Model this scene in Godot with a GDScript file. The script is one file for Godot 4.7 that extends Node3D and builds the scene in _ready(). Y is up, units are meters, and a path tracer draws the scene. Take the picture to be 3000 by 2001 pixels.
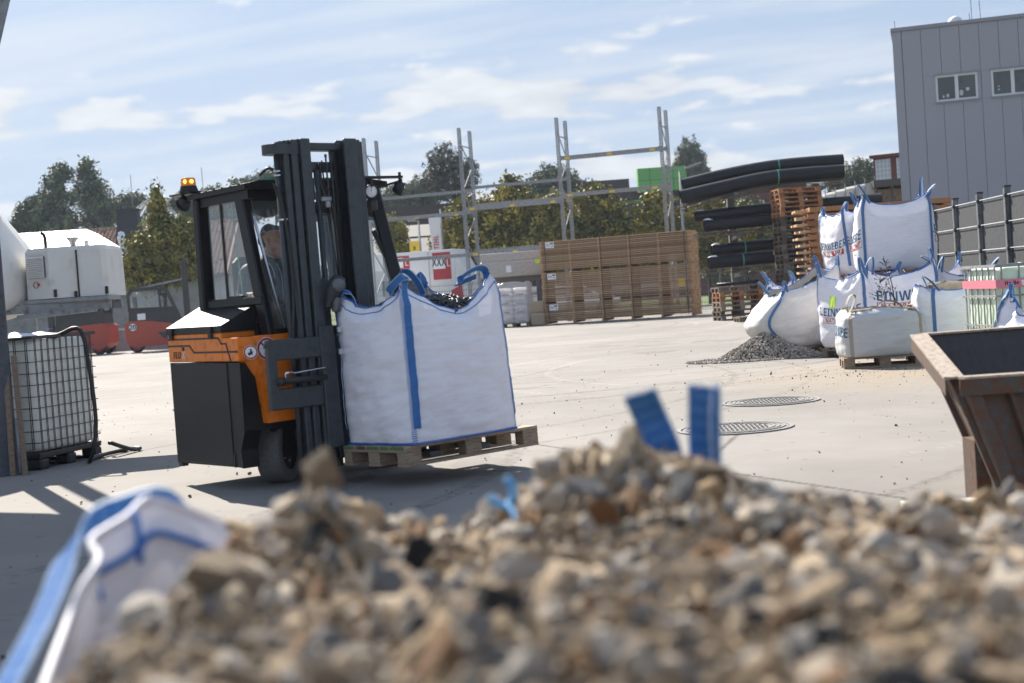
extends Node3D

var M := {}
var used := {}
var R := RandomNumberGenerator.new()


# ---------- naming and placing ----------
func numbered(s: String, parent: Node = null) -> String:
	var key = s if parent == null else str(parent.get_instance_id()) + s
	var n = used.get(key, 0)
	used[key] = n + 1
	return s if n == 0 else "%s_%03d" % [s, n]


func tag(o: Node, label: String, category := "", group := "", kind := "") -> Node:
	if label: o.set_meta("label", label)
	if category: o.set_meta("category", category)
	if group: o.set_meta("group", group)
	if kind: o.set_meta("kind", kind)
	return o


func thing(called: String, label: String, category: String, at := Vector3.ZERO, turn := 0.0, group := "") -> Node3D:
	var o := Node3D.new()
	o.name = numbered(called)
	add_child(o)
	o.position = at
	o.rotation.y = turn
	tag(o, label, category, group)
	return o


func put(st, called: String, mat: Material, parent: Node = null, at := Vector3.ZERO, b := Basis()) -> MeshInstance3D:
	var o := MeshInstance3D.new()
	var home: Node = parent if parent else self
	o.name = numbered(called, parent)
	if st is SurfaceTool:
		st.generate_normals()
		o.mesh = st.commit()
	else:
		o.mesh = st
	o.material_override = mat
	home.add_child(o)
	o.transform = Transform3D(b, at)
	return o


func struct(st, called: String, mat: Material, at := Vector3.ZERO) -> MeshInstance3D:
	var o := put(st, called, mat, null, at)
	o.set_meta("kind", "structure")
	return o


func copy(o: Node3D, at: Vector3, turn: float, label: String, group := "") -> Node3D:
	var base = o.name.rstrip("0123456789").trim_suffix("_")
	var c: Node3D = o.duplicate()
	c.name = numbered(base)
	add_child(c)
	c.position = at
	c.rotation.y = turn
	if label: c.set_meta("label", label)
	if group: c.set_meta("group", group)
	return c


# ---------- mesh helpers ----------
func mb(smooth := false) -> SurfaceTool:
	var st := SurfaceTool.new()
	st.begin(Mesh.PRIMITIVE_TRIANGLES)
	st.set_smooth_group(0 if smooth else -1)
	return st


func tri(st: SurfaceTool, a: Vector3, b: Vector3, c: Vector3) -> void:
	st.add_vertex(a); st.add_vertex(c); st.add_vertex(b)


func quad(st: SurfaceTool, a: Vector3, b: Vector3, c: Vector3, d: Vector3) -> void:
	tri(st, a, b, c); tri(st, a, c, d)


func quv(st: SurfaceTool, p: Array, u: Array) -> void:
	for i in [0, 2, 1, 0, 3, 2]:
		st.set_uv(u[i]); st.add_vertex(p[i])


func box(st: SurfaceTool, c: Vector3, s: Vector3, b := Basis(), ch := 0.0) -> void:
	var h := s * 0.5
	if ch <= 0.0:
		var v := []
		for i in 8:
			v.append(c + b * Vector3(h.x if i & 1 else -h.x, h.y if i & 2 else -h.y, h.z if i & 4 else -h.z))
		quad(st, v[4], v[5], v[7], v[6]); quad(st, v[1], v[0], v[2], v[3]); quad(st, v[5], v[1], v[3], v[7])
		quad(st, v[0], v[4], v[6], v[2]); quad(st, v[6], v[7], v[3], v[2]); quad(st, v[0], v[1], v[5], v[4])
		return
	var k := minf(ch, minf(h.x, minf(h.y, h.z)) * 0.9)
	var P := func(sx, sy, sz, ax):
		var p := Vector3(sx * (h.x - (0.0 if ax == 0 else k)), sy * (h.y - (0.0 if ax == 1 else k)), sz * (h.z - (0.0 if ax == 2 else k)))
		return c + b * p
	for s1 in [-1, 1]:
		for ax in 3:
			var q := []
			for t in [[-1, -1], [1, -1], [1, 1], [-1, 1]]:
				var d := [0, 0, 0]
				d[ax] = s1; d[(ax + 1) % 3] = t[0]; d[(ax + 2) % 3] = t[1]
				q.append(P.call(d[0], d[1], d[2], ax))
			if s1 > 0: quad(st, q[0], q[1], q[2], q[3])
			else: quad(st, q[3], q[2], q[1], q[0])
	for ax in 3:
		var b1 := (ax + 1) % 3
		var c1 := (ax + 2) % 3
		for s1 in [-1, 1]:
			for s2 in [-1, 1]:
				var d0 := [0, 0, 0]; var d1 := [0, 0, 0]
				d0[ax] = -1; d1[ax] = 1
				d0[b1] = s1; d1[b1] = s1; d0[c1] = s2; d1[c1] = s2
				var w := [P.call(d0[0], d0[1], d0[2], b1), P.call(d1[0], d1[1], d1[2], b1), P.call(d1[0], d1[1], d1[2], c1), P.call(d0[0], d0[1], d0[2], c1)]
				if s1 * s2 > 0: quad(st, w[3], w[2], w[1], w[0])
				else: quad(st, w[0], w[1], w[2], w[3])
	for i in 8:
		var sx := 1 if i & 1 else -1
		var sy := 1 if i & 2 else -1
		var sz := 1 if i & 4 else -1
		var a0 = P.call(sx, sy, sz, 0); var a1 = P.call(sx, sy, sz, 1); var a2 = P.call(sx, sy, sz, 2)
		if sx * sy * sz > 0: tri(st, a0, a1, a2)
		else: tri(st, a0, a2, a1)


func span(st: SurfaceTool, lo: Vector3, hi: Vector3, ch := 0.0) -> void:
	box(st, (lo + hi) * 0.5, (hi - lo).abs(), Basis(), ch)


func bar(st: SurfaceTool, a: Vector3, b: Vector3, w: float, h: float, up := Vector3.UP, ch := 0.0) -> void:
	# a rectangular bar from a to b: w across, h along «up»
	var x := (b - a)
	var l := x.length()
	x /= l
	if absf(x.dot(up)) > 0.98: up = Vector3(0, 0, 1) if absf(x.z) < 0.9 else Vector3(1, 0, 0)
	var z := x.cross(up).normalized()
	var y := z.cross(x).normalized()
	box(st, (a + b) * 0.5, Vector3(l, h, w), Basis(x, y, z), ch)


func frame_at(t: Vector3, up := Vector3.UP) -> Basis:
	var z := t.normalized()
	if absf(z.dot(up)) > 0.99: up = Vector3(1, 0, 0)
	var x := up.cross(z).normalized()
	return Basis(x, z.cross(x), z)


func tube(st: SurfaceTool, pts: Array, rad, n := 8, caps := true) -> void:
	var rings := []
	var last := Vector3.ZERO
	var bx := Vector3.ZERO
	for i in pts.size():
		var t: Vector3 = (pts[mini(i + 1, pts.size() - 1)] - pts[maxi(i - 1, 0)]).normalized()
		if i == 0: bx = frame_at(t).x
		bx = (bx - t * bx.dot(t)).normalized()
		var by := t.cross(bx)
		var r: float = rad[i] if rad is Array else rad
		var ring := []
		for k in n:
			var a := TAU * k / n
			ring.append(pts[i] + (bx * cos(a) + by * sin(a)) * r)
		rings.append(ring)
		last = t
	for i in rings.size() - 1:
		for k in n:
			quad(st, rings[i][k], rings[i][(k + 1) % n], rings[i + 1][(k + 1) % n], rings[i + 1][k])
	if caps:
		for e in [0, rings.size() - 1]:
			for k in range(1, n - 1):
				if e == 0: tri(st, rings[e][0], rings[e][k + 1], rings[e][k])
				else: tri(st, rings[e][0], rings[e][k], rings[e][k + 1])


func lathe(st: SurfaceTool, prof: Array, n := 24, xf := Transform3D(), from := 0.0, to := TAU) -> void:
	# prof: Vector2(radius, height) turned about y
	for i in prof.size() - 1:
		for k in n:
			var a0 := from + (to - from) * k / n
			var a1 := from + (to - from) * (k + 1) / n
			var p := func(q: Vector2, a: float): return xf * Vector3(q.x * cos(a), q.y, q.x * sin(a))
			quad(st, p.call(prof[i], a1), p.call(prof[i], a0), p.call(prof[i + 1], a0), p.call(prof[i + 1], a1))


func prism(st: SurfaceTool, poly: Array, d0: float, d1: float, xf := Transform3D()) -> void:
	# a polygon in x, y drawn out along z from d0 to d1
	var pts := PackedVector2Array(poly)
	if not Geometry2D.is_polygon_clockwise(pts): pts.reverse()
	var ix := Geometry2D.triangulate_polygon(pts)
	for e in [d0, d1]:
		for i in range(0, ix.size(), 3):
			var a := xf * Vector3(pts[ix[i]].x, pts[ix[i]].y, e)
			var b := xf * Vector3(pts[ix[i + 1]].x, pts[ix[i + 1]].y, e)
			var c := xf * Vector3(pts[ix[i + 2]].x, pts[ix[i + 2]].y, e)
			var n := (b - a).cross(c - a).dot(xf.basis.z * (1 if e == d1 else -1))
			if n > 0: tri(st, a, b, c)
			else: tri(st, a, c, b)
	for i in pts.size():
		var p := pts[i]
		var q := pts[(i + 1) % pts.size()]
		quad(st, xf * Vector3(q.x, q.y, d1), xf * Vector3(p.x, p.y, d1), xf * Vector3(p.x, p.y, d0), xf * Vector3(q.x, q.y, d0))


func ribbon(st: SurfaceTool, pts: Array, sides: Array, width: float, thick := 0.004, vs := 1.0) -> void:
	# a flat band: sides[i] is the direction across it at pts[i]
	var rows := []
	var run := 0.0
	for i in pts.size():
		var t: Vector3 = (pts[mini(i + 1, pts.size() - 1)] - pts[maxi(i - 1, 0)]).normalized()
		var s: Vector3 = sides[i] if sides.size() > 1 else sides[0]
		s = (s - t * s.dot(t)).normalized()
		var n := t.cross(s) * thick * 0.5
		if i > 0: run += (pts[i] - pts[i - 1]).length()
		var w := s * width * 0.5
		rows.append([pts[i] - w - n, pts[i] + w - n, pts[i] + w + n, pts[i] - w + n, run * vs])
	var un := [0.0, 1.0, 1.0, 0.0]
	for i in rows.size() - 1:
		for k in 4:
			var k1 := (k + 1) % 4
			quv(st, [rows[i][k], rows[i][k1], rows[i + 1][k1], rows[i + 1][k]],
				[Vector2(un[k], rows[i][4]), Vector2(un[k1], rows[i][4]), Vector2(un[k1], rows[i + 1][4]), Vector2(un[k], rows[i + 1][4])])
	for e in [0, rows.size() - 1]:
		var q: Array = rows[e]
		quv(st, [q[0], q[1], q[2], q[3]] if e > 0 else [q[3], q[2], q[1], q[0]], [Vector2(0, q[4]), Vector2(1, q[4]), Vector2(1, q[4]), Vector2(0, q[4])])


func spline(pts: Array, n: int) -> Array:
	var c := Curve3D.new()
	for i in pts.size():
		var a: Vector3 = pts[maxi(i - 1, 0)]
		var b: Vector3 = pts[mini(i + 1, pts.size() - 1)]
		c.add_point(pts[i], -(b - a) / 6.0, (b - a) / 6.0)
	var out := []
	for i in n + 1:
		out.append(c.sample_baked(c.get_baked_length() * i / n, true))
	return out


func words(txt: String, height: float, parent: Node, mat: Material, at: Vector3, b: Basis, called := "lettering", serif := false, bold := 700, squeeze := 1.0) -> MeshInstance3D:
	var t := TextMesh.new()
	var f := SystemFont.new()
	f.font_names = PackedStringArray(["Droid Serif" if serif else "Droid Sans"])
	f.font_weight = bold
	t.font = f
	t.text = txt
	t.font_size = 64
	t.pixel_size = height / 46.0
	t.depth = 0.003
	t.curve_step = 2.0
	var o := MeshInstance3D.new()
	o.name = numbered(called, parent)
	o.mesh = t
	o.material_override = mat
	parent.add_child(o)
	o.transform = Transform3D(b * Basis.from_scale(Vector3(squeeze, 1, 1)), at)
	return o


# ---------- materials ----------
func noise_tex(seed_: int, freq: float, stops: Array, size := 256, type := FastNoiseLite.TYPE_SIMPLEX_SMOOTH, oct := 4, gain := 0.55) -> NoiseTexture2D:
	var n := FastNoiseLite.new()
	n.seed = seed_; n.frequency = freq; n.noise_type = type
	n.fractal_octaves = oct; n.fractal_gain = gain
	var t := NoiseTexture2D.new()
	t.width = size; t.height = size; t.seamless = true; t.generate_mipmaps = false
	t.noise = n
	if stops:
		var g := Gradient.new()
		var off := PackedFloat32Array(); var col := PackedColorArray()
		for s in stops:
			off.append(s[0]); col.append(s[1])
		g.offsets = off; g.colors = col
		t.color_ramp = g
	return t


func lin(r: float, g: float, b: float) -> Color:
	return Color(r, g, b).linear_to_srgb()


func mat(called: String, c: Color, rough := 0.7, metal := 0.0) -> StandardMaterial3D:
	var m := StandardMaterial3D.new()
	m.resource_name = called
	m.albedo_color = c
	m.roughness = rough
	m.metallic = metal
	M[called] = m
	return m


func wear(m: StandardMaterial3D, t: Texture2D, scale: Vector3, world := false) -> StandardMaterial3D:
	m.albedo_texture = t
	m.uv1_triplanar = true
	m.uv1_world_triplanar = world
	m.uv1_scale = scale
	return m


func relief(m: StandardMaterial3D, t: Texture2D, cm: float) -> StandardMaterial3D:
	m.heightmap_enabled = true
	m.heightmap_texture = t
	m.heightmap_scale = cm
	return m


func rel(a: float, b: float, c := 1.0) -> Array:
	return [[0.0, Color(a, a, a)], [0.5, Color(c, c, c) if c < 1.0 else Color((a + b) / 2, (a + b) / 2, (a + b) / 2)], [1.0, Color(b, b, b)]]


func _ready() -> void:
	R.seed = 7
	# camera
	var cam := Camera3D.new()
	cam.name = "camera"
	add_child(cam)
	cam.position = Vector3(0, 1.3, 0)
	cam.rotation_degrees = Vector3(-1.97, 0, -4.0)
	var at := CameraAttributesPhysical.new()
	at.frustum_focal_length = 49.99
	at.frustum_focus_distance = 16.0
	at.frustum_near = 0.1
	at.frustum_far = 3000.0
	at.exposure_aperture = 2.7
	cam.attributes = at
	cam.fov = rad_to_deg(2.0 * atan(1000.5 / 4167.0))
	cam.near = 0.1
	cam.far = 3000.0
	cam.current = true
	# sky
	var env := Environment.new()
	env.background_mode = Environment.BG_SKY
	var sky := Sky.new()
	var pano := PanoramaSkyMaterial.new()
	pano.panorama = sky_picture()
	pano.energy_multiplier = SKY_ENERGY
	sky.sky_material = pano
	env.sky = sky
	env.tonemap_mode = Environment.TONE_MAPPER_LINEAR
	env.tonemap_exposure = EXPOSURE
	env.sdfgi_enabled = true
	env.ssao_enabled = true
	env.ssil_enabled = true
	if FOG > 0.0:
		env.fog_enabled = true
		env.fog_density = FOG
		env.fog_light_color = Color(0.86, 0.91, 1.0)
	var we := WorldEnvironment.new()
	we.name = "world"
	we.environment = env
	add_child(we)
	# sun: behind and to the left, 40 degrees up
	var sun := DirectionalLight3D.new()
	sun.name = "sun"
	add_child(sun)
	sun.look_at_from_position(Vector3(-0.346, 0.643, -0.684) * 100.0, Vector3.ZERO)
	sun.light_energy = SUN
	sun.light_color = Color(1.0, 0.965, 0.91)
	sun.light_angular_distance = 0.53
	sun.shadow_enabled = true
	make_materials()
	build_ground()
	build_silo_corner()
	build_far()
	build_left_yard()
	build_racks()
	build_timber()
	build_pipes()
	build_right_side()
	build_right_bags()
	build_skip()
	build_forklift()
	build_driver()
	build_load()
	build_front_bag()
	build_small()


const SKY_ENERGY := 0.84
const EXPOSURE := 2.55
const SUN := 1.5
const FOG := 0.0004


# ---------- sky ----------
func sky_picture() -> ImageTexture:
	var w := 4096
	var rows := 300        # 26 degrees above the horizon at full width, the rest coarser
	var low := sky_part(w, rows, 26.367, 0.0)
	var high := sky_part(512, 128, 90.0, 26.367)
	high.resize(w, 724, Image.INTERPOLATE_BILINEAR)
	var im := Image.create_empty(w, 2048, false, Image.FORMAT_RGB8)
	im.fill(Color(0.42, 0.42, 0.42))
	im.blit_rect(high, Rect2i(0, 0, w, 724), Vector2i(0, 0))
	im.blit_rect(low, Rect2i(0, 0, w, rows), Vector2i(0, 724))
	return ImageTexture.create_from_image(im)


func sky_part(w: int, h: int, top: float, bottom: float) -> Image:
	var data := PackedByteArray()
	data.resize(w * h * 3)
	var puff := FastNoiseLite.new()
	puff.seed = 11; puff.frequency = 1.0; puff.fractal_octaves = 5; puff.fractal_gain = 0.55; puff.noise_type = FastNoiseLite.TYPE_SIMPLEX_SMOOTH
	var wisp := FastNoiseLite.new()
	wisp.seed = 5; wisp.frequency = 1.0; wisp.fractal_octaves = 4; wisp.fractal_gain = 0.5; wisp.noise_type = FastNoiseLite.TYPE_SIMPLEX_SMOOTH
	var sun := Vector3(-0.346, 0.643, -0.684).normalized()
	for j in h:
		var el := top + (bottom - top) * (j + 0.5) / h
		var er := deg_to_rad(el)
		var se := sin(er)
		var ce := cos(er)
		# the band of small heaped clouds some eight degrees up, a thinner one below it, veils above
		var lay1 := exp(-pow((el - 7.7) / 1.25, 2.0))
		var lay2 := exp(-pow((el - 4.6) / 0.8, 2.0)) * 0.7
		var base_t := clampf(pow(1.0 - se, 4.0), 0.0, 1.0)
		for i in w:
			var az := (i + 0.5) / w * 360.0
			if az > 180.0: az -= 360.0
			var ar := deg_to_rad(az)
			var dx := sin(ar) * ce
			var dz := -cos(ar) * ce
			var cs := dx * sun.x + se * sun.y + dz * sun.z
			# blue, paler to the horizon and towards the sun
			var glow := maxf(0.0, cs)
			glow = 0.12 * pow(glow, 3.0) + 0.10 * pow(glow, 12.0)
			var r := lerpf(0.15, 0.25, base_t) + glow
			var g := lerpf(0.215, 0.305, base_t) + glow
			var b := lerpf(0.335, 0.37, base_t) + glow * 0.95
			# veils: thin streaks on a high layer
			var k := 1.0 / (se + 0.09)
			var px := dx * k
			var pz := dz * k
			var v := wisp.get_noise_2d(px * 0.55 + pz * 0.25 + 3.0, pz * 3.0 - px * 1.1)
			var v2 := wisp.get_noise_2d(px * 0.9 + 40.0, pz * 0.9 + 9.0)
			var veil := clampf(v * 1.0 + v2 * 0.7 + 0.30, 0.0, 1.0) * 0.66
			veil *= clampf(1.05 - (el - 30.0) / 60.0, 0.3, 1.0)
			# heaped clouds
			var n := puff.get_noise_2d(az * 0.17 + 17.0, el * 0.75 + 6.0)
			var big := wisp.get_noise_2d(az * 0.045 + 8.0, el * 0.1 + 90.0)
			var d := n * 1.35 + (lay1 + lay2) * 0.85 - 0.46 + big * 0.6 - 0.30 * smoothstep(4.0, 18.0, az) * smoothstep(40.0, 22.0, az)
			var c := clampf(d * 2.3, 0.0, 1.0)
			c = c * c * (3.0 - 2.0 * c) * 0.78
			var tone := 0.355 + 0.07 * clampf(n * 1.6, -0.6, 1.0) + glow * 0.55
			var fade := clampf(el / 2.5, 0.0, 1.0)
			veil *= fade
			c *= fade
			r = lerpf(r, 0.335 + glow * 0.5, veil); g = lerpf(g, 0.365 + glow * 0.5, veil); b = lerpf(b, 0.405 + glow * 0.5, veil)
			r = lerpf(r, tone * 0.975, c); g = lerpf(g, tone, c); b = lerpf(b, tone * 1.03, c)
			var o := (j * w + i) * 3
			data[o] = to8(r); data[o + 1] = to8(g); data[o + 2] = to8(b)
	return Image.create_from_data(w, h, false, Image.FORMAT_RGB8, data)


func to8(x: float) -> int:
	return int(clampf(1.055 * pow(maxf(x, 0.0), 0.41667) - 0.055, 0.0, 1.0) * 255.0 + 0.5)


# ---------- all materials ----------
func make_materials() -> void:
	var fine := noise_tex(1, 0.05, [], 512)
	var grit := noise_tex(2, 0.16, [], 512, FastNoiseLite.TYPE_SIMPLEX, 3)
	var blot := noise_tex(3, 0.02, [[0.0, Color(0.80, 0.78, 0.76)], [0.45, Color(0.97, 0.96, 0.95)], [1.0, Color(1, 1, 1)]], 512)
	var dusty := noise_tex(4, 0.03, [[0.0, Color(0.62, 0.6, 0.58)], [0.4, Color(0.9, 0.9, 0.9)], [1.0, Color(1, 1, 1)]], 512)
	var grain := noise_tex(6, 0.03, [[0.0, Color(0.62, 0.52, 0.44)], [0.35, Color(0.86, 0.80, 0.74)], [0.6, Color(1, 1, 1)], [0.85, Color(0.88, 0.82, 0.76)], [1.0, Color(0.72, 0.63, 0.55)]], 512)
	var fabric := noise_tex(8, 0.012, [[0.0, Color(0.93, 0.92, 0.91)], [0.35, Color(0.98, 0.98, 0.98)], [1.0, Color(1, 1, 1)]], 512)
	var crease := noise_tex(9, 0.035, [], 512, FastNoiseLite.TYPE_SIMPLEX_SMOOTH, 5, 0.6)
	# truck
	wear(mat("orange_paint", lin(0.86, 0.215, 0.010), 0.36), blot, Vector3(0.9, 0.9, 0.9))
	wear(mat("black_paint", lin(0.011, 0.012, 0.015), 0.42), dusty, Vector3(0.8, 0.8, 0.8))
	M.black_paint.metallic_specular = 0.4
	wear(mat("mast_paint", lin(0.045, 0.053, 0.062), 0.45), dusty, Vector3(0.7, 0.7, 0.7))
	mat("black_plastic", lin(0.02, 0.02, 0.022), 0.55)
	wear(mat("tyre", lin(0.15, 0.15, 0.155), 0.85), dusty, Vector3(2, 2, 2))
	relief(M.tyre, grit, 0.12)
	wear(mat("tyre_black", lin(0.028, 0.028, 0.03), 0.85), dusty, Vector3(2, 2, 2))
	mat("chrome", lin(0.7, 0.7, 0.72), 0.22, 1.0)
	wear(mat("steel", lin(0.33, 0.34, 0.36), 0.45, 0.6), dusty, Vector3(1, 1, 1))
	wear(mat("galvanised", lin(0.33, 0.34, 0.355), 0.6, 0.2), dusty, Vector3(0.6, 0.6, 0.6))
	wear(mat("galvanised_dark", lin(0.16, 0.17, 0.18), 0.6, 0.2), dusty, Vector3(0.6, 0.6, 0.6))
	var glass := mat("glass", Color(0.86, 0.93, 0.92, 0.10), 0.02)
	glass.transparency = BaseMaterial3D.TRANSPARENCY_ALPHA
	var wpane := mat("window_glass", lin(0.02, 0.024, 0.035), 0.06)
	wpane.metallic_specular = 0.5
	mat("green_edge", lin(0.05, 0.30, 0.20), 0.3)
	var amber := mat("amber", Color(1.0, 0.5, 0.05, 0.35), 0.1)
	amber.transparency = BaseMaterial3D.TRANSPARENCY_ALPHA
	amber.refraction_enabled = false
	mat("amber_solid", lin(0.75, 0.24, 0.02), 0.25)
	var lamp := mat("amber_glow", lin(1.0, 0.6, 0.2), 0.4)
	lamp.emission_enabled = true
	lamp.emission = Color(1.0, 0.68, 0.25)
	lamp.emission_energy_multiplier = 1.6
	mat("lamp_lens", lin(0.75, 0.76, 0.78), 0.12)
	mat("black_print", lin(0.018, 0.018, 0.02), 0.5)
	mat("white_print", lin(0.78, 0.78, 0.78), 0.5)
	mat("red_print", lin(0.40, 0.025, 0.03), 0.5)
	mat("dark_red_print", lin(0.30, 0.012, 0.035), 0.45)
	mat("blue_print", lin(0.028, 0.10, 0.19), 0.6)
	mat("yellow_print", lin(0.72, 0.50, 0.03), 0.5)
	mat("silver_print", lin(0.55, 0.56, 0.58), 0.35, 0.4)
	# bags
	for e in [["bag_white", 0.81, 0.80, 0.86], ["bag_dull", 0.62, 0.60, 0.57], ["bag_grey", 0.52, 0.54, 0.56]]:
		var b := wear(mat(e[0], lin(e[1], e[2], e[3]), 0.62), fabric, Vector3(0.8, 5.0, 0.8))
		relief(b, noise_tex(10, 0.08, [], 512, FastNoiseLite.TYPE_SIMPLEX, 3), 0.12)
		b.backlight_enabled = true
		b.backlight = Color(0.35, 0.35, 0.36)
	var strap := mat("blue_strap", Color.WHITE, 0.65)
	strap.albedo_texture = strap_picture(lin(0.012, 0.155, 0.52))
	strap.backlight_enabled = true
	strap.backlight = Color(0.02, 0.08, 0.2)
	var strap2 := mat("faded_strap", Color.WHITE, 0.7)
	strap2.albedo_texture = strap_picture(lin(0.055, 0.17, 0.42))
	mat("grey_strap", lin(0.30, 0.27, 0.22), 0.8)
	mat("blue_thread", lin(0.03, 0.16, 0.50), 0.6)
	mat("lime_label", lin(0.50, 0.75, 0.06), 0.5)
	mat("slate_pebble", Color.WHITE, 0.38).vertex_color_use_as_albedo = true
	var st := wear(mat("stone", Color.WHITE, 0.85), noise_tex(21, 0.05, [[0.0, Color(0.6, 0.57, 0.53)], [0.5, Color(0.92, 0.9, 0.88)], [1.0, Color(1, 1, 1)]], 256), Vector3(7, 7, 7))
	st.vertex_color_use_as_albedo = true
	relief(st, grit, 0.25)
	wear(mat("grit_fill", lin(0.30, 0.26, 0.21), 0.95), grit, Vector3(6, 6, 6))
	wear(mat("dark_fill", lin(0.02, 0.021, 0.023), 0.8), dusty, Vector3(6, 6, 6))
	wear(mat("sand", lin(0.50, 0.41, 0.29), 0.95), grit, Vector3(5, 5, 5))
	# wood
	for e in [["pallet_wood", 0.30, 0.245, 0.185], ["pallet_light", 0.40, 0.33, 0.25], ["pallet_grey", 0.17, 0.145, 0.12], ["pallet_dark", 0.105, 0.075, 0.055], ["timber_a", 0.52, 0.345, 0.195], ["timber_b", 0.60, 0.42, 0.25], ["timber_c", 0.43, 0.265, 0.14], ["timber_d", 0.64, 0.48, 0.31], ["plank_brown", 0.28, 0.125, 0.05], ["plank_orange", 0.42, 0.21, 0.09], ["lath", 0.22, 0.175, 0.135]]:
		wear(mat(e[0], lin(e[1], e[2], e[3]), 0.82), grain, Vector3(0.7, 7.0, 7.0))
	wear(mat("green_paint_wood", lin(0.10, 0.19, 0.055), 0.8), dusty, Vector3(4, 4, 4))
	# tanks
	var tank := wear(mat("tank_white", lin(0.80, 0.81, 0.76), 0.42), fabric, Vector3(1.5, 1.5, 1.5))
	tank.subsurf_scatter_enabled = true
	tank.subsurf_scatter_strength = 0.25
	var tank2 := wear(mat("tank_green", lin(0.66, 0.78, 0.62), 0.4), fabric, Vector3(1.5, 1.5, 1.5))
	tank2.subsurf_scatter_enabled = true
	tank2.subsurf_scatter_strength = 0.25
	mat("cage_dark", lin(0.055, 0.06, 0.065), 0.5, 0.4)
	mat("rubber", lin(0.014, 0.014, 0.015), 0.5)
	mat("pink_tape", lin(0.62, 0.20, 0.26), 0.4)
	wear(mat("white_shell", lin(0.70, 0.69, 0.66), 0.5), noise_tex(16, 0.02, [[0.0, Color(0.88, 0.86, 0.83)], [0.3, Color(0.97, 0.965, 0.96)], [1.0, Color(1, 1, 1)]], 256), Vector3(0.6, 0.6, 0.6))
	wear(mat("post_grey", lin(0.075, 0.085, 0.105), 0.5), dusty, Vector3(0.8, 0.8, 0.8))
	wear(mat("pipe_black", lin(0.011, 0.012, 0.015), 0.42), dusty, Vector3(0.7, 0.7, 0.7))
	M.pipe_black.metallic_specular = 0.4
	# rust: grey paint worn through
	var rust := wear(mat("rusty_paint", Color.WHITE, 0.75), noise_tex(31, 0.022, [[0.0, lin(0.045, 0.016, 0.008)], [0.36, lin(0.11, 0.042, 0.018)], [0.50, lin(0.085, 0.045, 0.026)], [0.60, lin(0.060, 0.055, 0.050)], [0.76, lin(0.075, 0.072, 0.066)], [1.0, lin(0.13, 0.055, 0.025)]], 512, FastNoiseLite.TYPE_SIMPLEX_SMOOTH, 6, 0.68), Vector3(1.1, 1.1, 1.1))
	relief(rust, grit, 0.15)
	wear(mat("skip_inside", lin(0.055, 0.047, 0.046), 0.75), dusty, Vector3(1.2, 1.2, 1.2))
	wear(mat("skip_rim", lin(0.40, 0.36, 0.31), 0.6), noise_tex(32, 0.03, [[0.0, Color(0.4, 0.28, 0.2)], [0.3, Color(0.85, 0.8, 0.76)], [1, Color(1, 1, 1)]], 256), Vector3(2.5, 2.5, 2.5))
	# buildings
	mat("panel_grey", lin(0.30, 0.305, 0.335), 0.55)
	mat("trim_grey", lin(0.24, 0.245, 0.27), 0.5)
	mat("frame_white", lin(0.62, 0.62, 0.64), 0.5)
	wear(mat("fence_sheet", lin(0.040, 0.046, 0.055), 0.7), dusty, Vector3(0.5, 0.5, 0.5))
	wear(mat("roof_tile", lin(0.155, 0.060, 0.036), 0.85), noise_tex(41, 0.04, [[0, Color(0.6, 0.55, 0.52)], [0.6, Color(1, 1, 1)], [1, Color(1, 0.9, 0.85)]], 256), Vector3(0.25, 0.25, 0.25), true)
	wear(mat("slate", lin(0.045, 0.048, 0.055), 0.7), dusty, Vector3(0.4, 0.4, 0.4))
	wear(mat("roof_sheet", lin(0.48, 0.49, 0.50), 0.5), blot, Vector3(0.15, 0.15, 0.15), true)
	wear(mat("render_white", lin(0.60, 0.60, 0.60), 0.8), blot, Vector3(0.15, 0.15, 0.15), true)
	wear(mat("render_grey", lin(0.32, 0.31, 0.30), 0.85), blot, Vector3(0.15, 0.15, 0.15), true)
	wear(mat("market_brown", lin(0.055, 0.034, 0.034), 0.75), blot, Vector3(0.1, 0.1, 0.1), true)
	wear(mat("market_dark", lin(0.05, 0.052, 0.066), 0.6), blot, Vector3(0.1, 0.1, 0.1), true)
	mat("market_green", lin(0.15, 0.42, 0.11), 0.6)
	wear(mat("brick_red", lin(0.16, 0.045, 0.032), 0.85), dusty, Vector3(0.3, 0.3, 0.3), true)
	mat("glass_block", lin(0.40, 0.43, 0.46), 0.25)
	var wrap := wear(mat("shrink_wrap", lin(0.50, 0.47, 0.44), 0.4), blot, Vector3(0.6, 1.6, 0.6))
	relief(wrap, crease, 1.2)
	mat("cardboard", lin(0.38, 0.29, 0.20), 0.8)
	mat("van_white", lin(0.66, 0.66, 0.67), 0.35)
	wear(mat("fork_red", lin(0.50, 0.085, 0.045), 0.45), dusty, Vector3(1, 1, 1))
	wear(mat("fork_grey", lin(0.05, 0.048, 0.048), 0.5), dusty, Vector3(1, 1, 1))
	mat("flag_white", lin(0.6, 0.6, 0.62), 0.8)
	mat("skin", lin(0.42, 0.235, 0.17), 0.55)
	mat("hair", lin(0.012, 0.010, 0.010), 0.6)
	wear(mat("jacket", lin(0.013, 0.013, 0.015), 0.8), dusty, Vector3(5, 5, 5))
	mat("piping", lin(0.30, 0.30, 0.32), 0.6)
	mat("eye_white", lin(0.55, 0.52, 0.5), 0.3)
	mat("lips", lin(0.27, 0.11, 0.09), 0.5)
	mat("dry_twig", lin(0.035, 0.018, 0.013), 0.9)
	# plants
	var leaf := mat("leaf", Color.WHITE, 0.6)
	leaf.vertex_color_use_as_albedo = true
	leaf.backlight_enabled = true
	leaf.backlight = Color(0.16, 0.20, 0.05)
	mat("bark", lin(0.055, 0.045, 0.036), 0.95)
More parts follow.
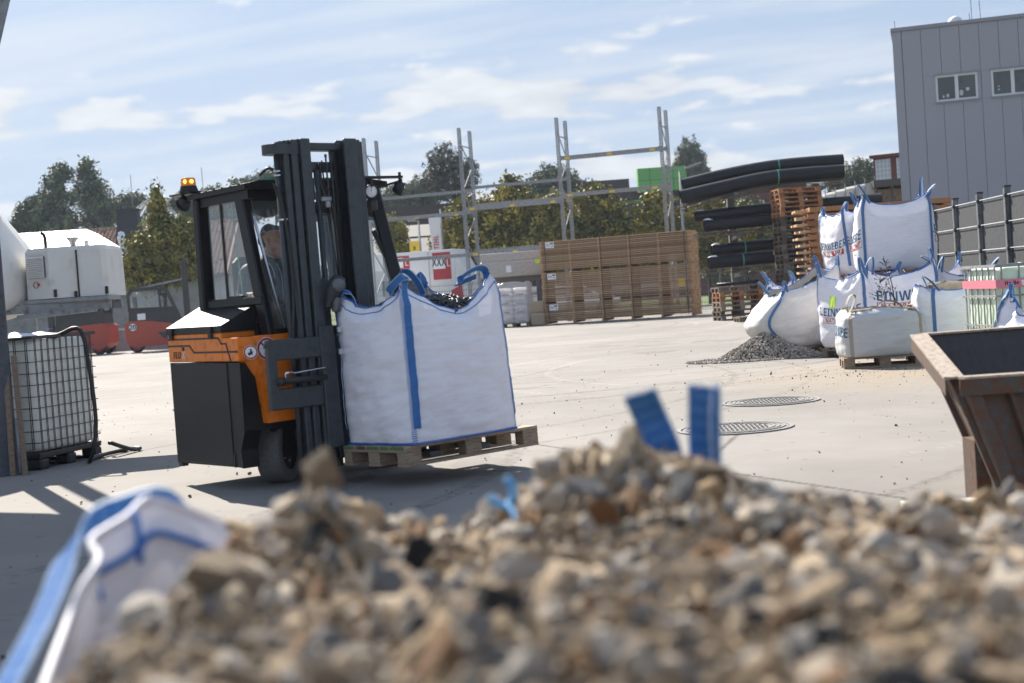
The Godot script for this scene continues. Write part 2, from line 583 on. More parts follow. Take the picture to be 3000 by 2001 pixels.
	wear(mat("grass", lin(0.085, 0.135, 0.03), 0.95), noise_tex(51, 0.06, [[0, Color(0.5, 0.5, 0.45)], [0.6, Color(1, 1, 1)], [1, Color(1, 0.95, 0.7)]], 256), Vector3(0.3, 0.3, 0.3), true)


func strap_picture(c: Color) -> ImageTexture:
	# ribs of a woven band: nine cords along it, crossed by short slanted stitches; white selvedge
	var im := Image.create_empty(64, 64, false, Image.FORMAT_RGB8)
	for y in 64:
		for x in 64:
			var rib := 0.5 + 0.5 * cos(TAU * x / 64.0 * 9.0)
			var wv := 0.5 + 0.5 * cos(TAU * (y * 4.0 / 64.0 + (0.5 if int(x * 9 / 64) % 2 else 0.0)))
			var k := 0.62 + 0.30 * rib + 0.22 * wv * rib
			var d := c * k
			if wv > 0.75 and rib > 0.5: d = d.lerp(Color(0.72, 0.79, 0.92), 0.5)
			if x < 3 or x > 60: d = d.lerp(Color(0.8, 0.83, 0.88), 0.75)
			im.set_pixel(x, y, Color(minf(d.r, 1), minf(d.g, 1), minf(d.b, 1)))
	return ImageTexture.create_from_image(im)


# ---------- ground ----------
func build_ground() -> void:
	var st := mb()
	quad(st, Vector3(-1500, 0, 200), Vector3(1500, 0, 200), Vector3(1500, 0, -2500), Vector3(-1500, 0, -2500))
	struct(st, "ground", M.grass, Vector3(0, -0.03, 0))
	# the yard: pale concrete dust over asphalt, with tyre marks
	var m := mat("yard", Color.WHITE, 0.9)
	m.albedo_texture = yard_picture()
	m.texture_repeat = false
	m.detail_enabled = true
	m.detail_blend_mode = BaseMaterial3D.BLEND_MODE_MUL
	m.detail_uv_layer = BaseMaterial3D.DETAIL_UV_2
	m.uv2_scale = Vector3(1, 1, 1)
	m.detail_albedo = noise_tex(61, 0.045, [[0.0, Color(0.5, 0.49, 0.48)], [0.24, Color(0.74, 0.73, 0.72)], [0.40, Color(0.93, 0.925, 0.92)], [0.6, Color(1, 1, 1)], [1.0, Color(1, 1, 1)]], 1024, FastNoiseLite.TYPE_SIMPLEX, 6, 0.85)
	var y := mb()
	var n := 24
	for i in n:
		for j in n:
			var p := []; var u := []; var u2 := []
			for c in [[0, 0], [1, 0], [1, 1], [0, 1]]:
				var fx := float(i + c[0]) / n
				var fz := float(j + c[1]) / n
				p.append(Vector3(-30 + 60 * fx, 0, 4 - 64 * fz))
				u.append(Vector2(fx, fz))
				u2.append(Vector2(fx * 60 / 4.3, fz * 64 / 4.3))
			for k in [0, 2, 1, 0, 3, 2]:
				y.set_uv(u[k]); y.set_uv2(u2[k]); y.add_vertex(p[k])
	struct(y, "yard_pavement", m)


func yard_picture() -> ImageTexture:
	# 60 by 64 metres in 2048 pixels a side; sRGB
	var s := 2048
	var n := FastNoiseLite.new()
	n.seed = 71; n.frequency = 0.006; n.fractal_octaves = 6; n.fractal_gain = 0.6
	var a := n.get_image(s, s)
	a.convert(Image.FORMAT_L8)
	var src := a.get_data()
	n.seed = 72; n.frequency = 0.05; n.fractal_octaves = 3
	var b := n.get_image(s, s)
	b.convert(Image.FORMAT_L8)
	var src2 := b.get_data()
	var data := PackedByteArray()
	data.resize(s * s * 3)
	var lr := PackedByteArray(); var lg := PackedByteArray(); var lb := PackedByteArray()
	for i in 256:
		var t := i / 255.0
		lr.append(int(clampf(134 + 40 * t, 0, 255))); lg.append(int(clampf(132 + 39.5 * t, 0, 255))); lb.append(int(clampf(129 + 39 * t, 0, 255)))
	var o := 0
	for i in s * s:
		var v := (src[i] * 3 + src2[i]) >> 2
		data[o] = lr[v]; data[o + 1] = lg[v]; data[o + 2] = lb[v]
		o += 3
	var im := Image.create_from_data(s, s, false, Image.FORMAT_RGB8, data)
	var r := RandomNumberGenerator.new()
	r.seed = 73
	var pick := func(x: float, z: float): return Vector2i(int((x + 30.0) / 60.0 * s), int((4.0 - z) / 64.0 * s))
	# tyre tracks: pairs of arcs, dark or dusted pale
	var arcs := []
	for k in 52:
		arcs.append([r.randf_range(-14, 12), r.randf_range(-46, -8), r.randf_range(3, 16), r.randf_range(0, TAU), r.randf_range(0.7, 2.4), r.randf_range(0.9, 1.2), r.randf() < 0.45])
	for q in [[-6.0, -20.0, 9.0, -0.4, 1.6, 1.0, false], [-5.0, -19.0, 12.0, -0.5, 1.4, 1.0, true], [-8.0, -12.0, 7.0, -0.9, 1.8, 1.0, false], [3.0, -30.0, 8.0, 1.2, 2.4, 1.1, true], [2.0, -27.0, 6.0, 0.3, 2.6, 1.1, false], [-3.0, -30.0, 5.5, 4.2, 2.2, 1.1, true], [8.0, -22.0, 7.5, 2.4, 2.0, 1.2, true], [0.5, -36.0, 6.0, 0.0, 3.0, 1.1, false]]:
		arcs.append(q)
	for q in arcs:
		for side in 2:
			var rad: float = q[2] + side * q[5]
			var steps := int(rad * q[4] / 0.02)
			var wide := 3 + r.randi() % 3
			for i in steps:
				var t := float(i) / steps
				var an: float = q[3] + q[4] * t
				var ends := minf(1.0, minf(t, 1.0 - t) * 5.0)
				for w in wide:
					if r.randf() > 0.55 * ends: continue
					var rr := rad + (w - wide * 0.5) * 0.035
					var p: Vector2i = pick.call(q[0] + rr * cos(an), q[1] + rr * sin(an))
					if p.x < 0 or p.y < 0 or p.x >= s or p.y >= s: continue
					var c := im.get_pixelv(p)
					im.set_pixelv(p, c * 1.10 if q[6] else c * (0.84 if w % 2 else 0.90))
	# darker damp or oily patches and dropped crumbs
	for k in 2600:
		var x := r.randf_range(-14, 12); var z := r.randf_range(-45, -6)
		var p: Vector2i = pick.call(x, z)
		if p.x > 0 and p.y > 0 and p.x < s and p.y < s: im.set_pixelv(p, im.get_pixelv(p) * r.randf_range(0.6, 0.85))
	# old oil and water stains with ragged edges
	var sn := FastNoiseLite.new()
	sn.seed = 74; sn.frequency = 0.05; sn.fractal_octaves = 4
	for k in 38:
		var cx := r.randf_range(-13, 10); var cz := r.randf_range(-40, -8)
		var rad := r.randf_range(0.12, 0.7)
		var p0: Vector2i = pick.call(cx - rad * 1.5, cz + rad * 1.5); var p1: Vector2i = pick.call(cx + rad * 1.5, cz - rad * 1.5)
		var dark := r.randf_range(0.86, 0.94)
		for py in range(maxi(p0.y, 0), mini(p1.y, s - 1)):
			for px in range(maxi(p0.x, 0), mini(p1.x, s - 1)):
				var d := Vector2((px - (p0.x + p1.x) * 0.5) / ((p1.x - p0.x) / 3.0), (py - (p0.y + p1.y) * 0.5) / ((p1.y - p0.y) / 3.0)).length()
				if d + sn.get_noise_2d(px * 1.3, py * 1.3) * 0.9 < 0.8: im.set_pixel(px, py, im.get_pixel(px, py) * dark)
	# spilt sand by the bags on the right
	for k in 26000:
		var x := 4.9 + r.randfn(0.0, 1.3); var z := -17.2 + r.randfn(0.0, 1.5)
		var p: Vector2i = pick.call(x, z)
		if p.x > 0 and p.y > 0 and p.x < s and p.y < s: im.set_pixelv(p, im.get_pixelv(p).lerp(Color(0.70, 0.63, 0.53), 0.5))
	# saw-cut joints filled with dark sealant
	for q in [[-4.0, -13.4, 0.9, -23.6], [-4.0, -13.4, -9.0, -11.0], [0.4, -11.5, 4.2, -3.6], [0.4, -11.5, -3.5, -19.5], [1.95, -12.2, 1.0, -9.0]]:
		var l := Vector2(q[2] - q[0], q[3] - q[1])
		var steps := int(l.length() / 0.015)
		for i in steps:
			if r.randf() < 0.15: continue
			var p: Vector2i = pick.call(q[0] + l.x * i / steps, q[1] + l.y * i / steps)
			im.set_pixelv(p, im.get_pixelv(p).lerp(Color(0.25, 0.24, 0.23), 0.62))
	return ImageTexture.create_from_image(im)


# ---------- trees ----------
var clumps := {}


func leaf_clump(kind: int) -> ArrayMesh:
	if clumps.has(kind): return clumps[kind]
	var r := RandomNumberGenerator.new()
	r.seed = 900 + kind
	var st := mb()
	for k in 14:
		var c := Vector3(r.randfn(), r.randfn(), r.randfn()) * 0.42
		var b := Basis.from_euler(Vector3(r.randf() * TAU, r.randf() * TAU, r.randf() * TAU))
		var l := r.randf_range(0.24, 0.42)
		var w := l * r.randf_range(0.5, 0.7)
		var a := c - b.x * l; var e := c + b.x * l
		var p := c + b.z * w + b.y * 0.05; var q := c - b.z * w + b.y * 0.05
		tri(st, a, p, e); tri(st, a, e, q)
	st.generate_normals()
	clumps[kind] = st.commit()
	return clumps[kind]


func tree(called: String, label: String, base: Vector3, h: float, blobs: Array, n: int, leaf: float, col: Color, col2: Color, seed_: int, trunk := 0.2, gaps := 0.0, cat := "tree", group := "") -> Node3D:
	# blobs: [centre from the foot, half sizes]
	var r := RandomNumberGenerator.new()
	r.seed = seed_
	var nz := FastNoiseLite.new()
	nz.seed = seed_; nz.frequency = 1.0
	var t := thing(called, label, cat, base, 0.0, group)
	var st := mb(true)
	var top := Vector3(r.randf_range(-0.3, 0.3), h * 0.8, r.randf_range(-0.2, 0.2))
	tube(st, spline([Vector3.ZERO, Vector3(top.x * 0.3, h * 0.3, 0), top], 8), [trunk, trunk * 0.85, trunk * 0.75, trunk * 0.65, trunk * 0.55, trunk * 0.45, trunk * 0.35, trunk * 0.25, trunk * 0.12], 7)
	for b in blobs:
		for k in 3:
			var e: Vector3 = b[0] + Vector3(r.randf_range(-0.5, 0.5) * b[1].x, r.randf_range(-0.2, 0.6) * b[1].y, r.randf_range(-0.5, 0.5) * b[1].z)
			var f: float = clampf((b[0].y - b[1].y) / h * 0.9, 0.12, 0.75)
			var s := Vector3(top.x * f, h * f, 0)
			tube(st, spline([s, s.lerp(e, 0.5) + Vector3(0, -0.06 * h * 0.3, 0), e], 5), [trunk * 0.4, trunk * 0.33, trunk * 0.26, trunk * 0.2, trunk * 0.14, trunk * 0.07], 5)
	put(st, "trunk", M.bark, t)
	var vol := 0.0
	for b in blobs: vol += b[1].x * b[1].y + b[1].y * b[1].z
	var xf := []
	var cs := []
	for b in blobs:
		var m := int(n * (b[1].x * b[1].y + b[1].y * b[1].z) / vol)
		for k in m:
			var d := Vector3(r.randfn(), r.randfn(), r.randfn()).normalized()
			var lump := 1.0 + 0.28 * nz.get_noise_3dv(d * 2.2 + b[0]) + 0.18 * nz.get_noise_3dv(d * 6.0)
			var q: Vector3 = b[0] + d * b[1] * lump * pow(r.randf(), 0.38)
			if gaps > 0.0 and nz.get_noise_3dv(q * (2.2 / maxf(b[1].x, 0.5))) < -0.35 + gaps: continue
			xf.append(Transform3D(Basis.from_euler(Vector3(r.randf() * TAU, r.randf() * TAU, r.randf() * TAU)).scaled(Vector3.ONE * leaf * r.randf_range(0.7, 1.35)), q))
			var c := col.lerp(col2, clampf(0.35 + 0.9 * nz.get_noise_3dv(q * 0.9) + r.randf_range(-0.2, 0.35), 0.0, 1.0)) * r.randf_range(0.7, 2.1)
			cs.append(c)
	var mm := MultiMesh.new()
	mm.transform_format = MultiMesh.TRANSFORM_3D
	mm.use_colors = true
	mm.mesh = leaf_clump(seed_ % 3)
	mm.instance_count = xf.size()
	for i in xf.size():
		mm.set_instance_transform(i, xf[i]); mm.set_instance_color(i, cs[i])
	var o := MultiMeshInstance3D.new()
	o.name = "crown"
	o.multimesh = mm
	o.material_override = M.leaf
	o.set_meta("kind", "stuff")
	t.add_child(o)
	return t


func blob(x: float, y: float, z: float, a: float, b: float, c: float) -> Array:
	return [Vector3(x, y, z), Vector3(a, b, c)]


# ---------- everything beyond the yard ----------
func build_far() -> void:
	var G1 := Color(0.085, 0.095, 0.022); var G2 := Color(0.25, 0.21, 0.04)     # young street trees turning yellow
	var D1 := Color(0.045, 0.06, 0.028); var D2 := Color(0.085, 0.10, 0.042)     # older dark trees
	var P1 := Color(0.06, 0.075, 0.04); var P2 := Color(0.12, 0.13, 0.065)
	tree("maple_tree", "bushy yellow-green tree behind the red forklifts with one tall leading shoot", Vector3(-15.0, 0, -62), 6.4, [blob(0, 3.9, 0, 1.75, 1.35, 1.5), blob(-0.7, 3.3, 0.2, 1.0, 0.9, 1.0), blob(0.9, 4.6, 0, 0.85, 1.0, 0.8), blob(0.05, 5.6, 0, 0.4, 0.9, 0.4), blob(0.05, 6.5, 0, 0.14, 0.5, 0.14)], 1700, 0.29, G1, G2, 11, 0.12, 0.10)
	tree("poplar_tree", "tall pale poplar, the left one of the pair over the tiled roof", Vector3(-40.2, 0, -130), 15.4, [blob(-0.2, 12.6, 0, 1.5, 2.7, 1.4), blob(0.3, 14.7, 0, 0.9, 1.2, 0.9), blob(-1.2, 11.5, 0, 1.1, 1.6, 1.2), blob(0.3, 9.8, 0, 2.0, 2.0, 1.6)], 900, 0.46, P1, P2, 12, 0.3, 0.28)
	tree("poplar_tree", "tall pale poplar, the right one of the pair over the tiled roof", Vector3(-37.2, 0, -130), 15.6, [blob(-0.4, 13.0, 0, 1.3, 2.7, 1.3), blob(0.7, 12.0, 0, 1.1, 2.2, 1.2), blob(-0.3, 15.2, 0, 0.7, 0.9, 0.7), blob(0.4, 9.8, 0, 1.7, 2.0, 1.5)], 900, 0.46, P1, P2, 13, 0.3, 0.28)
	tree("broadleaf_tree", "low round grey-green tree at the far left, left of the poplars", Vector3(-43.3, 0, -132), 12.6, [blob(0, 11.4, 0, 1.7, 1.7, 1.6), blob(-1.2, 10.2, 0, 1.3, 1.2, 1.2), blob(1.4, 12.3, 0, 1.3, 1.3, 1.2)], 1100, 0.40, D1, P2, 14, 0.3, 0.0)
	tree("broadleaf_tree", "small bush-like tree low at the far left behind the roof ridge", Vector3(-46.2, 0, -134), 10.4, [blob(0, 9.6, 0, 1.5, 1.0, 1.4)], 420, 0.40, D1, P2, 15, 0.25)
	tree("broadleaf_tree", "dark dense tree between the poplars and the glass pyramid", Vector3(-36.6, 0, -141), 13.2, [blob(0, 12.0, 0, 2.2, 1.7, 2.0), blob(1.4, 11.2, 0, 1.4, 1.3, 1.3)], 1000, 0.42, D1, D2, 16, 0.3)
	tree("broadleaf_tree", "dark green tree just behind the peak of the glass pyramid", Vector3(-31.6, 0, -143), 13.0, [blob(0, 11.8, 0, 2.4, 1.5, 2.0), blob(2.3, 12.4, 0, 1.5, 1.3, 1.4)], 1000, 0.42, D1, D2, 17, 0.3)
	for q in [[-28.0, 13.2, 2.0, "grey-green tree crown showing above the cab roof, at its left end"], [-25.0, 13.9, 2.0, "grey-green tree crown showing above the middle of the cab roof"], [-22.3, 14.6, 1.9, "grey-green tree crown above the cab roof beside the mast"]]:
		tree("broadleaf_tree", q[3], Vector3(q[0], 0, -140), q[1], [blob(0, q[1] - 1.2, 0, q[2], 1.7, 1.6), blob(0.9, q[1] - 2.3, 0.4, q[2], 1.5, 1.6)], 900, 0.36, D1, P2, 18 + int(-q[0]), 0.3, 0.05)
	for q in [[-9.4, 11.9, 1.8, "pale green tree behind the rack, nearest the cab"], [-7.0, 12.4, 1.5, "pale green tree behind the rack, left of the sparse tall tree"]]:
		tree("broadleaf_tree", q[3], Vector3(q[0], 0, -131), q[1], [blob(0, q[1] - 1.5, 0, q[2], 1.6, 1.5), blob(-0.6, q[1] - 3.0, 0, q[2] * 1.1, 1.4, 1.5)], 1000, 0.34, P1, Color(0.14, 0.17, 0.07), 40 + int(-q[0]), 0.25, 0.08)
	tree("sparse_tree", "tall sparse grey tree standing behind the second rack frame", Vector3(-3.7, 0, -110), 12.9, [blob(-0.5, 11.6, 0, 1.5, 1.5, 1.2), blob(0.9, 10.6, 0, 1.4, 1.4, 1.2), blob(-1.3, 10.2, 0, 1.0, 1.0, 1.0), blob(0.0, 9.3, 0, 1.3, 1.2, 1.1)], 1500, 0.22, Color(0.045, 0.045, 0.035), Color(0.075, 0.075, 0.05), 51, 0.22, 0.16)
	tree("broadleaf_tree", "rounded pale green tree far behind the middle of the rack", Vector3(4.8, 0, -130), 12.4, [blob(0, 10.9, 0, 2.2, 1.6, 1.8), blob(-1.9, 10.0, 0, 1.6, 1.2, 1.4), blob(1.9, 10.0, 0, 1.6, 1.2, 1.4)], 1300, 0.36, P1, Color(0.12, 0.16, 0.07), 52, 0.3)
	tree("poplar_tree", "broad upright poplar on the horizon right of the rack", Vector3(20.0, 0, -150), 16.4, [blob(0, 13.0, 0, 1.5, 3.4, 1.4), blob(-0.9, 12.0, 0, 1.0, 3.0, 1.0), blob(1.0, 12.2, 0, 0.9, 2.6, 1.0), blob(1.6, 11.0, 0, 0.6, 1.9, 0.7)], 2000, 0.30, D1, P2, 53, 0.3, 0.06)
	tree("broadleaf_tree", "grey-green tree beyond the white shed, left of the grey building", Vector3(28.2, 0, -112), 9.9, [blob(0, 8.4, 0, 1.5, 1.4, 1.5), blob(-1.6, 7.6, 0, 1.3, 1.1, 1.3), blob(1.8, 8.2, 0, 1.2, 1.1, 1.2), blob(0, 6.8, 0, 2.8, 1.2, 1.5)], 1700, 0.30, D1, P2, 54, 0.25, 0.12)
	# the row of young trees along the street
	var row := [[-1.9, 6.5, 1.7, 1.7, "yellow-green street tree behind the second rack frame"], [0.4, 7.3, 1.7, 2.2, "yellow-green street tree, the tallest behind the rack"], [2.6, 6.2, 1.5, 1.8, "yellow-green street tree behind the third rack frame"], [4.9, 6.8, 1.7, 2.1, "dark yellow-green street tree right of the third rack frame"], [7.9, 6.0, 1.5, 1.8, "yellow-green street tree in front of the green market wall"], [10.4, 5.9, 1.6, 1.9, "yellow-green street tree behind the curved black pipes"], [12.6, 5.0, 1.3, 1.5, "yellow-green street tree behind the straight black pipes"]]
	for i in row.size():
		var q: Array = row[i]
		tree("street_tree", q[4], Vector3(q[0], 0, -75.0 + (i % 3) * 0.8), q[1], [blob(0, q[1] - q[3] * 1.05, 0, q[2], q[3], 1.5), blob(-0.7, q[1] - q[3] * 1.6, 0.3, q[2] * 0.8, q[3] * 0.7, 1.2), blob(0.8, q[1] - q[3] * 1.5, 0.2, q[2] * 0.75, q[3] * 0.7, 1.2), blob(0.1, q[1] - 0.5, 0, 0.5, 0.6, 0.5)], 1350, 0.31, Color(0.055, 0.066, 0.013), Color(0.30, 0.235, 0.04), 60 + i, 0.13, 0.10, "tree", "street trees behind the rack")
	tree("street_tree", "small yellow-green tree beside the right pillar of the cab", Vector3(-5.9, 0, -75), 5.9, [blob(0, 4.6, 0, 0.8, 1.2, 0.8), blob(0.5, 3.6, 0, 0.6, 0.6, 0.6)], 700, 0.20, G1, G2, 70, 0.1, 0.05, "tree", "street trees behind the rack")
	for q in [[15.2, -90.0, 6.4, "grey-green tree seen under the curved pipes"], [17.4, -91.0, 6.0, "pale yellow bush-like tree left of the tall pallet stack"], [13.2, -88.0, 5.4, "dull green tree behind the pipe rack post"]]:
		tree("broadleaf_tree", q[3], Vector3(q[0], 0, q[1]), q[2], [blob(0, q[2] - 1.6, 0, 1.7, 1.5, 1.5), blob(0.3, q[2] - 3.2, 0, 1.8, 1.4, 1.5)], 900, 0.30, D1, P2 if q[0] < 17 else Color(0.22, 0.19, 0.05), 80 + int(q[0]), 0.2)
	# low far woodland that closes the horizon
	var mm := MultiMesh.new()
	mm.transform_format = MultiMesh.TRANSFORM_3D
	mm.use_colors = true
	mm.mesh = leaf_clump(1)
	var r := RandomNumberGenerator.new()
	r.seed = 99
	var nz := FastNoiseLite.new()
	nz.seed = 3; nz.frequency = 0.06
	mm.instance_count = 9000
	for i in 9000:
		var x := r.randf_range(-130, 130)
		var top := 5.5 + 2.0 * nz.get_noise_1d(x) + 1.2 * nz.get_noise_1d(x * 5.0)
		mm.set_instance_transform(i, Transform3D(Basis.from_euler(Vector3(r.randf() * 6, r.randf() * 6, r.randf() * 6)).scaled(Vector3.ONE * r.randf_range(0.6, 1.2)), Vector3(x, top * pow(r.randf(), 0.6), -185 - r.randf() * 6)))
		mm.set_instance_color(i, D1.lerp(P2, r.randf()))
	var wood := MultiMeshInstance3D.new()
	wood.name = "woodland"
	wood.multimesh = mm
	wood.material_override = M.leaf
	tag(wood, "low strip of far woodland along the horizon", "woodland", "", "stuff")
	add_child(wood)
	build_left_house()
	build_market()
	build_street()


func gable(t: Node3D, w: float, d: float, eave: float, ridge: float, wall: Material, roof: Material, over := 0.3) -> void:
	# a simple house: ridge along x, front towards +z
	var wl := mb()
	prism(wl, [Vector2(-d / 2, 0), Vector2(d / 2, 0), Vector2(d / 2, eave), Vector2(0, ridge), Vector2(-d / 2, eave)], -w / 2, w / 2, Transform3D(Basis(Vector3(0, 0, 1), Vector3.UP, Vector3(-1, 0, 0)), Vector3.ZERO))
	put(wl, "wall", wall, t)
	var k := (ridge - eave) / (d / 2)
	var rf := mb()
	for e in [-1, 1]:
		bar(rf, Vector3(0, ridge + 0.08, 0.0), Vector3(0, eave + 0.08 - over * k, e * (d / 2 + over)), w + 2 * over, 0.12, Vector3.UP)
	put(rf, "roof", roof, t)


func build_left_house() -> void:
	# the long tiled roof: tiles laid one by one where they show, ridge tiles on top
	var t := thing("tiled_hall", "long low hall with a brown tiled roof behind the white compressor", "building", Vector3(-24.0, 0, -84.0), deg_to_rad(4))
	var wl := mb()
	span(wl, Vector3(-9, 0, -9), Vector3(7.5, 3.5, 3.2))
	put(wl, "wall", M.render_grey, t)
	var rf := mb()
	quad(rf, Vector3(-9.5, 3.46, 3.7), Vector3(7.9, 3.46, 3.7), Vector3(7.9, 6.90, -4.0), Vector3(-9.5, 6.90, -4.0))
	quad(rf, Vector3(7.9, 3.46, -11.7), Vector3(-9.5, 3.46, -11.7), Vector3(-9.5, 6.90, -4.0), Vector3(7.9, 6.90, -4.0))
	tri(rf, Vector3(7.9, 3.46, 3.7), Vector3(7.9, 3.46, -11.7), Vector3(7.9, 6.90, -4.0))
	tri(rf, Vector3(-9.5, 3.46, -11.7), Vector3(-9.5, 3.46, 3.7), Vector3(-9.5, 6.90, -4.0))
	var roof := put(rf, "roof", M.roof_tile, t)
	var mm := MultiMesh.new()
	mm.transform_format = MultiMesh.TRANSFORM_3D
	var tl := mb(true)
	for k in 6:
		var a0 := -0.5 + k / 6.0; var a1 := -0.5 + (k + 1) / 6.0
		quad(tl, Vector3(a0 * 0.24, 0.012 + 0.028 * cos(a0 * PI), 0.21), Vector3(a1 * 0.24, 0.012 + 0.028 * cos(a1 * PI), 0.21), Vector3(a1 * 0.24, 0.028 * cos(a1 * PI), -0.21), Vector3(a0 * 0.24, 0.028 * cos(a0 * PI), -0.21))
		quad(tl, Vector3(a0 * 0.24, -0.02, 0.21), Vector3(a1 * 0.24, -0.02, 0.21), Vector3(a1 * 0.24, 0.012 + 0.028 * cos(a1 * PI), 0.21), Vector3(a0 * 0.24, 0.012 + 0.028 * cos(a0 * PI), 0.21))
	tl.generate_normals()
	mm.mesh = tl.commit()
	var slope := Vector3(0, 6.90 - 3.46, -7.7).normalized()
	var tb := Basis(Vector3(1, 0, 0), Vector3(1, 0, 0).cross(slope), -slope)
	var r := RandomNumberGenerator.new()
	r.seed = 4
	var nx := 70; var ny := 24
	mm.instance_count = nx * ny
	var i := 0
	for y in ny:
		for x in nx:
			mm.set_instance_transform(i, Transform3D(tb * Basis(Vector3(1, 0, 0), 0.05), Vector3(-9.3 + x * 0.245, 3.46, 3.7) + slope * (0.17 + y * 0.345) + tb.y * 0.045 + Vector3(0, r.randf_range(-0.006, 0.006), 0)))
			i += 1
	var tiles := MultiMeshInstance3D.new()
	tiles.name = "roof_tiles"; tiles.multimesh = mm; tiles.material_override = M.roof_tile
	tiles.set_meta("kind", "stuff")
	roof.add_child(tiles)
	for k in 42:
		var rt := mb(true)
		lathe(rt, [Vector2(0.13, 0.0), Vector2(0.11, 0.44)], 8, Transform3D(Basis(Vector3(0, -1, 0), Vector3(1, 0, 0), Vector3(0, 0, 1)), Vector3(-9.4 + k * 0.41, 6.9, -4.0)), PI * 0.5, PI * 1.5)
		put(rt, "ridge_tile", M.roof_tile, roof)
	var gut := mb()
	bar(gut, Vector3(-9.5, 3.42, 3.8), Vector3(7.9, 3.42, 3.8), 0.12, 0.12)
	put(gut, "gutter", M.slate, t)
	# the white metal roof laid over its left part, in standing-seam sheets; its right edge runs down at a slant
	var on := func(x: float, f: float, up: float): return Vector3(x, 3.46, 3.7) + slope * (f * 8.43) + tb.y * up
	for k in 12:
		var x0 := -9.4 + k * 1.0
		var lo: float = clampf((x0 - 3.2) / -5.5, 0.0, 1.0)
		var ed := func(x: float): return clampf(0.10 + (4.0 - x) / 5.2 * 0.9, 0.0, 1.0)
		var f0: float = ed.call(x0); var f1: float = ed.call(x0 + 0.97)
		if f0 <= 0.12: continue
		var sh := mb()
		plate(sh, [on.call(x0, 0.11, 0.10), on.call(x0 + 0.97, 0.11, 0.10), on.call(x0 + 0.97, maxf(f1, 0.115), 0.10), on.call(x0, f0, 0.10)], 0.03, tb.y)
		put(sh, "roof_sheet", M.roof_sheet, roof)
	var ch := mb()
	for q in [[-0.75, 0.75, -0.55, 0.55]]:
		var lo := [Vector3(-0.85, 5.2, -1.6), Vector3(0.75, 5.2, -1.6), Vector3(0.75, 5.2, -3.6), Vector3(-0.85, 5.2, -3.6)]
		var hi := [Vector3(-0.6, 7.85, -1.9), Vector3(0.5, 7.85, -1.9), Vector3(0.5, 7.85, -3.1), Vector3(-0.6, 7.85, -3.1)]
		for k in 4:
			var j := (k + 1) % 4
			quad(ch, lo[k], lo[j], hi[j], hi[k])
		box(ch, Vector3(-0.05, 7.9, -2.5), Vector3(1.35, 0.09, 1.4))
	var chm := put(ch, "slate_turret", M.slate, t)
	chm.position.x = 1.55
	for k in 12:
		var f := (k + 0.5) / 12.0
		var sl := mb()
		box(sl, Vector3(-0.05, 5.2 + 2.6 * f, -1.6 - 0.3 * f + 0.012), Vector3(1.6 - 0.5 * f, 0.03, 0.03))
		put(sl, "slate_course", M.black_plastic, chm)
	var v := mb(true)
	lathe(v, [Vector2(0, 4.5), Vector2(0.24, 4.5), Vector2(0.24, 4.75), Vector2(0.18, 4.95), Vector2(0.17, 5.15), Vector2(0.25, 5.5), Vector2(0.26, 5.62), Vector2(0.17, 5.95), Vector2(0, 5.97)], 16, Transform3D(Basis(), Vector3(1.35, 0.55, -0.6)))
	put(v, "metal_vent", M.chrome, t)
	var yb := thing("yard_wall", "low pale brick wall between the two red forklifts", "wall", Vector3(-16.5, 0, -59.5))
	var wb := mb()
	span(wb, Vector3(-6, 0, -0.12), Vector3(4.6, 0.85, 0.12))
	put(wb, "masonry", M.render_grey, yb)
	var cp := mb()
	span(cp, Vector3(-6.05, 0.855, -0.16), Vector3(4.65, 0.92, 0.16))
	put(cp, "coping", M.render_white, yb)
	# glass pyramid
	var p := thing("pyramid_roof", "pale glass and metal pyramid roof rising behind the tiled ridge", "roof", Vector3(-26.9, 0, -110), deg_to_rad(12))
	var apex := Vector3(0, 10.6, 0)
	var c := [Vector3(-2.3, 8.8, 2.3), Vector3(2.3, 8.8, 2.3), Vector3(2.3, 8.8, -2.3), Vector3(-2.3, 8.8, -2.3)]
	var base := mb()
	span(base, Vector3(-2.2, 0, -2.2), Vector3(2.2, 8.8, 2.2))
	put(base, "wall", M.render_white, p)
	for k in 4:
		var a: Vector3 = c[k]; var b: Vector3 = c[(k + 1) % 4]
		for j in 7:
			var s := mb()
			var g0 := a.lerp(b, (j + 0.04) / 7.0); var g1 := a.lerp(b, (j + 0.96) / 7.0)
			tri(s, g0, g1, apex)
			put(s, "panel", M.roof_sheet, p)
		var rb := mb()
		for j in 8: bar(rb, a.lerp(b, j / 7.0), apex, 0.06, 0.06)
		put(rb, "seams", M.galvanised_dark, p)


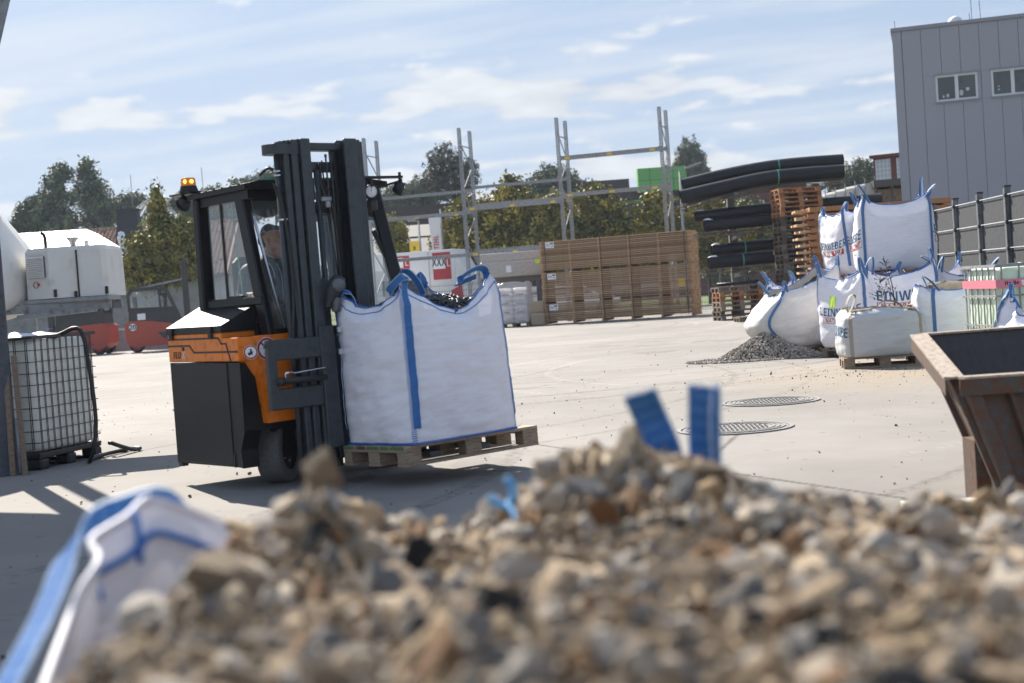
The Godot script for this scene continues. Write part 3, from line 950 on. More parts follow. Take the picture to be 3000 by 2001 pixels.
func build_market() -> void:
	var t := thing("market_hall", "long brown market hall with bright green bands behind the street trees", "building", Vector3(0, 0, -122))
	var w := mb()
	span(w, Vector3(-14, 0, -10), Vector3(15.5, 9.3, 0))
	span(w, Vector3(7.0, 9.3, -8), Vector3(11.0, 10.35, -0.6))
	put(w, "wall", M.market_brown, t)
	var w2 := mb()
	span(w2, Vector3(15.5, 0, -8), Vector3(26, 9.4, 0.4))
	put(w2, "red_wing", M.brick_red, t)
	var g := mb()
	span(g, Vector3(11.6, 9.0, 0.0), Vector3(15.7, 11.0, 1.2))
	var gm := put(g, "green_box", M.market_green, t)
	var sm := mb()
	for k in 3: span(sm, Vector3(12.6 + k, 9.0, 1.2), Vector3(12.63 + k, 11.0, 1.215))
	span(sm, Vector3(11.6, 9.95, 1.2), Vector3(15.7, 9.98, 1.215))
	put(sm, "joints", M.black_plastic, gm)
	for q in [[9.0, 13.5, 8.15, 8.42], [-4.0, 0.0, 6.75, 6.95]]:
		var st := mb()
		span(st, Vector3(q[0], q[2], 0.0), Vector3(q[1], q[3], 0.25))
		put(st, "green_band", M.market_green, t)
	var sg := mb()
	span(sg, Vector3(8.2, 6.2, 0.0), Vector3(14.0, 8.1, 0.2))
	var s := put(sg, "sign_wall", M.market_dark, t)
	words("anöma", 0.42, s, M.white_print, Vector3(10.7, 7.25, 0.21), Basis())
	var rd := mb()
	bar(rd, Vector3(11.5, 7.9, 0.22), Vector3(11.9, 7.3, 0.22), 0.03, 0.16, Vector3(0, 0, 1))
	put(rd, "red_mark", M.red_print, s)
	var vn := mb()
	span(vn, Vector3(4.2, 9.3, -3), Vector3(5.3, 10.1, -2))
	put(vn, "roof_vent", M.galvanised_dark, t)
	# two pale houses in front of it
	var h := thing("white_house", "white house with a dark grey roof behind the rack, left of the banner", "house", Vector3(-6.6, 0, -97))
	gable(h, 5.0, 7.0, 5.3, 6.2, M.render_white, M.slate, 0.15)
	for q in [[-0.3, 4.9], [1.0, 4.9]]:
		var wn := mb()
		span(wn, Vector3(q[0] - 0.3, q[1] - 0.4, 3.5), Vector3(q[0] + 0.3, q[1] + 0.4, 3.53))
		put(wn, "window", M.window_glass, h)
	var h2 := thing("low_house", "long low white building under the white house, with a grey pitched roof", "house", Vector3(-5.6, 0, -90))
	gable(h2, 6.6, 6.0, 4.0, 5.0, M.render_white, M.slate, 0.1)


func mesh_fence(t: Node3D, a: Vector3, b: Vector3, h: float, mtl: Material, panels: int) -> void:
	var d := (b - a) / panels
	var u := d.normalized()
	for k in panels + 1:
		var ps := mb()
		box(ps, a + d * k + Vector3(0, h * 0.52, 0), Vector3(0.06, h * 1.04, 0.06))
		put(ps, "post", mtl, t)
	for k in panels:
		var st := mb()
		var l := d.length()
		var n := int(l / 0.1)
		for j in n: bar(st, a + d * k + u * (j + 0.5) * l / n, a + d * k + u * (j + 0.5) * l / n + Vector3(0, h, 0), 0.008, 0.008)
		for j in 8: bar(st, a + d * k + Vector3(0, h * (j + 0.5) / 8.0, 0.01), a + d * (k + 1) + Vector3(0, h * (j + 0.5) / 8.0, 0.01), 0.012, 0.016)
		put(st, "mesh_panel", mtl, t)


func build_street() -> void:
	var f := thing("mesh_fence", "grey wire mesh fence along the back of the yard behind the rack", "fence", Vector3.ZERO)
	mesh_fence(f, Vector3(-6.0, 0, -60.5), Vector3(16.0, 0, -57.0), 1.9, M.galvanised_dark, 9)
	var f2 := thing("mesh_fence", "tall wire mesh fence behind the red forklifts at the left", "fence", Vector3.ZERO)
	mesh_fence(f2, Vector3(-20.0, 0, -60.2), Vector3(-7.0, 0, -60.5), 2.5, M.galvanised, 5)
	# road beyond the fence
	var rd := mb()
	quad(rd, Vector3(-60, 0, -62.5), Vector3(80, 0, -62.5), Vector3(80, 0, -72), Vector3(-60, 0, -72))
	struct(rd, "road", mat("asphalt", lin(0.16, 0.155, 0.15), 0.9), Vector3(0, -0.02, 0))
	# truck with red signs
	var t := thing("box_truck", "white box truck with big red XXXL signs parked behind the fence", "truck", Vector3(-3.60, 0, -66), deg_to_rad(-14))
	var b := mb()
	span(b, Vector3(-2.8, 1.0, -2.2), Vector3(0.0, 3.5, 0.0), 0.03)
	span(b, Vector3(0.003, 1.0, -2.2), Vector3(1.25, 3.5, -0.03), 0.03)
	prism(b, [Vector2(1.25, 0.9), Vector2(1.8, 0.9), Vector2(1.78, 2.4), Vector2(1.25, 3.48)], -2.2, -0.05)
	put(b, "body", M.van_white, t)
	for q in [[-1.5, 3.03, 1.15, 0.62, "XXL", 0.34], [0.62, 2.75, 0.86, 1.25, "XXXL", 0.36]]:
		var z := 0.012 if q[0] < 0 else -0.018
		var s := mb()
		box(s, Vector3(q[0], q[1], z), Vector3(q[2], q[3], 0.02))
		if q[0] < 0: prism(s, [Vector2(q[0] - 0.1, q[1] - 0.31), Vector2(q[0] + 0.25, q[1] - 0.31), Vector2(q[0] + 0.08, q[1] - 0.52)], z - 0.008, z + 0.008)
		var sm := put(s, "red_sign", M.red_print, t)
		var wh := mb()
		box(wh, Vector3(q[0] - 0.12, q[1] + (0.0 if q[0] < 0 else 0.18), z + 0.013), Vector3(q[2] * 0.68, 0.46 if q[0] < 0 else 0.62, 0.006))
		put(wh, "white_field", M.white_print, sm)
		words(q[4].left(-1), q[5], sm, M.black_print, Vector3(q[0] - 0.12, q[1] + (0.0 if q[0] < 0 else 0.18), z + 0.018), Basis(), "lettering", false, 700, 0.72)
		words("L", q[5] * 0.9, sm, M.white_print, Vector3(q[0] + q[2] * 0.38, q[1] + (0.0 if q[0] < 0 else 0.12), z + 0.014), Basis(), "lettering", false, 500)
	var s2 := mb()
	prism(s2, [Vector2(1.0, 1.15), Vector2(1.55, 1.15), Vector2(1.5, 2.3), Vector2(1.35, 1.75), Vector2(1.0, 1.6)], -0.05, -0.02)
	put(s2, "red_emblem", M.red_print, t)
	var ws := mb()
	span(ws, Vector3(-2.6, 0.55, -2.0), Vector3(1.7, 0.95, -0.2))
	put(ws, "underframe", M.fork_grey, t)
	for x in [-2.0, 1.2]: wheel(t, Vector3(x, 0.42, -0.2), 0.42, 0.26, Vector3(0, 0, 1), M.tyre_black, M.galvanised)
	# the van before it
	var v := thing("van", "white delivery van half hidden behind the cab's right pillar", "van", Vector3(-4.7, 0, -63.2), deg_to_rad(4))
	var vb := mb()
	prism(vb, [Vector2(-2.4, 0.4), Vector2(1.35, 0.4), Vector2(1.38, 1.15), Vector2(1.2, 1.45), Vector2(0.72, 2.35), Vector2(0.5, 2.58), Vector2(-2.3, 2.66), Vector2(-2.4, 2.5)], -1.0, 1.0)
	var vm := put(vb, "body", M.van_white, v)
	for q in [[Vector2(-0.85, 1.5), Vector2(-0.05, 1.5), Vector2(-0.05, 2.15), Vector2(-0.85, 2.2)], [Vector2(0.1, 1.5), Vector2(0.95, 1.5), Vector2(0.62, 2.12), Vector2(0.1, 2.15)]]:
		var wn := mb()
		prism(wn, q, 0.99, 1.012)
		put(wn, "side_window", M.window_glass, vm)
	var wsn := mb()
	quad(wsn, Vector3(1.21, 1.46, 0.9), Vector3(1.21, 1.46, -0.9), Vector3(0.75, 2.33, -0.85), Vector3(0.75, 2.33, 0.85))
	put(wsn, "windscreen", M.window_glass, vm)
	for x in [-1.7, 0.85]: wheel(v, Vector3(x, 0.33, 0.9), 0.33, 0.22, Vector3(0, 0, 1), M.tyre_black, M.galvanised)
	var mr := mb()
	box(mr, Vector3(0.75, 1.65, 1.12), Vector3(0.1, 0.25, 0.2), Basis(), 0.03)
	put(mr, "mirror", M.black_plastic, v)
	# a white car's tail by the timber
	var c := thing("parked_car", "white car with a red tail lamp, seen left of the timber stack", "car", Vector3(2.7, 0, -62), deg_to_rad(2))
	var cb := mb()
	prism(cb, [Vector2(-2.0, 0.35), Vector2(2.0, 0.35), Vector2(2.05, 0.8), Vector2(1.2, 0.98), Vector2(0.5, 1.42), Vector2(-1.2, 1.50), Vector2(-1.9, 1.48), Vector2(-2.05, 1.0)], -0.85, 0.85)
	var cm := put(cb, "body", M.van_white, c)
	var cl := mb()
	prism(cl, [Vector2(-2.03, 1.0), Vector2(-1.86, 1.15), Vector2(-2.0, 1.42)], 0.80, 0.87)
	put(cl, "tail_lamp", M.red_print, cm)
	var cw := mb()
	prism(cw, [Vector2(-1.5, 1.02), Vector2(0.9, 1.02), Vector2(0.45, 1.36), Vector2(-1.3, 1.40)], 0.84, 0.858)
	put(cw, "side_window", M.window_glass, cm)
	for x in [-1.3, 1.3]: wheel(c, Vector3(x, 0.31, 0.78), 0.31, 0.2, Vector3(0, 0, 1), M.tyre_black, M.galvanised)
	# banner, yellow sign, street lamps
	var fl := thing("banner", "tall white banner with red lettering on a pole behind the truck", "banner", Vector3(-3.2, 0, -72))
	var fs := mb(true)
	for k in 10:
		var y0 := 3.1 + k * 0.23; var y1 := y0 + 0.23
		var z0 := 0.05 * sin(k * 0.9); var z1 := 0.05 * sin((k + 1) * 0.9)
		quad(fs, Vector3(-0.46 - 0.012 * k, y0, z0 + 0.05), Vector3(0, y0, 0), Vector3(0, y1, 0), Vector3(-0.46 - 0.012 * (k + 1), y1, z1 + 0.05))
	var fm := put(fs, "cloth", M.flag_white, fl)
	words("STIHL", 0.24, fm, M.red_print, Vector3(-0.26, 4.0, 0.12), Basis(Vector3.BACK, PI / 2))
	var fp := mb(true)
	tube(fp, [Vector3(0.05, 0, 0), Vector3(0.05, 5.75, 0)], 0.035)
	put(fp, "pole", M.galvanised, fl)
	var ysg := thing("yellow_sign", "yellow sign board with dark figures beside the banner", "sign", Vector3(-4.55, 0, -71.5))
	var yb := mb()
	span(yb, Vector3(-0.24, 3.1, -0.04), Vector3(0.24, 4.2, 0.04))
	span(yb, Vector3(-0.03, 0, -0.03), Vector3(0.03, 3.1, 0.03))
	var ym := put(yb, "board", M.yellow_print, ysg)
	words("X", 0.2, ym, M.black_print, Vector3(0, 3.85, 0.045), Basis()); words("X", 0.2, ym, M.black_print, Vector3(0, 3.5, 0.045), Basis())
	for q in [[-4.35, -73.0, 5.3, -0.35, "short street lamp beside the yellow sign"], [8.78, -70.0, 6.75, 0.7, "tall twin-headed street lamp right of the last rack frame"]]:
		var l := thing("street_lamp", q[4], "street lamp", Vector3(q[0], 0, q[1]))
		var ps := mb(true)
		tube(ps, [Vector3.ZERO, Vector3(0, q[2] * 0.5, 0), Vector3(0, q[2], 0)], [0.09, 0.07, 0.05])
		put(ps, "pole", M.galvanised, l)
		for e in ([1] if q[2] < 6 else [1, -1]):
			var hd := mb()
			var k: float = q[3] * e
			bar(hd, Vector3(0, q[2] - 0.03, 0), Vector3(k * 0.5, q[2] + 0.02, 0), 0.05, 0.05)
			bar(hd, Vector3(k * 0.4, q[2] + 0.02, 0), Vector3(k * 1.55 if e > 0 else k * 1.1, q[2] + 0.26 if q[2] > 6 else q[2] + 0.02, 0), 0.26, 0.12, Vector3.UP, 0.03)
			put(hd, "lamp_head", M.galvanised, l)
	# grass verge with a yellow notice behind the timber
	var nt := thing("notice_board", "small yellow notice on the fence between the timber and the pallet stack", "sign", Vector3(7.05, 0, -58.2))
	var nb := mb()
	span(nb, Vector3(-0.18, 1.05, 0), Vector3(0.18, 1.4, 0.02))
	put(nb, "board", M.yellow_print, nt)
	# thin aerials over the left roofs
	for q in [[-30.5, -118.0, 13.2, "thin aerial mast left of the glass pyramid"], [-24.6, -118.0, 13.4, "thin aerial mast right of the glass pyramid"]]:
		var an := thing("aerial", q[3], "aerial", Vector3(q[0], 0, q[1]))
		var am := mb()
		bar(am, Vector3.ZERO, Vector3(0, q[2], 0), 0.045, 0.045)
		put(am, "rod", M.galvanised, an)


# ---------- the silo corner on the left ----------
func rounded(st: SurfaceTool, s: Vector3, r: float, at := Vector3.ZERO, edge := 0.04, n := 6, ribs := 0.0) -> void:
	# a blow-moulded block: rounded corners, eased top and bottom; stands on y = 0
	var levels := [[0.0, edge], [edge * 0.3, edge * 0.3], [edge, 0.0]]
	for k in range(1, 8): levels.append([edge + (s.y - 2 * edge) * k / 8.0, -ribs if k % 2 else 0.0])
	levels.append([s.y - edge, 0.0]); levels.append([s.y - edge * 0.3, edge * 0.3]); levels.append([s.y, edge])
	var rings := []
	for l in levels:
		var ring := []
		var hx: float = s.x / 2 - l[1]
		var hz: float = s.z / 2 - l[1]
		for q in 4:
			var cx: float = (hx - r) * (1 if q in [0, 3] else -1)
			var cz: float = (hz - r) * (1 if q in [0, 1] else -1)
			for k in n + 1:
				var a := (q + float(k) / n) * PI / 2
				ring.append(at + Vector3(cx + r * cos(a), l[0], cz + r * sin(a)))
		rings.append(ring)
	for i in rings.size() - 1:
		var m: int = rings[i].size()
		for k in m:
			quad(st, rings[i][(k + 1) % m], rings[i][k], rings[i + 1][k], rings[i + 1][(k + 1) % m])
	for e in [0, rings.size() - 1]:
		for k in range(1, rings[e].size() - 1):
			if e: tri(st, rings[e][0], rings[e][k + 1], rings[e][k])
			else: tri(st, rings[e][0], rings[e][k], rings[e][k + 1])


func build_silo_corner() -> void:
	# a tall silo on four legs, mostly outside the frame; it shades the ground at the lower left
	var t := thing("silo", "tall silo on grey steel legs at the left edge beside the caged tank", "silo", Vector3(-6.22, 0, -13.37), deg_to_rad(20))
	for q in [[1.32, 1.3], [-1.3, 1.3], [1.3, -1.3], [-1.3, -1.3]]:
		var st := mb()
		box(st, Vector3(q[0], 2.2, q[1]), Vector3(0.16, 4.4, 0.2), Basis(), 0.012)
		box(st, Vector3(q[0], 0.012, q[1]), Vector3(0.3, 0.024, 0.32))
		var leg := put(st, "leg", M.post_grey, t)
		var bt := mb()
		lathe(bt, [Vector2(0, 0.05), Vector2(0.016, 0.05), Vector2(0.018, 0.024)], 8, Transform3D(Basis(), Vector3(q[0] + 0.11, 0, q[1] + 0.13)))
		put(bt, "bolt", M.steel, leg)
	var br := mb()
	bar(br, Vector3(1.40, 3.55, 1.1), Vector3(1.74, 4.7, 1.1), 0.07, 0.1)
	put(br, "brace", M.galvanised, t)
	for q in [[Vector3(-1.3, 3.2, 1.3), Vector3(1.3, 4.3, 1.3)], [Vector3(1.3, 0.6, -1.3), Vector3(-1.3, 4.2, -1.3)], [Vector3(-1.3, 4.25, 1.3), Vector3(-1.3, 4.25, -1.3)], [Vector3(1.3, 4.25, 1.2), Vector3(1.3, 4.25, -1.3)]]:
		var b2 := mb()
		bar(b2, q[0], q[1], 0.08, 0.1)
		put(b2, "brace", M.post_grey, t)
	var body := mb(true)
	lathe(body, [Vector2(0.0, 2.9), Vector2(0.25, 2.9), Vector2(1.18, 4.3), Vector2(1.2, 4.5), Vector2(1.2, 7.2), Vector2(0.9, 7.6), Vector2(0.0, 7.8)], 28)
	put(body, "vessel", M.galvanised, t)

	var h := thing("hopper", "rounded white plastic hopper behind the grey silo leg at the left edge", "hopper", Vector3(-6.3, 0, -14.6))
	var sh := mb(true)
	lathe(sh, [Vector2(0, 1.36), Vector2(1.1, 1.38), Vector2(1.24, 1.42), Vector2(1.42, 1.50), Vector2(1.47, 1.58), Vector2(1.475, 1.75), Vector2(1.46, 1.94), Vector2(1.36, 2.14), Vector2(1.24, 2.32), Vector2(1.16, 2.43), Vector2(0.95, 2.75), Vector2(0.6, 3.2), Vector2(0, 3.4)], 48)
	put(sh, "shell", M.white_shell, h)
	for q in [-1, 1]:
		for e in [-1, 1]:
			var l := mb()
			bar(l, Vector3(0.75 * q, 0, 0.75 * e), Vector3(0.75 * q, 1.4, 0.75 * e), 0.1, 0.1)
			put(l, "leg", M.post_grey, h)

	# the compressor on its rail
	var c := thing("compressor", "white air compressor cabinet with louvred vent, on a steel rail beside the hopper", "compressor", Vector3(-4.42, 1.56, -14.5))
	var cab := mb()
	# plan: a narrow grey front face to the left, a chamfer, the broad white side
	var plan := [Vector2(-0.40, 0.20), Vector2(-0.14, 0.29), Vector2(0.36, 0.18), Vector2(0.40, 0.10), Vector2(0.40, -0.5), Vector2(-0.40, -0.5)]
	var lo := []; var hi := []; var top := []
	for p in plan:
		lo.append(Vector3(p.x, 0, p.y)); hi.append(Vector3(p.x * 0.985, 0.47, p.y * 0.98)); top.append(Vector3(p.x * 0.93, 0.51, p.y * 0.9))
	for i in plan.size():
		var j := (i + 1) % plan.size()
		quad(cab, lo[i], lo[j], hi[j], hi[i]); quad(cab, hi[i], hi[j], top[j], top[i])
	for i in range(1, plan.size() - 1):
		tri(cab, top[0], top[i], top[i + 1]); tri(cab, lo[0], lo[i + 1], lo[i])
	put(cab, "cabinet", M.white_shell, c)
	var face := Basis(Vector3(0.945, 0, 0.327).normalized(), Vector3.UP, Vector3(-0.327, 0, 0.945).normalized())
	var fc := Vector3(-0.27, 0.25, 0.247)
	var vent := mb()
	box(vent, fc + face * Vector3(0, 0.07, 0.006), Vector3(0.20, 0.21, 0.012), face)
	var vt := put(vent, "vent", M.post_grey, c)
	for k in 10:
		var sl := mb()
		box(sl, fc + face * Vector3(0, -0.025 + k * 0.021, 0.02), Vector3(0.19, 0.012, 0.022), face * Basis(Vector3.RIGHT, 0.7))
		put(sl, "slat", M.white_shell, vt)
	words("IR", 0.026, c, M.red_print, fc + face * Vector3(0.01, -0.105, 0.008), face, "emblem")
	var ring := mb()
	lathe(ring, [Vector2(0.034, 0), Vector2(0.034, 0.003), Vector2(0.029, 0.003), Vector2(0.029, 0)], 20, Transform3D(face * Basis(Vector3.RIGHT, PI / 2), fc + face * Vector3(-0.02, -0.105, 0.005)))
	put(ring, "emblem_ring", M.red_print, c)
	var seam := mb()
	box(seam, Vector3(0.13, 0.235, 0.236), Vector3(0.014, 0.47, 0.012))
	put(seam, "door_seam", M.black_plastic, c)
	for q in [[0.10, 0.02, 0.25], [-0.09, 0.05, 0.29], [0.385, 0.05, 0.15]]:
		var ct := mb()
		box(ct, Vector3(q[0], q[1], q[2]), Vector3(0.024, 0.075, 0.03))
		put(ct, "door_catch", M.black_plastic, c)
	var ex := mb(true)
	tube(ex, spline([Vector3(-0.26, 0.49, -0.05), Vector3(-0.26, 0.62, -0.05), Vector3(-0.275, 0.665, -0.05), Vector3(-0.30, 0.68, -0.05)], 8), 0.017)
	put(ex, "exhaust_pipe", M.tyre_black, c)
	var cap := mb(true)
	lathe(cap, [Vector2(0, 0.49), Vector2(0.03, 0.49), Vector2(0.03, 0.56), Vector2(0.06, 0.60), Vector2(0.06, 0.612), Vector2(0, 0.612)], 14, Transform3D(Basis(), Vector3(0.02, 0, -0.05)))
	put(cap, "rain_cap", M.steel, c)
	var cap2 := mb(true)
	lathe(cap2, [Vector2(0, 0.49), Vector2(0.025, 0.49), Vector2(0.022, 0.57), Vector2(0, 0.58)], 12, Transform3D(Basis(), Vector3(0.16, 0, -0.05)))
	put(cap2, "filler_cap", M.white_shell, c)
	var rail := mb()
	box(rail, Vector3(0.0, -0.025, 0.05), Vector3(0.86, 0.04, 0.45), Basis(), 0.006)
	bar(rail, Vector3(-0.62, -0.09, 0.27), Vector3(0.42, -0.09, 0.16), 0.05, 0.085); bar(rail, Vector3(-0.6, -0.09, -0.25), Vector3(0.42, -0.09, -0.25), 0.05, 0.085)
	bar(rail, Vector3(-0.5, -0.17, 0.2), Vector3(0.25, -0.13, 0.12), 0.2, 0.05)
	put(rail, "rail", M.galvanised, c)
	var leg := mb()
	for q in [-0.9]: bar(leg, Vector3(q, -1.56, -0.35), Vector3(q, -0.1, -0.35), 0.08, 0.08)
	put(leg, "support_leg", M.post_grey, c)

	# the caged tank
	var b := thing("caged_tank", "white liquid tank in a dark wire cage on a black pallet, left edge", "tank", Vector3(-4.74, 0, -13.40), deg_to_rad(-16))
	make_ibc(b, M.tank_white, M.cage_dark, M.black_plastic, 10, true)
	var hose := thing("hose", "thick black hose looping from the caged tank's top down to the ground", "hose")
	var hs := mb(true)
	tube(hs, spline([Vector3(-4.30, 1.17, -13.2), Vector3(-4.16, 1.21, -13.2), Vector3(-4.06, 1.25, -13.2), Vector3(-3.99, 1.235, -13.2), Vector3(-3.95, 1.13, -13.18), Vector3(-3.92, 0.90, -13.15), Vector3(-3.885, 0.6, -13.1), Vector3(-3.87, 0.35, -13.05), Vector3(-3.885, 0.16, -13.0), Vector3(-3.95, 0.03, -13.05), Vector3(-4.0, 0.028, -13.3), Vector3(-3.95, 0.026, -13.7), Vector3(-3.85, 0.026, -13.95)], 60), 0.021, 8)
	put(hs, "bent_hose", M.rubber, hose)
	var h2 := mb(true)
	tube(h2, spline([Vector3(-3.95, 0.12, -13.72), Vector3(-3.9, 0.13, -13.6), Vector3(-3.83, 0.08, -13.7), Vector3(-3.76, 0.03, -13.85), Vector3(-3.73, 0.026, -13.98), Vector3(-3.80, 0.024, -14.05), Vector3(-3.92, 0.024, -13.95)], 30), 0.02, 8)
	put(h2, "lying_end", M.rubber, hose)
	for q in [[-4.475, -4.465, 1.06, "weathered plank leaning on the silo leg, the one nearer the leg", 0.05], [-4.40, -4.36, 1.05, "weathered plank leaning right of its neighbour against the caged tank", 0.045]]:
		var pl := mb()
		bar(pl, Vector3(q[1] + 0.02, 0.0, -12.44), Vector3(q[0], q[2], -12.56), 0.028, q[4], Vector3(1, 0, 0), 0.003)
		tag(put(pl, "plank", M.lath), q[3], "plank", "planks leaning by the silo leg")
	var gp := mb(true)
	tube(gp, [Vector3(-4.375, 0.02, -12.47), Vector3(-4.40, 0.5, -12.52)], 0.024, 10)
	tag(put(gp, "pipe_offcut", M.galvanised), "short grey pipe standing between the two leaning planks", "pipe")
	var cl := mb(true)
	var nz := FastNoiseLite.new()
	nz.seed = 5; nz.frequency = 4.0
	crumple(cl, Vector3(-4.73, 1.195, -13.2), Vector3(1.0, 0.05, 0.7), nz, -0.28)
	var sheet := put(cl, "folded_sacks", M.bag_white)
	tag(sheet, "flattened white sacks lying on top of the caged tank", "sack")
	for k in 3:
		var bl := mb()
		box(bl, Vector3(-4.62 + k * 0.2, 1.262, -12.92 - 0.05 * k), Vector3(0.10, 0.004, 0.035), Basis(Vector3.UP, 0.3 + k))
		put(bl, "blue_print", M.blue_thread, sheet)


func crumple(st: SurfaceTool, c: Vector3, s: Vector3, nz: FastNoiseLite, turn := 0.0, n := 14) -> void:
	var b := Basis(Vector3.UP, turn)
	var p := func(i: int, j: int):
		var u := i / float(n) - 0.5
		var v := j / float(n) - 0.5
		var rim := 1.0 - pow(maxf(absf(u), absf(v)) * 2.0, 4.0)
		return c + b * Vector3(u * s.x * (1 + 0.06 * nz.get_noise_2d(v * 3, 5)), s.y * (0.25 + 0.75 * rim) * (0.8 + 0.9 * nz.get_noise_2d(u * s.x, v * s.z)), v * s.z * (1 + 0.08 * nz.get_noise_2d(u * 3, 15)))
	for i in n:
		for j in n:
			quad(st, p.call(i, j + 1), p.call(i + 1, j + 1), p.call(i + 1, j), p.call(i, j))


func make_ibc(t: Node3D, body: Material, cage: Material, base: Material, nv: int, wire: bool) -> void:
	var st := mb(true)
	rounded(st, Vector3(1.15, 1.02, 0.95), 0.10, Vector3(0, 0.155, 0), 0.05, 6, 0.006)
	put(st, "tank", body, t)
	var lid := mb(true)
	lathe(lid, [Vector2(0, 1.22), Vector2(0.10, 1.22), Vector2(0.11, 1.21), Vector2(0.11, 1.165)], 18)
	put(lid, "lid", M.black_plastic, t)
	var cg := mb()
	var w := 0.595; var d := 0.495
	var r := 0.0035 if wire else 0.010
	var top := 1.185
	for k in nv:
		for e in [-1, 1]:
			var z := -d + 0.05 + (2 * d - 0.1) * k / (nv - 1)
			var x := -w + 0.06 + (2 * w - 0.12) * k / (nv - 1)
			for s in ([-0.009, 0.009] if wire else [0.0]):
				bar(cg, Vector3(e * w, 0.12, z + s), Vector3(e * w, top, z + s), r * 1.6, r * 1.6)
				bar(cg, Vector3(x + s, 0.12, e * d), Vector3(x + s, top, e * d), r * 1.6, r * 1.6)
	var hn := 11 if wire else 4
	for k in hn:
		var y := 0.14 + (top - 0.14) * k / (hn - 1)
		var rr := r * (2.0 if wire else 2.2)
		var off := r * 1.4
		for e in [-1, 1]:
			bar(cg, Vector3(-w - off, y, e * (d + off)), Vector3(w + off, y, e * (d + off)), rr, rr)
			bar(cg, Vector3(e * (w + off), y, -d - off), Vector3(e * (w + off), y, d + off), rr, rr)
	put(cg, "cage", cage, t)
	var rim := mb()
	for e in [-1, 1]:
		bar(rim, Vector3(-w - 0.02, top + 0.012, e * (d + 0.004)), Vector3(w + 0.02, top + 0.012, e * (d + 0.004)), 0.03, 0.03)
		bar(rim, Vector3(e * (w + 0.004), top + 0.0125, -d), Vector3(e * (w + 0.004), top + 0.0125, d), 0.03, 0.029)
	put(rim, "cage_rim", cage, t)
	var ba := mb()
	box(ba, Vector3(0, 0.128, 0), Vector3(1.2, 0.05, 1.0), Basis(), 0.006)
	put(ba, "pallet_deck", base, t)
	for x in [-0.53, 0.0, 0.53]:
		for z in [-0.43, 0.0, 0.43]:
			var ft := mb()
			box(ft, Vector3(x, 0.052, z), Vector3(0.15, 0.1035, 0.14), Basis(), 0.02)
			put(ft, "foot", base, t)
	var sk := mb()
	for e in [-0.43, 0.0, 0.43]: box(sk, Vector3(0, 0.011, e), Vector3(1.19, 0.022, 0.11))
	put(sk, "skid", base, t)


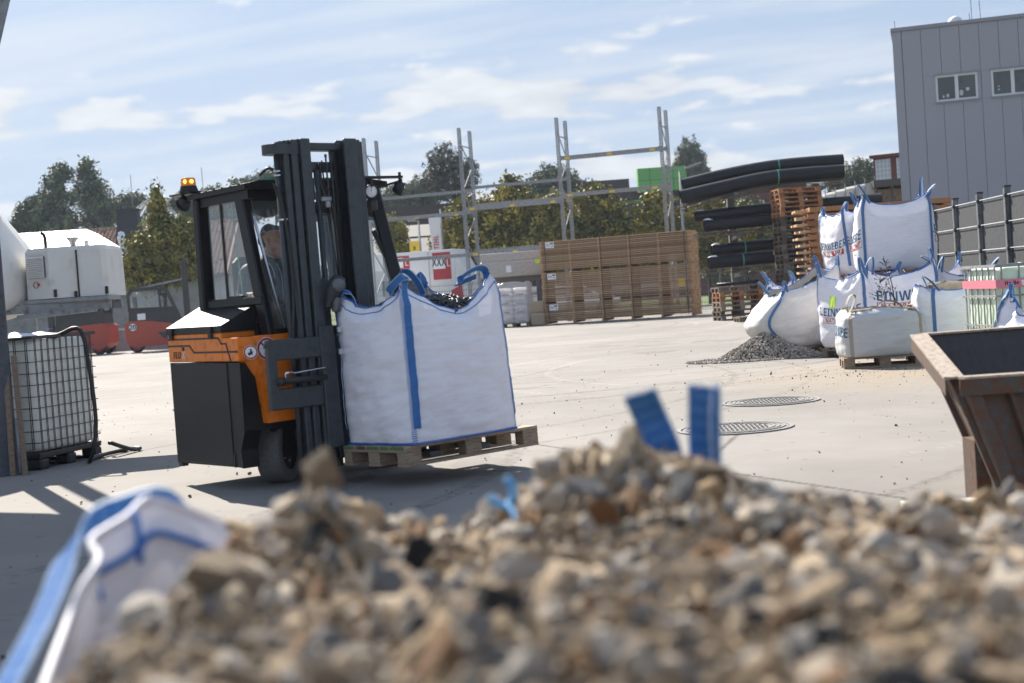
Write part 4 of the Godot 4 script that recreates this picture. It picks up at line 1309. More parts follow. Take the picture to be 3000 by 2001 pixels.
# ---------- red forklifts standing at the left ----------
func red_truck(label: String, at: Vector3, turn: float, mast: bool) -> Node3D:
	var t := thing("red_forklift", label, "forklift", at, turn, "red forklifts at the left of the yard")
	var b := mb()
	prism(b, [Vector2(-1.12, 0.42), Vector2(-0.95, 0.22), Vector2(0.95, 0.22), Vector2(1.0, 0.8), Vector2(0.55, 1.05), Vector2(-0.2, 1.18), Vector2(-0.95, 1.22), Vector2(-1.15, 1.1)], -0.52, 0.52)
	var body := put(b, "body", M.fork_red, t)
	var up := mb()
	prism(up, [Vector2(-0.98, 1.2), Vector2(-0.2, 1.17), Vector2(0.55, 1.04), Vector2(0.98, 0.8), Vector2(1.0, 1.15), Vector2(0.75, 1.6), Vector2(-0.95, 1.62)], -0.5, 0.5)
	put(up, "engine_cover", M.fork_grey, t)
	var ar := mb()
	prism(ar, [Vector2(0.05, 0.75), Vector2(0.75, 0.7), Vector2(0.9, 0.5), Vector2(0.5, 0.42), Vector2(0.25, 0.5)], 0.52, 0.535)
	put(ar, "badge_panel", M.fork_grey, t)
	sticker20(body, Vector3(-0.85, 0.98, 0.525))
	var tagp := mb()
	box(tagp, Vector3(-0.5, 1.36, 0.506), Vector3(0.3, 0.24, 0.012))
	put(tagp, "white_plate", M.white_print, t)
	# cab: frame of tubes with rounded corners, panes, roof
	var fr := mb()
	for z in [-0.46, 0.46]:
		var p := [Vector3(-0.92, 1.55, z), Vector3(-0.95, 2.2, z), Vector3(-0.8, 2.4, z), Vector3(0.35, 2.42, z), Vector3(0.5, 2.35, z), Vector3(0.98, 1.1, z)]
		for k in p.size() - 1: bar(fr, p[k], p[k + 1], 0.1, 0.12)
		bar(fr, Vector3(0.2, 2.4, z), Vector3(0.25, 1.4, z), 0.07, 0.1)
		bar(fr, Vector3(-0.92, 1.66, z), Vector3(0.7, 1.62, z), 0.08, 0.12)
	span(fr, Vector3(-0.85, 2.38, -0.46), Vector3(0.42, 2.46, 0.46), 0.02)
	put(fr, "cab_frame", M.fork_grey, t)
	var g := mb()
	quad(g, Vector3(-0.9, 1.7, 0.465), Vector3(0.22, 1.7, 0.465), Vector3(0.2, 2.36, 0.465), Vector3(-0.85, 2.36, 0.465))
	put(g, "side_window", M.glass, t)
	var se := mb()
	span(se, Vector3(-0.7, 1.2, -0.25), Vector3(-0.1, 1.7, 0.25), 0.05)
	span(se, Vector3(-0.78, 1.6, -0.22), Vector3(-0.62, 2.15, 0.22), 0.05)
	put(se, "seat", M.black_plastic, t)
	wheel(t, Vector3(-0.72, 0.3, 0.42), 0.30, 0.2, Vector3(0, 0, 1), M.tyre_black, M.fork_red)
	wheel(t, Vector3(0.9, 0.36, 0.44), 0.36, 0.24, Vector3(0, 0, 1), M.tyre_black, M.fork_red)
	wheel(t, Vector3(-0.72, 0.3, -0.42), 0.30, 0.2, Vector3(0, 0, 1), M.tyre_black, M.fork_red)
	wheel(t, Vector3(0.9, 0.36, -0.44), 0.36, 0.24, Vector3(0, 0, 1), M.tyre_black, M.fork_red)
	if mast:
		for z in [-0.36, 0.3]:
			var m := mb()
			span(m, Vector3(1.12, 0.15, z - 0.07), Vector3(1.34, 3.42, z + 0.09), 0.01)
			put(m, "mast_rail", M.fork_grey, t)
		var mc := mb()
		for y in [0.4, 2.3, 3.36]: span(mc, Vector3(1.18, y, -0.4), Vector3(1.3, y + 0.08, 0.36))
		put(mc, "mast_bars", M.fork_grey, t)
		var tc := mb()
		for z in [-0.3, 0.3]: bar(tc, Vector3(-0.5, 2.46, z), Vector3(1.15, 2.72, z), 0.05, 0.06)
		put(tc, "tilt_cylinder", M.galvanised, t)
		for a in [-0.3, 0.2]:
			var f := mb()
			span(f, Vector3(1.36, 0.1, a), Vector3(2.3, 0.15, a + 0.12)); span(f, Vector3(1.34, 0.1, a), Vector3(1.4, 0.8, a + 0.12))
			put(f, "fork", M.fork_grey, t)
	return t


func sticker20(parent: Node, at: Vector3) -> void:
	var w := mb()
	lathe(w, [Vector2(0.16, 0), Vector2(0.16, 0.006), Vector2(0, 0.006)], 22, Transform3D(Basis(Vector3.RIGHT, PI / 2), at))
	var s := put(w, "speed_disc", M.white_print, parent)
	var k := mb()
	lathe(k, [Vector2(0.16, 0.004), Vector2(0.16, 0.009), Vector2(0.145, 0.009)], 22, Transform3D(Basis(Vector3.RIGHT, PI / 2), at))
	put(k, "disc_rim", M.black_print, s)
	words("20", 0.17, s, M.black_print, at + Vector3(0, 0, 0.010), Basis())


func build_left_yard() -> void:
	red_truck("red forklift with raised dark mast parked right of the other, left of the orange one", Vector3(-13.7, 0, -55), deg_to_rad(14), true)
	red_truck("red forklift half hidden behind the caged tank and the black hose", Vector3(-16.8, 0, -56.3), deg_to_rad(172), true)


# ---------- the empty pallet rack ----------
func build_racks() -> void:
	var yaw := deg_to_rad(-17)
	var t := thing("pallet_rack", "tall empty galvanised pallet rack standing behind the timber stack", "rack", Vector3(6.28, 0, -55.2), yaw)
	var H := 8.03
	var D := 1.35
	var xs := [0.0, -4.12, -8.2, -12.35]
	for x in xs:
		for z in [0.0, -D]:
			var st := mb()
			# a perforated post: three strips and the rungs between the holes
			for k in 3: box(st, Vector3(x + (k - 1) * 0.052, H / 2, z), Vector3(0.026, H, 0.012))
			for k in 81: box(st, Vector3(x, k * 0.1 + 0.03, z), Vector3(0.13, 0.058, 0.0125))
			for s in [-1, 1]: box(st, Vector3(x + s * 0.065, H / 2, z - 0.045), Vector3(0.008, H, 0.09))
			put(st, "post", M.galvanised, t)
			var ft := mb()
			box(ft, Vector3(x, 0.01, z), Vector3(0.2, 0.02, 0.2))
			put(ft, "foot_plate", M.galvanised, t)
		var y := 0.5
		var k := 0
		while y < H - 0.9:
			var br := mb()
			if k % 2: bar(br, Vector3(x, y, -0.05), Vector3(x, y + 1.0, -D + 0.0), 0.045, 0.03, Vector3(1, 0, 0))
			else: bar(br, Vector3(x, y, -D + 0.0), Vector3(x, y + 1.0, -0.05), 0.045, 0.03, Vector3(1, 0, 0))
			put(br, "diagonal_brace", M.galvanised, t)
			y += 1.0
			k += 1
		for yy in [0.4, 7.35]:
			var hb := mb()
			bar(hb, Vector3(x, yy, -0.05), Vector3(x, yy, -D), 0.045, 0.035)
			put(hb, "cross_brace", M.galvanised, t)
	# beams: [bay, height, front?, depth of the beam]
	for q in [[0, 6.45, true, 0.16], [0, 6.55, false, 0.14], [0, 4.98, true, 0.15], [0, 5.08, false, 0.14], [0, 3.05, true, 0.13], [0, 3.12, false, 0.13], [1, 5.72, false, 0.12], [1, 4.78, true, 0.16], [1, 4.98, false, 0.12], [1, 2.95, true, 0.15], [1, 3.10, false, 0.12], [2, 5.60, false, 0.12], [2, 4.72, false, 0.14], [2, 4.60, true, 0.08], [2, 2.98, false, 0.14], [0, 1.2, false, 0.13], [1, 1.2, false, 0.13]]:
		var x0: float = xs[q[0]] - 0.07
		var x1: float = xs[q[0] + 1] + 0.07
		var z := 0.0 if q[2] else -D
		var b := mb()
		box(b, Vector3((x0 + x1) / 2, q[1], z - 0.02), Vector3(x0 - x1, q[3], 0.05), Basis(), 0.006)
		box(b, Vector3((x0 + x1) / 2, q[1] + q[3] * 0.3, z + 0.008), Vector3(x0 - x1 - 0.1, q[3] * 0.2, 0.012))
		for e in [x0 - 0.02, x1 + 0.02]: box(b, Vector3(e, q[1], z + 0.012), Vector3(0.05, q[3] * 1.3, 0.03))
		var bm := put(b, "beam", M.galvanised, t)
		if q[2]:
			for e in [x0 - 0.28, (x0 + x1) / 2, x1 + 0.28]:
				var lb := mb()
				box(lb, Vector3(e, q[1] - 0.01, z + 0.0085), Vector3(0.2, q[3] * 0.55, 0.008))
				put(lb, "load_label", M.yellow_print, bm)


# ---------- packs of sawn timber ----------
func build_timber() -> void:
	var yaw := deg_to_rad(-20.5)
	var at := Vector3(1.25, 0, -53.0)       # left front corner; local x runs along the pack, z towards the viewer
	var r := RandomNumberGenerator.new()
	r.seed = 21
	var L := 5.72
	var W := 1.25
	var pitch := 0.0675
	var ms := [M.timber_a, M.timber_b, M.timber_a, M.timber_c, M.timber_d, M.timber_b]
	var packs := [[0.12, 10, "lowest timber pack of the long brown stack, standing on bearers"], [0.86, 16, "middle timber pack of the long brown stack with dark straps"], [2.03, 16, "topmost timber pack of the long brown stack below the rack"]]
	var cross := []
	for k in 6: cross.append(0.06 + (L - 0.12) * k / 5.0)
	var boards := {}
	for v in 3:
		var st := mb()
		box(st, Vector3.ZERO, Vector3(L, 0.039, 0.142), Basis(), 0.003)
		st.generate_normals()
		boards[v] = st.commit()
	var sm := mb()
	box(sm, Vector3.ZERO, Vector3(0.075, 0.028, W), Basis(), 0.002)
	sm.generate_normals()
	var stick := sm.commit()
	for p in packs:
		var t := thing("timber_pack", p[2], "timber pack", at, yaw, "timber packs in the long stack")
		for j in p[1]:
			var y: float = p[0] + 0.022 + j * pitch
			for k in 8:
				put(boards[r.randi() % 3], "board", ms[r.randi() % 6], t, Vector3(L / 2 + r.randf_range(-0.02, 0.02), y + r.randf_range(-0.002, 0.002), -0.075 - k * 0.157 + r.randf_range(-0.004, 0.006)))
			if j < p[1] - 1:
				for x in cross: put(stick, "spacer", M.timber_a if r.randf() < 0.5 else M.timber_c, t, Vector3(x + r.randf_range(-0.01, 0.01), y + 0.0335, -W / 2 + 0.012))
		var top: float = p[0] + p[1] * pitch
		for x in cross:
			var b := mb()
			box(b, Vector3(x, p[0] - 0.045, -W / 2), Vector3(0.1, 0.085, W))
			put(b, "bearer", M.timber_c, t)
		for x in [cross[0] + 0.15, cross[2] + 0.06, cross[3] + 0.05, cross[5] - 0.15]:
			var s := mb()
			box(s, Vector3(x, (p[0] + top) / 2 - 0.03, 0.014), Vector3(0.02, top - p[0] + 0.05, 0.004))
			put(s, "strap", M.black_plastic, t)
		var lb := mb()
		box(lb, Vector3(0.42, top - 0.16, 0.016), Vector3(0.34, 0.22, 0.006))
		var lm := put(lb, "paper_label", M.white_print, t)
		var pr := mb()
		for q in [[0.50, -0.11, 0.12, 0.05], [0.33, -0.12, 0.1, 0.012], [0.36, -0.15, 0.16, 0.012], [0.36, -0.19, 0.18, 0.012], [0.52, -0.21, 0.06, 0.03]]:
			box(pr, Vector3(q[0], top + q[1], 0.0205), Vector3(q[2], q[3], 0.002))
		put(pr, "label_print", M.black_print, lm)
	# wrapped goods left of the timber
	var a := thing("insulation_stack", "long grey stack of boards in shrink wrap on a rail beside the timber", "pallet load", Vector3(0.25, 0, -55.0), deg_to_rad(-8))
	var u := mb(true)
	rounded(u, Vector3(2.35, 0.32, 1.1), 0.04, Vector3(0, 2.52, 0), 0.02, 3, 0.012)
	put(u, "upper_bundle", M.shrink_wrap, a)
	var lo := mb(true)
	rounded(lo, Vector3(2.42, 0.62, 1.15), 0.05, Vector3(0, 1.9, 0), 0.03, 3, 0.02)
	put(lo, "lower_bundle", M.shrink_wrap, a)
	for q in [[-0.1, 2.2, M.white_print, 0.2, 0.26], [1.05, 2.42, M.lime_label, 0.24, 0.17]]:
		var l := mb()
		box(l, Vector3(q[0], q[1], 0.60), Vector3(q[3], q[4], 0.01))
		put(l, "label", q[2], a)
	var sl := mb()
	span(sl, Vector3(-1.15, 1.72, -0.5), Vector3(1.15, 1.9, 0.5))
	put(sl, "bearers", M.pallet_grey, a)
	for x in [-0.95, 0.95]:
		for z in [-0.4, 0.4]:
			var lg := mb()
			span(lg, Vector3(x - 0.05, 0, z - 0.05), Vector3(x + 0.05, 1.72, z + 0.05))
			put(lg, "leg", M.galvanised_dark, a)
	var w := thing("wrapped_pallet", "pallet of white sacks under wrinkled clear film, front of the grey stack", "pallet load", Vector3(0.22, 0, -53.4), deg_to_rad(-12))
	make_pallet(w, 1.2, 0.9, M.pallet_grey, M.pallet_grey)
	var rr := RandomNumberGenerator.new()
	rr.seed = 8
	for j in 8:
		for k in 2:
			var s := mb(true)
			rounded(s, Vector3(0.54, 0.16, 0.80), 0.12, Vector3(-0.29 + k * 0.56 + rr.randf_range(-0.02, 0.02), 0.15 + j * 0.165, 0), 0.06, 4)
			var sm2 := put(s, "sack", M.bag_white, w)
			if j % 2 == 0:
				var bl := mb()
				box(bl, Vector3(-0.29 + k * 0.56, 0.23 + j * 0.165, 0.408), Vector3(0.3, 0.06, 0.012))
				put(bl, "sack_print", M.blue_print, sm2)
	var nz := FastNoiseLite.new()
	nz.seed = 9; nz.frequency = 2.0
	var fm := mb(true)
	var q2 := bag_spec(1.24, 0.95, 1.5, 77, {"bulge": 0.03, "round": 0.1, "up": -0.05, "sag": -0.05, "fill": 0.95, "pinch": 0.12, "wrinkle": 2.2, "n": 12, "m": 22})
	bag_shell(fm, q2)
	var film := StandardMaterial3D.new()
	film.albedo_color = Color(0.85, 0.83, 0.80, 0.42)
	film.transparency = BaseMaterial3D.TRANSPARENCY_ALPHA
	film.roughness = 0.3
	put(fm, "film", film, w, Vector3(0, 0.15, 0))
	for q in [[1.02, 0.0, -53.1, 0.5, 0.46, "lower brown carton wrapped in film, left foot of the timber"], [0.98, 0.47, -53.15, 0.55, 0.43, "upper brown carton wrapped in film, left foot of the timber"]]:
		var c := mb(true)
		rounded(c, Vector3(q[3], q[4], 0.5), 0.05, Vector3.ZERO, 0.03, 3, 0.015)
		var cm := put(c, "carton", M.cardboard, null, Vector3(q[0], q[1] + 0.01, q[2]))
		tag(cm, q[5], "carton")


# ---------- black pipes on the cantilever rack, pallet stacks ----------
func far_pallet(L: float, W: float) -> ArrayMesh:
	var st := mb()
	for z in [-0.5 * W + 0.07, -0.19 * W, 0.0, 0.19 * W, 0.5 * W - 0.07]: box(st, Vector3(0, 0.133, z), Vector3(L, 0.022, 0.125))
	for x in [-L / 2 + 0.07, 0.0, L / 2 - 0.07]:
		box(st, Vector3(x, 0.111, 0), Vector3(0.145, 0.021, W - 0.004))
		for z in [-W / 2 + 0.05, 0.0, W / 2 - 0.05]: box(st, Vector3(x, 0.061, z), Vector3(0.14, 0.078, 0.1))
	for z in [-W / 2 + 0.05, 0.0, W / 2 - 0.05]: box(st, Vector3(0, 0.011, z), Vector3(L - 0.004, 0.022, 0.1))
	st.generate_normals()
	return st.commit()


func build_pipes() -> void:
	var t := thing("pipe_rack", "cantilever rack of dark steel posts carrying the black pipes", "rack", Vector3(0, 0, -46.5))
	for x in [7.42, 10.2]:
		var p := mb()
		span(p, Vector3(x - 0.11, 0, -0.15), Vector3(x + 0.11, 4.15, 0.1))
		put(p, "post", M.galvanised_dark, t)
		for y in [1.42, 2.62, 3.98]:
			var a := mb()
			prism(a, [Vector2(-0.1, y - 0.16), Vector2(1.3, y - 0.08), Vector2(1.3, y), Vector2(-0.1, y)], x - 0.06, x + 0.06, Transform3D(Basis(Vector3(0, 0, 1), Vector3.UP, Vector3(1, 0, 0)), Vector3.ZERO))
			put(a, "arm", M.galvanised_dark, t)
	for q in [[6.1, 12.0, 2.64, 0.06], [6.3, 12.0, 1.44, 0.06]]:
		for z in [0.15, 0.55, 0.95]:
			var b := mb()
			bar(b, Vector3(q[0], q[2] + 0.02, z), Vector3(q[1], q[2] + 0.06, z), 0.12, 0.035)
			put(b, "bearer_board", M.pallet_grey, t)
			for k in 7:
				var bl := mb()
				box(bl, Vector3(q[0] + 0.3 + k * 0.9, q[2] + 0.085, z), Vector3(0.16, 0.06, 0.1))
				put(bl, "block", M.pallet_dark, t)
			var b2 := mb()
			bar(b2, Vector3(q[0], q[2] + 0.125, z), Vector3(q[1], q[2] + 0.16, z), 0.12, 0.025)
			put(b2, "bearer_board", M.pallet_grey, t)
	# the bent bearers under the top layer
	for z in [0.2, 0.9]:
		for e in 2:
			var b := mb()
			var sp := spline([Vector3(5.75, 3.66, z), Vector3(7.09, 3.92, z), Vector3(8.48, 4.09, z), Vector3(9.72, 4.14, z), Vector3(10.95, 4.13, z)], 16)
			for k in 16: bar(b, sp[k] + Vector3(0, -0.09 * e, 0), sp[k + 1] + Vector3(0, -0.09 * e, 0), 0.12, 0.025)
			put(b, "bearer_board", M.pallet_grey, t)
		for k in 6:
			var bl := mb()
			var x := 7.2 + k * 0.72
			box(bl, Vector3(x, 3.885 + 0.14 * clampf((x - 7.0) / 1.8, 0, 1), z), Vector3(0.16, 0.062, 0.1))
			put(bl, "block", M.pallet_dark, t)
	var pipes := [
		[[Vector3(5.86, 4.36, -46.1), Vector3(7.18, 4.58, -46.1), Vector3(8.58, 4.74, -46.1), Vector3(9.82, 4.79, -46.1), Vector3(11.06, 4.79, -46.1)], 0.225, "black plastic pipe of the top layer, the upper one, bent over its bearers"],
		[[Vector3(5.71, 3.96, -45.6), Vector3(7.09, 4.18, -45.6), Vector3(8.48, 4.37, -45.6), Vector3(9.72, 4.42, -45.6), Vector3(10.94, 4.42, -45.6)], 0.225, "black plastic pipe of the top layer, the lower one, bent over its bearers"],
		[[Vector3(5.9, 3.92, -46.1), Vector3(7.15, 4.14, -46.1), Vector3(8.5, 4.33, -46.1), Vector3(11.0, 4.39, -46.1)], 0.215, "black plastic pipe of the top layer, hidden behind the lower one"],
		[[Vector3(6.18, 3.32, -46.0), Vector3(9.0, 3.42, -46.0), Vector3(12.2, 3.48, -46.0)], 0.19, "straight black pipe of the middle layer, the upper one"],
		[[Vector3(6.4, 3.0, -45.65), Vector3(9.0, 3.06, -45.65), Vector3(12.2, 3.12, -45.65)], 0.19, "straight black pipe of the middle layer, the lower one"],
		[[Vector3(6.64, 2.19, -46.0), Vector3(9.0, 2.27, -46.0), Vector3(12.0, 2.34, -46.0)], 0.20, "straight black pipe of the bottom layer, the upper one with torn white film"],
		[[Vector3(6.46, 1.80, -45.65), Vector3(9.0, 1.85, -45.65), Vector3(12.0, 1.9, -45.65)], 0.20, "straight black pipe of the bottom layer, the lower one with a white film end"],
	]
	for i in pipes.size():
		var q: Array = pipes[i]
		var o := thing("black_pipe", q[2], "pipe", Vector3.ZERO, 0.0, "black pipes on the cantilever rack")
		var st := mb(true)
		var sp := spline(q[0], 20)
		var n := 24
		tube(st, sp, q[1], n, false)
		put(st, "pipe_wall", M.pipe_black, o)
		var inn := mb(true)
		tube(inn, sp, q[1] * 0.9, n, false)
		put(inn, "pipe_bore", M.pipe_black, o)
		for e in [0, 20]:
			var lip := mb()
			var d: Vector3 = (sp[1] - sp[0]).normalized() if e == 0 else (sp[20] - sp[19]).normalized()
			var b := frame_at(d)
			lathe(lip, [Vector2(q[1] * 1.004, -0.01), Vector2(q[1] * 1.004, 0.004), Vector2(q[1] * 0.895, 0.004), Vector2(q[1] * 0.895, -0.01)], n, Transform3D(Basis(b.x, b.z * (1 if e else -1), b.y), sp[e]))
			put(lip, "end_lip", M.pipe_black, o)
		if i in [0, 1, 3, 4, 5, 6]:
			var bd := mb()
			var at: Vector3 = sp[12] if i < 2 else (sp[9] if i < 5 else sp[4])
			var rr: float = q[1] + 0.008
			lathe(bd, [Vector2(rr, -0.02), Vector2(rr, 0.02)], n, Transform3D(Basis(Vector3(0, -1, 0), Vector3(1, 0, 0), Vector3(0, 0, 1)), at))
			put(bd, "green_band", M.green_edge, o)
		if i >= 3:
			var fm := mb(true)
			var nz := FastNoiseLite.new()
			nz.seed = 40 + i; nz.frequency = 3.0
			crumple(fm, sp[0] + Vector3(0.12, q[1] * 0.8, 0.1), Vector3(0.3, 0.07, 0.2), nz, 0.2, 8)
			put(fm, "torn_film", M.bag_white, o)
	# stacks of pallets: each pallet a thing
	var pm := far_pallet(1.35, 0.95)
	var r := RandomNumberGenerator.new()
	r.seed = 31
	var mats := [M.plank_brown, M.plank_orange, M.pallet_dark, M.pallet_grey, M.pallet_dark, M.pallet_wood]
	for q in [[9.18, -44.6, 27, "pallet in the tall stack under the black pipes, number %s from the ground", "pallets in the tall stack"], [6.95, -43.4, 7, "pallet in the low stack beside the timber, number %s from the ground", "pallets in the low stack"]]:
		for k in q[2]:
			var m: Material = mats[r.randi() % 6]
			if q[2] == 27 and k > 20: m = mats[r.randi() % 2]
			elif q[2] == 27: m = mats[2 + r.randi() % 3]
			var o := put(pm, "pallet", m, null, Vector3(q[0] + r.randf_range(-0.02, 0.02), k * 0.1455 + 0.001, q[1] + r.randf_range(-0.02, 0.02)), Basis(Vector3.UP, 0.12 + r.randf_range(-0.02, 0.02)))
			var nth := ["lowest", "second", "third", "fourth", "fifth", "sixth", "seventh", "eighth", "ninth", "tenth", "eleventh", "twelfth", "thirteenth", "fourteenth", "fifteenth", "sixteenth", "seventeenth", "eighteenth", "nineteenth", "twentieth", "twenty-first", "twenty-second", "twenty-third", "twenty-fourth", "twenty-fifth", "twenty-sixth", "topmost"]
			var word: String = "topmost" if k == q[2] - 1 else nth[k]
			tag(o, ("%s pallet up in the tall stack under the black pipes" if q[2] == 27 else "%s pallet up in the low stack between timber and bags") % word, "pallet", q[4])
	var one := put(far_pallet(1.0, 0.8), "pallet", M.pallet_grey, null, Vector3(6.98, 0.001, -40.9), Basis(Vector3.UP, 0.05))
	tag(one, "single grey pallet lying on the ground before the low pallet stack", "pallet")
	var tube2 := mb(true)
	tube(tube2, [Vector3(6.35, 1.09, -43.3), Vector3(7.6, 1.13, -43.3)], 0.05, 10)
	tag(put(tube2, "black_tube", M.pipe_black), "thin black tube lying across the low pallet stack", "tube")


# ---------- grey hall, fence, sheds, planks on the right ----------
func build_right_side() -> void:
	var t := thing("grey_hall", "tall grey panel-clad hall with two white-framed windows at the right edge", "building", Vector3(12.59, 0, -45.0), deg_to_rad(-16.5))
	var core := mb()
	# closed behind the cladding: side and back walls, a floor slab and the roof
	span(core, Vector3(0.03, 0, -10), Vector3(0.25, 8.6, -0.125)); span(core, Vector3(8.75, 0, -10), Vector3(9.0, 8.6, -0.125))
	span(core, Vector3(0.25, 0, -10), Vector3(8.75, 8.6, -9.8)); span(core, Vector3(0.25, 8.4, -9.8), Vector3(8.75, 8.6, -0.125)); span(core, Vector3(0.25, 5.3, -9.8), Vector3(8.75, 5.5, -0.125))
	span(core, Vector3(0.25, 5.5, -4.6), Vector3(8.75, 8.4, -4.5))
	put(core, "inner_walls", M.render_grey, t)
	# windows: opening, frame, two panes
	var win := [[1.22, 2.47, 6.30, 7.12], [2.87, 4.12, 6.30, 7.12]]
	var n := 15
	var pw := 0.575
	for k in n:
		var x0 := 0.28 + k * pw
		var x1 := x0 + pw
		var cut := [[0.0, 8.62]]
		for w in win:
			if x1 > w[0] + 0.01 and x0 < w[1] - 0.01: cut = [[0.0, w[2]], [w[3], 8.62]]
		for c in cut:
			var p := mb()
			box(p, Vector3((x0 + x1) / 2, (c[0] + c[1]) / 2, -0.06), Vector3(pw - 0.008, c[1] - c[0], 0.12), Basis(), 0.006)
			put(p, "panel", M.panel_grey, t)
		for w in win:   # make up beside the opening where it cuts a panel
			if x0 < w[0] and x1 > w[0] + 0.01:
				var p := mb()
				span(p, Vector3(x0 + 0.007, w[2], -0.12), Vector3(w[0], w[3], 0.0))
				put(p, "panel", M.panel_grey, t)
			if x0 < w[1] - 0.01 and x1 > w[1]:
				var p := mb()
				span(p, Vector3(w[1], w[2], -0.12), Vector3(x1 - 0.007, w[3], 0.0))
				put(p, "panel", M.panel_grey, t)
	var cn := mb()
	span(cn, Vector3(0.0, 0, -10.05), Vector3(0.272, 8.62, 0.012), 0.01)
	put(cn, "corner_trim", M.panel_grey, t)
	var cp := mb()
	span(cp, Vector3(-0.04, 8.62, -10.1), Vector3(9.1, 8.74, 0.05), 0.01)
	put(cp, "parapet_cap", M.trim_grey, t)
	for w in win:
		var fr := mb()
		var z := -0.02
		var f := 0.065
		span(fr, Vector3(w[0], w[2], z - 0.08), Vector3(w[1], w[2] + f, z)); span(fr, Vector3(w[0], w[3] - f, z - 0.08), Vector3(w[1], w[3], z))
		for x in [w[0], (w[0] + w[1] - f) / 2 - 0.02, w[1] - f]:
			span(fr, Vector3(x, w[2] + f, z - 0.08), Vector3(x + f + (0.04 if x > w[0] and x < w[1] - f - 0.01 else 0.0), w[3] - f, z))
		var wm := put(fr, "window", M.frame_white, t)
		for e in 2:
			var pn := mb()
			var xa: float = w[0] + f if e == 0 else (w[0] + w[1]) / 2 + 0.03
			var xb: float = (w[0] + w[1]) / 2 - 0.05 if e == 0 else w[1] - f
			quad(pn, Vector3(xa, w[2] + f, -0.06), Vector3(xb, w[2] + f, -0.06), Vector3(xb, w[3] - f, -0.06), Vector3(xa, w[3] - f, -0.06))
			put(pn, "pane", M.glass, wm)
		var sl := mb()
		span(sl, Vector3(w[0] - 0.03, w[2] - 0.05, -0.01), Vector3(w[1] + 0.03, w[2], 0.05)); span(sl, Vector3(w[0] - 0.05, w[3], -0.01), Vector3(w[1] + 0.05, w[3] + 0.05, 0.035))
		put(sl, "sill_and_head", M.trim_grey, wm)
		# plants and a box on the sill inside
		var pl := mb(true)
		for q in ([[0.22, 0.05, 0.1, 0.03], [0.35, 0.07, 0.12, 0.04], [0.75, 0.12, 0.2, 0.06], [0.95, 0.22, 0.12, 0.05]] if w[0] < 2 else [[0.22, 0.1, 0.06, 0.03], [0.22, 0.2, 0.05, 0.025]]):
			lathe(pl, [Vector2(0, q[1] - q[2] * 0.5), Vector2(q[3], q[1] - q[2] * 0.4), Vector2(q[3] * 1.2, q[1] + q[2] * 0.3), Vector2(0, q[1] + q[2] * 0.5)], 9, Transform3D(Basis(), Vector3(w[0] + q[0], w[2] + 0.12, -0.16)))
		put(pl, "sill_plants", M.frame_white, wm)
	var dm := mb(true)
	var prof := []
	for k in 7: prof.append(Vector2(0.24 * cos(k * PI / 12), 0.23 * sin(k * PI / 12)))
	lathe(dm, prof, 20, Transform3D(Basis(), Vector3(1.92, 8.735, -0.4)))
	put(dm, "vent_dome", M.frame_white, t)
	for q in [[2.42, 1.5], [2.68, 0.6], [2.36, 0.25], [0.11, 0.28]]:
		var an := mb()
		bar(an, Vector3(q[0], 8.72, -0.3), Vector3(q[0] - 0.02, 8.74 + q[1], -0.3), 0.018, 0.018)
		put(an, "aerial", M.galvanised_dark, t)
	# sheet fence on steel posts, running towards the viewer at the right
	var f := thing("sheet_fence", "dark sheet fence with steel posts and white rails, right of the bags", "fence", Vector3.ZERO)
	var a := Vector3(8.27, 0, -27.4)
	var d := Vector3(-0.10, 0, 1.62)
	for k in 6:
		var p0 := a + d * k
		var ps := mb()
		box(ps, p0 + Vector3(0, 1.21, 0), Vector3(0.10, 2.42, 0.10), Basis(Vector3.UP, -0.06), 0.008)
		var pm := put(ps, "post", M.galvanised_dark, f)
		var cap := mb()
		box(cap, p0 + Vector3(0, 2.43, 0), Vector3(0.11, 0.03, 0.11))
		put(cap, "post_cap", M.black_plastic, pm)
		for j in 6:
			var cl := mb()
			box(cl, p0 + Vector3(-0.05, 2.28 - j * 0.42, 0.06), Vector3(0.04, 0.06, 0.05))
			put(cl, "clamp", M.black_plastic, pm)
		if k == 5: continue
		var q0 := p0 + d * 0.03; var q1 := p0 + d * 0.97
		for j in 16:
			var st := mb()
			var s0 := q0.lerp(q1, (j + 0.03) / 16.0); var s1 := q0.lerp(q1, (j + 0.97) / 16.0)
			box(st, (s0 + s1) / 2 + Vector3(0.02, 1.17, 0), Vector3(0.012, 2.24, s0.distance_to(s1)), Basis(Vector3.UP, -0.06))
			put(st, "slat", M.fence_sheet, f)
		for j in 6:
			var rl := mb()
			bar(rl, q0 + Vector3(-0.02, 2.30 - j * 0.42, 0), q1 + Vector3(-0.02, 2.30 - j * 0.42, 0), 0.008, 0.011)
			put(rl, "rail", M.frame_white, f)
	# brick workshop with glass blocks, seen past the corner of the grey hall
	var w := thing("brick_workshop", "brick workshop with glass-block windows left of the grey hall", "building", Vector3(19.6, 0, -75), deg_to_rad(-28))
	var wl := mb()
	span(wl, Vector3(0, 0, -6), Vector3(8, 7.0, 0)); span(wl, Vector3(-0.15, 7.0, -6.2), Vector3(8, 7.15, 0.2))
	put(wl, "wall", M.brick_red, w)
	for k in 5:
		var gb := mb()
		var x := 0.1 + k * 1.1
		span(gb, Vector3(x, 5.2, 0.0), Vector3(x + 0.8, 6.9, 0.02))
		var gm := put(gb, "glass_blocks", M.glass_block, w)
		var jt := mb()
		for j in 7: span(jt, Vector3(x, 5.2 + j * 0.24, 0.02), Vector3(x + 0.8, 5.225 + j * 0.24, 0.03))
		for j in 4: span(jt, Vector3(x + 0.02 + j * 0.2, 5.2, 0.02), Vector3(x + 0.045 + j * 0.2, 6.9, 0.028))
		put(jt, "block_joints", M.frame_white, gm)
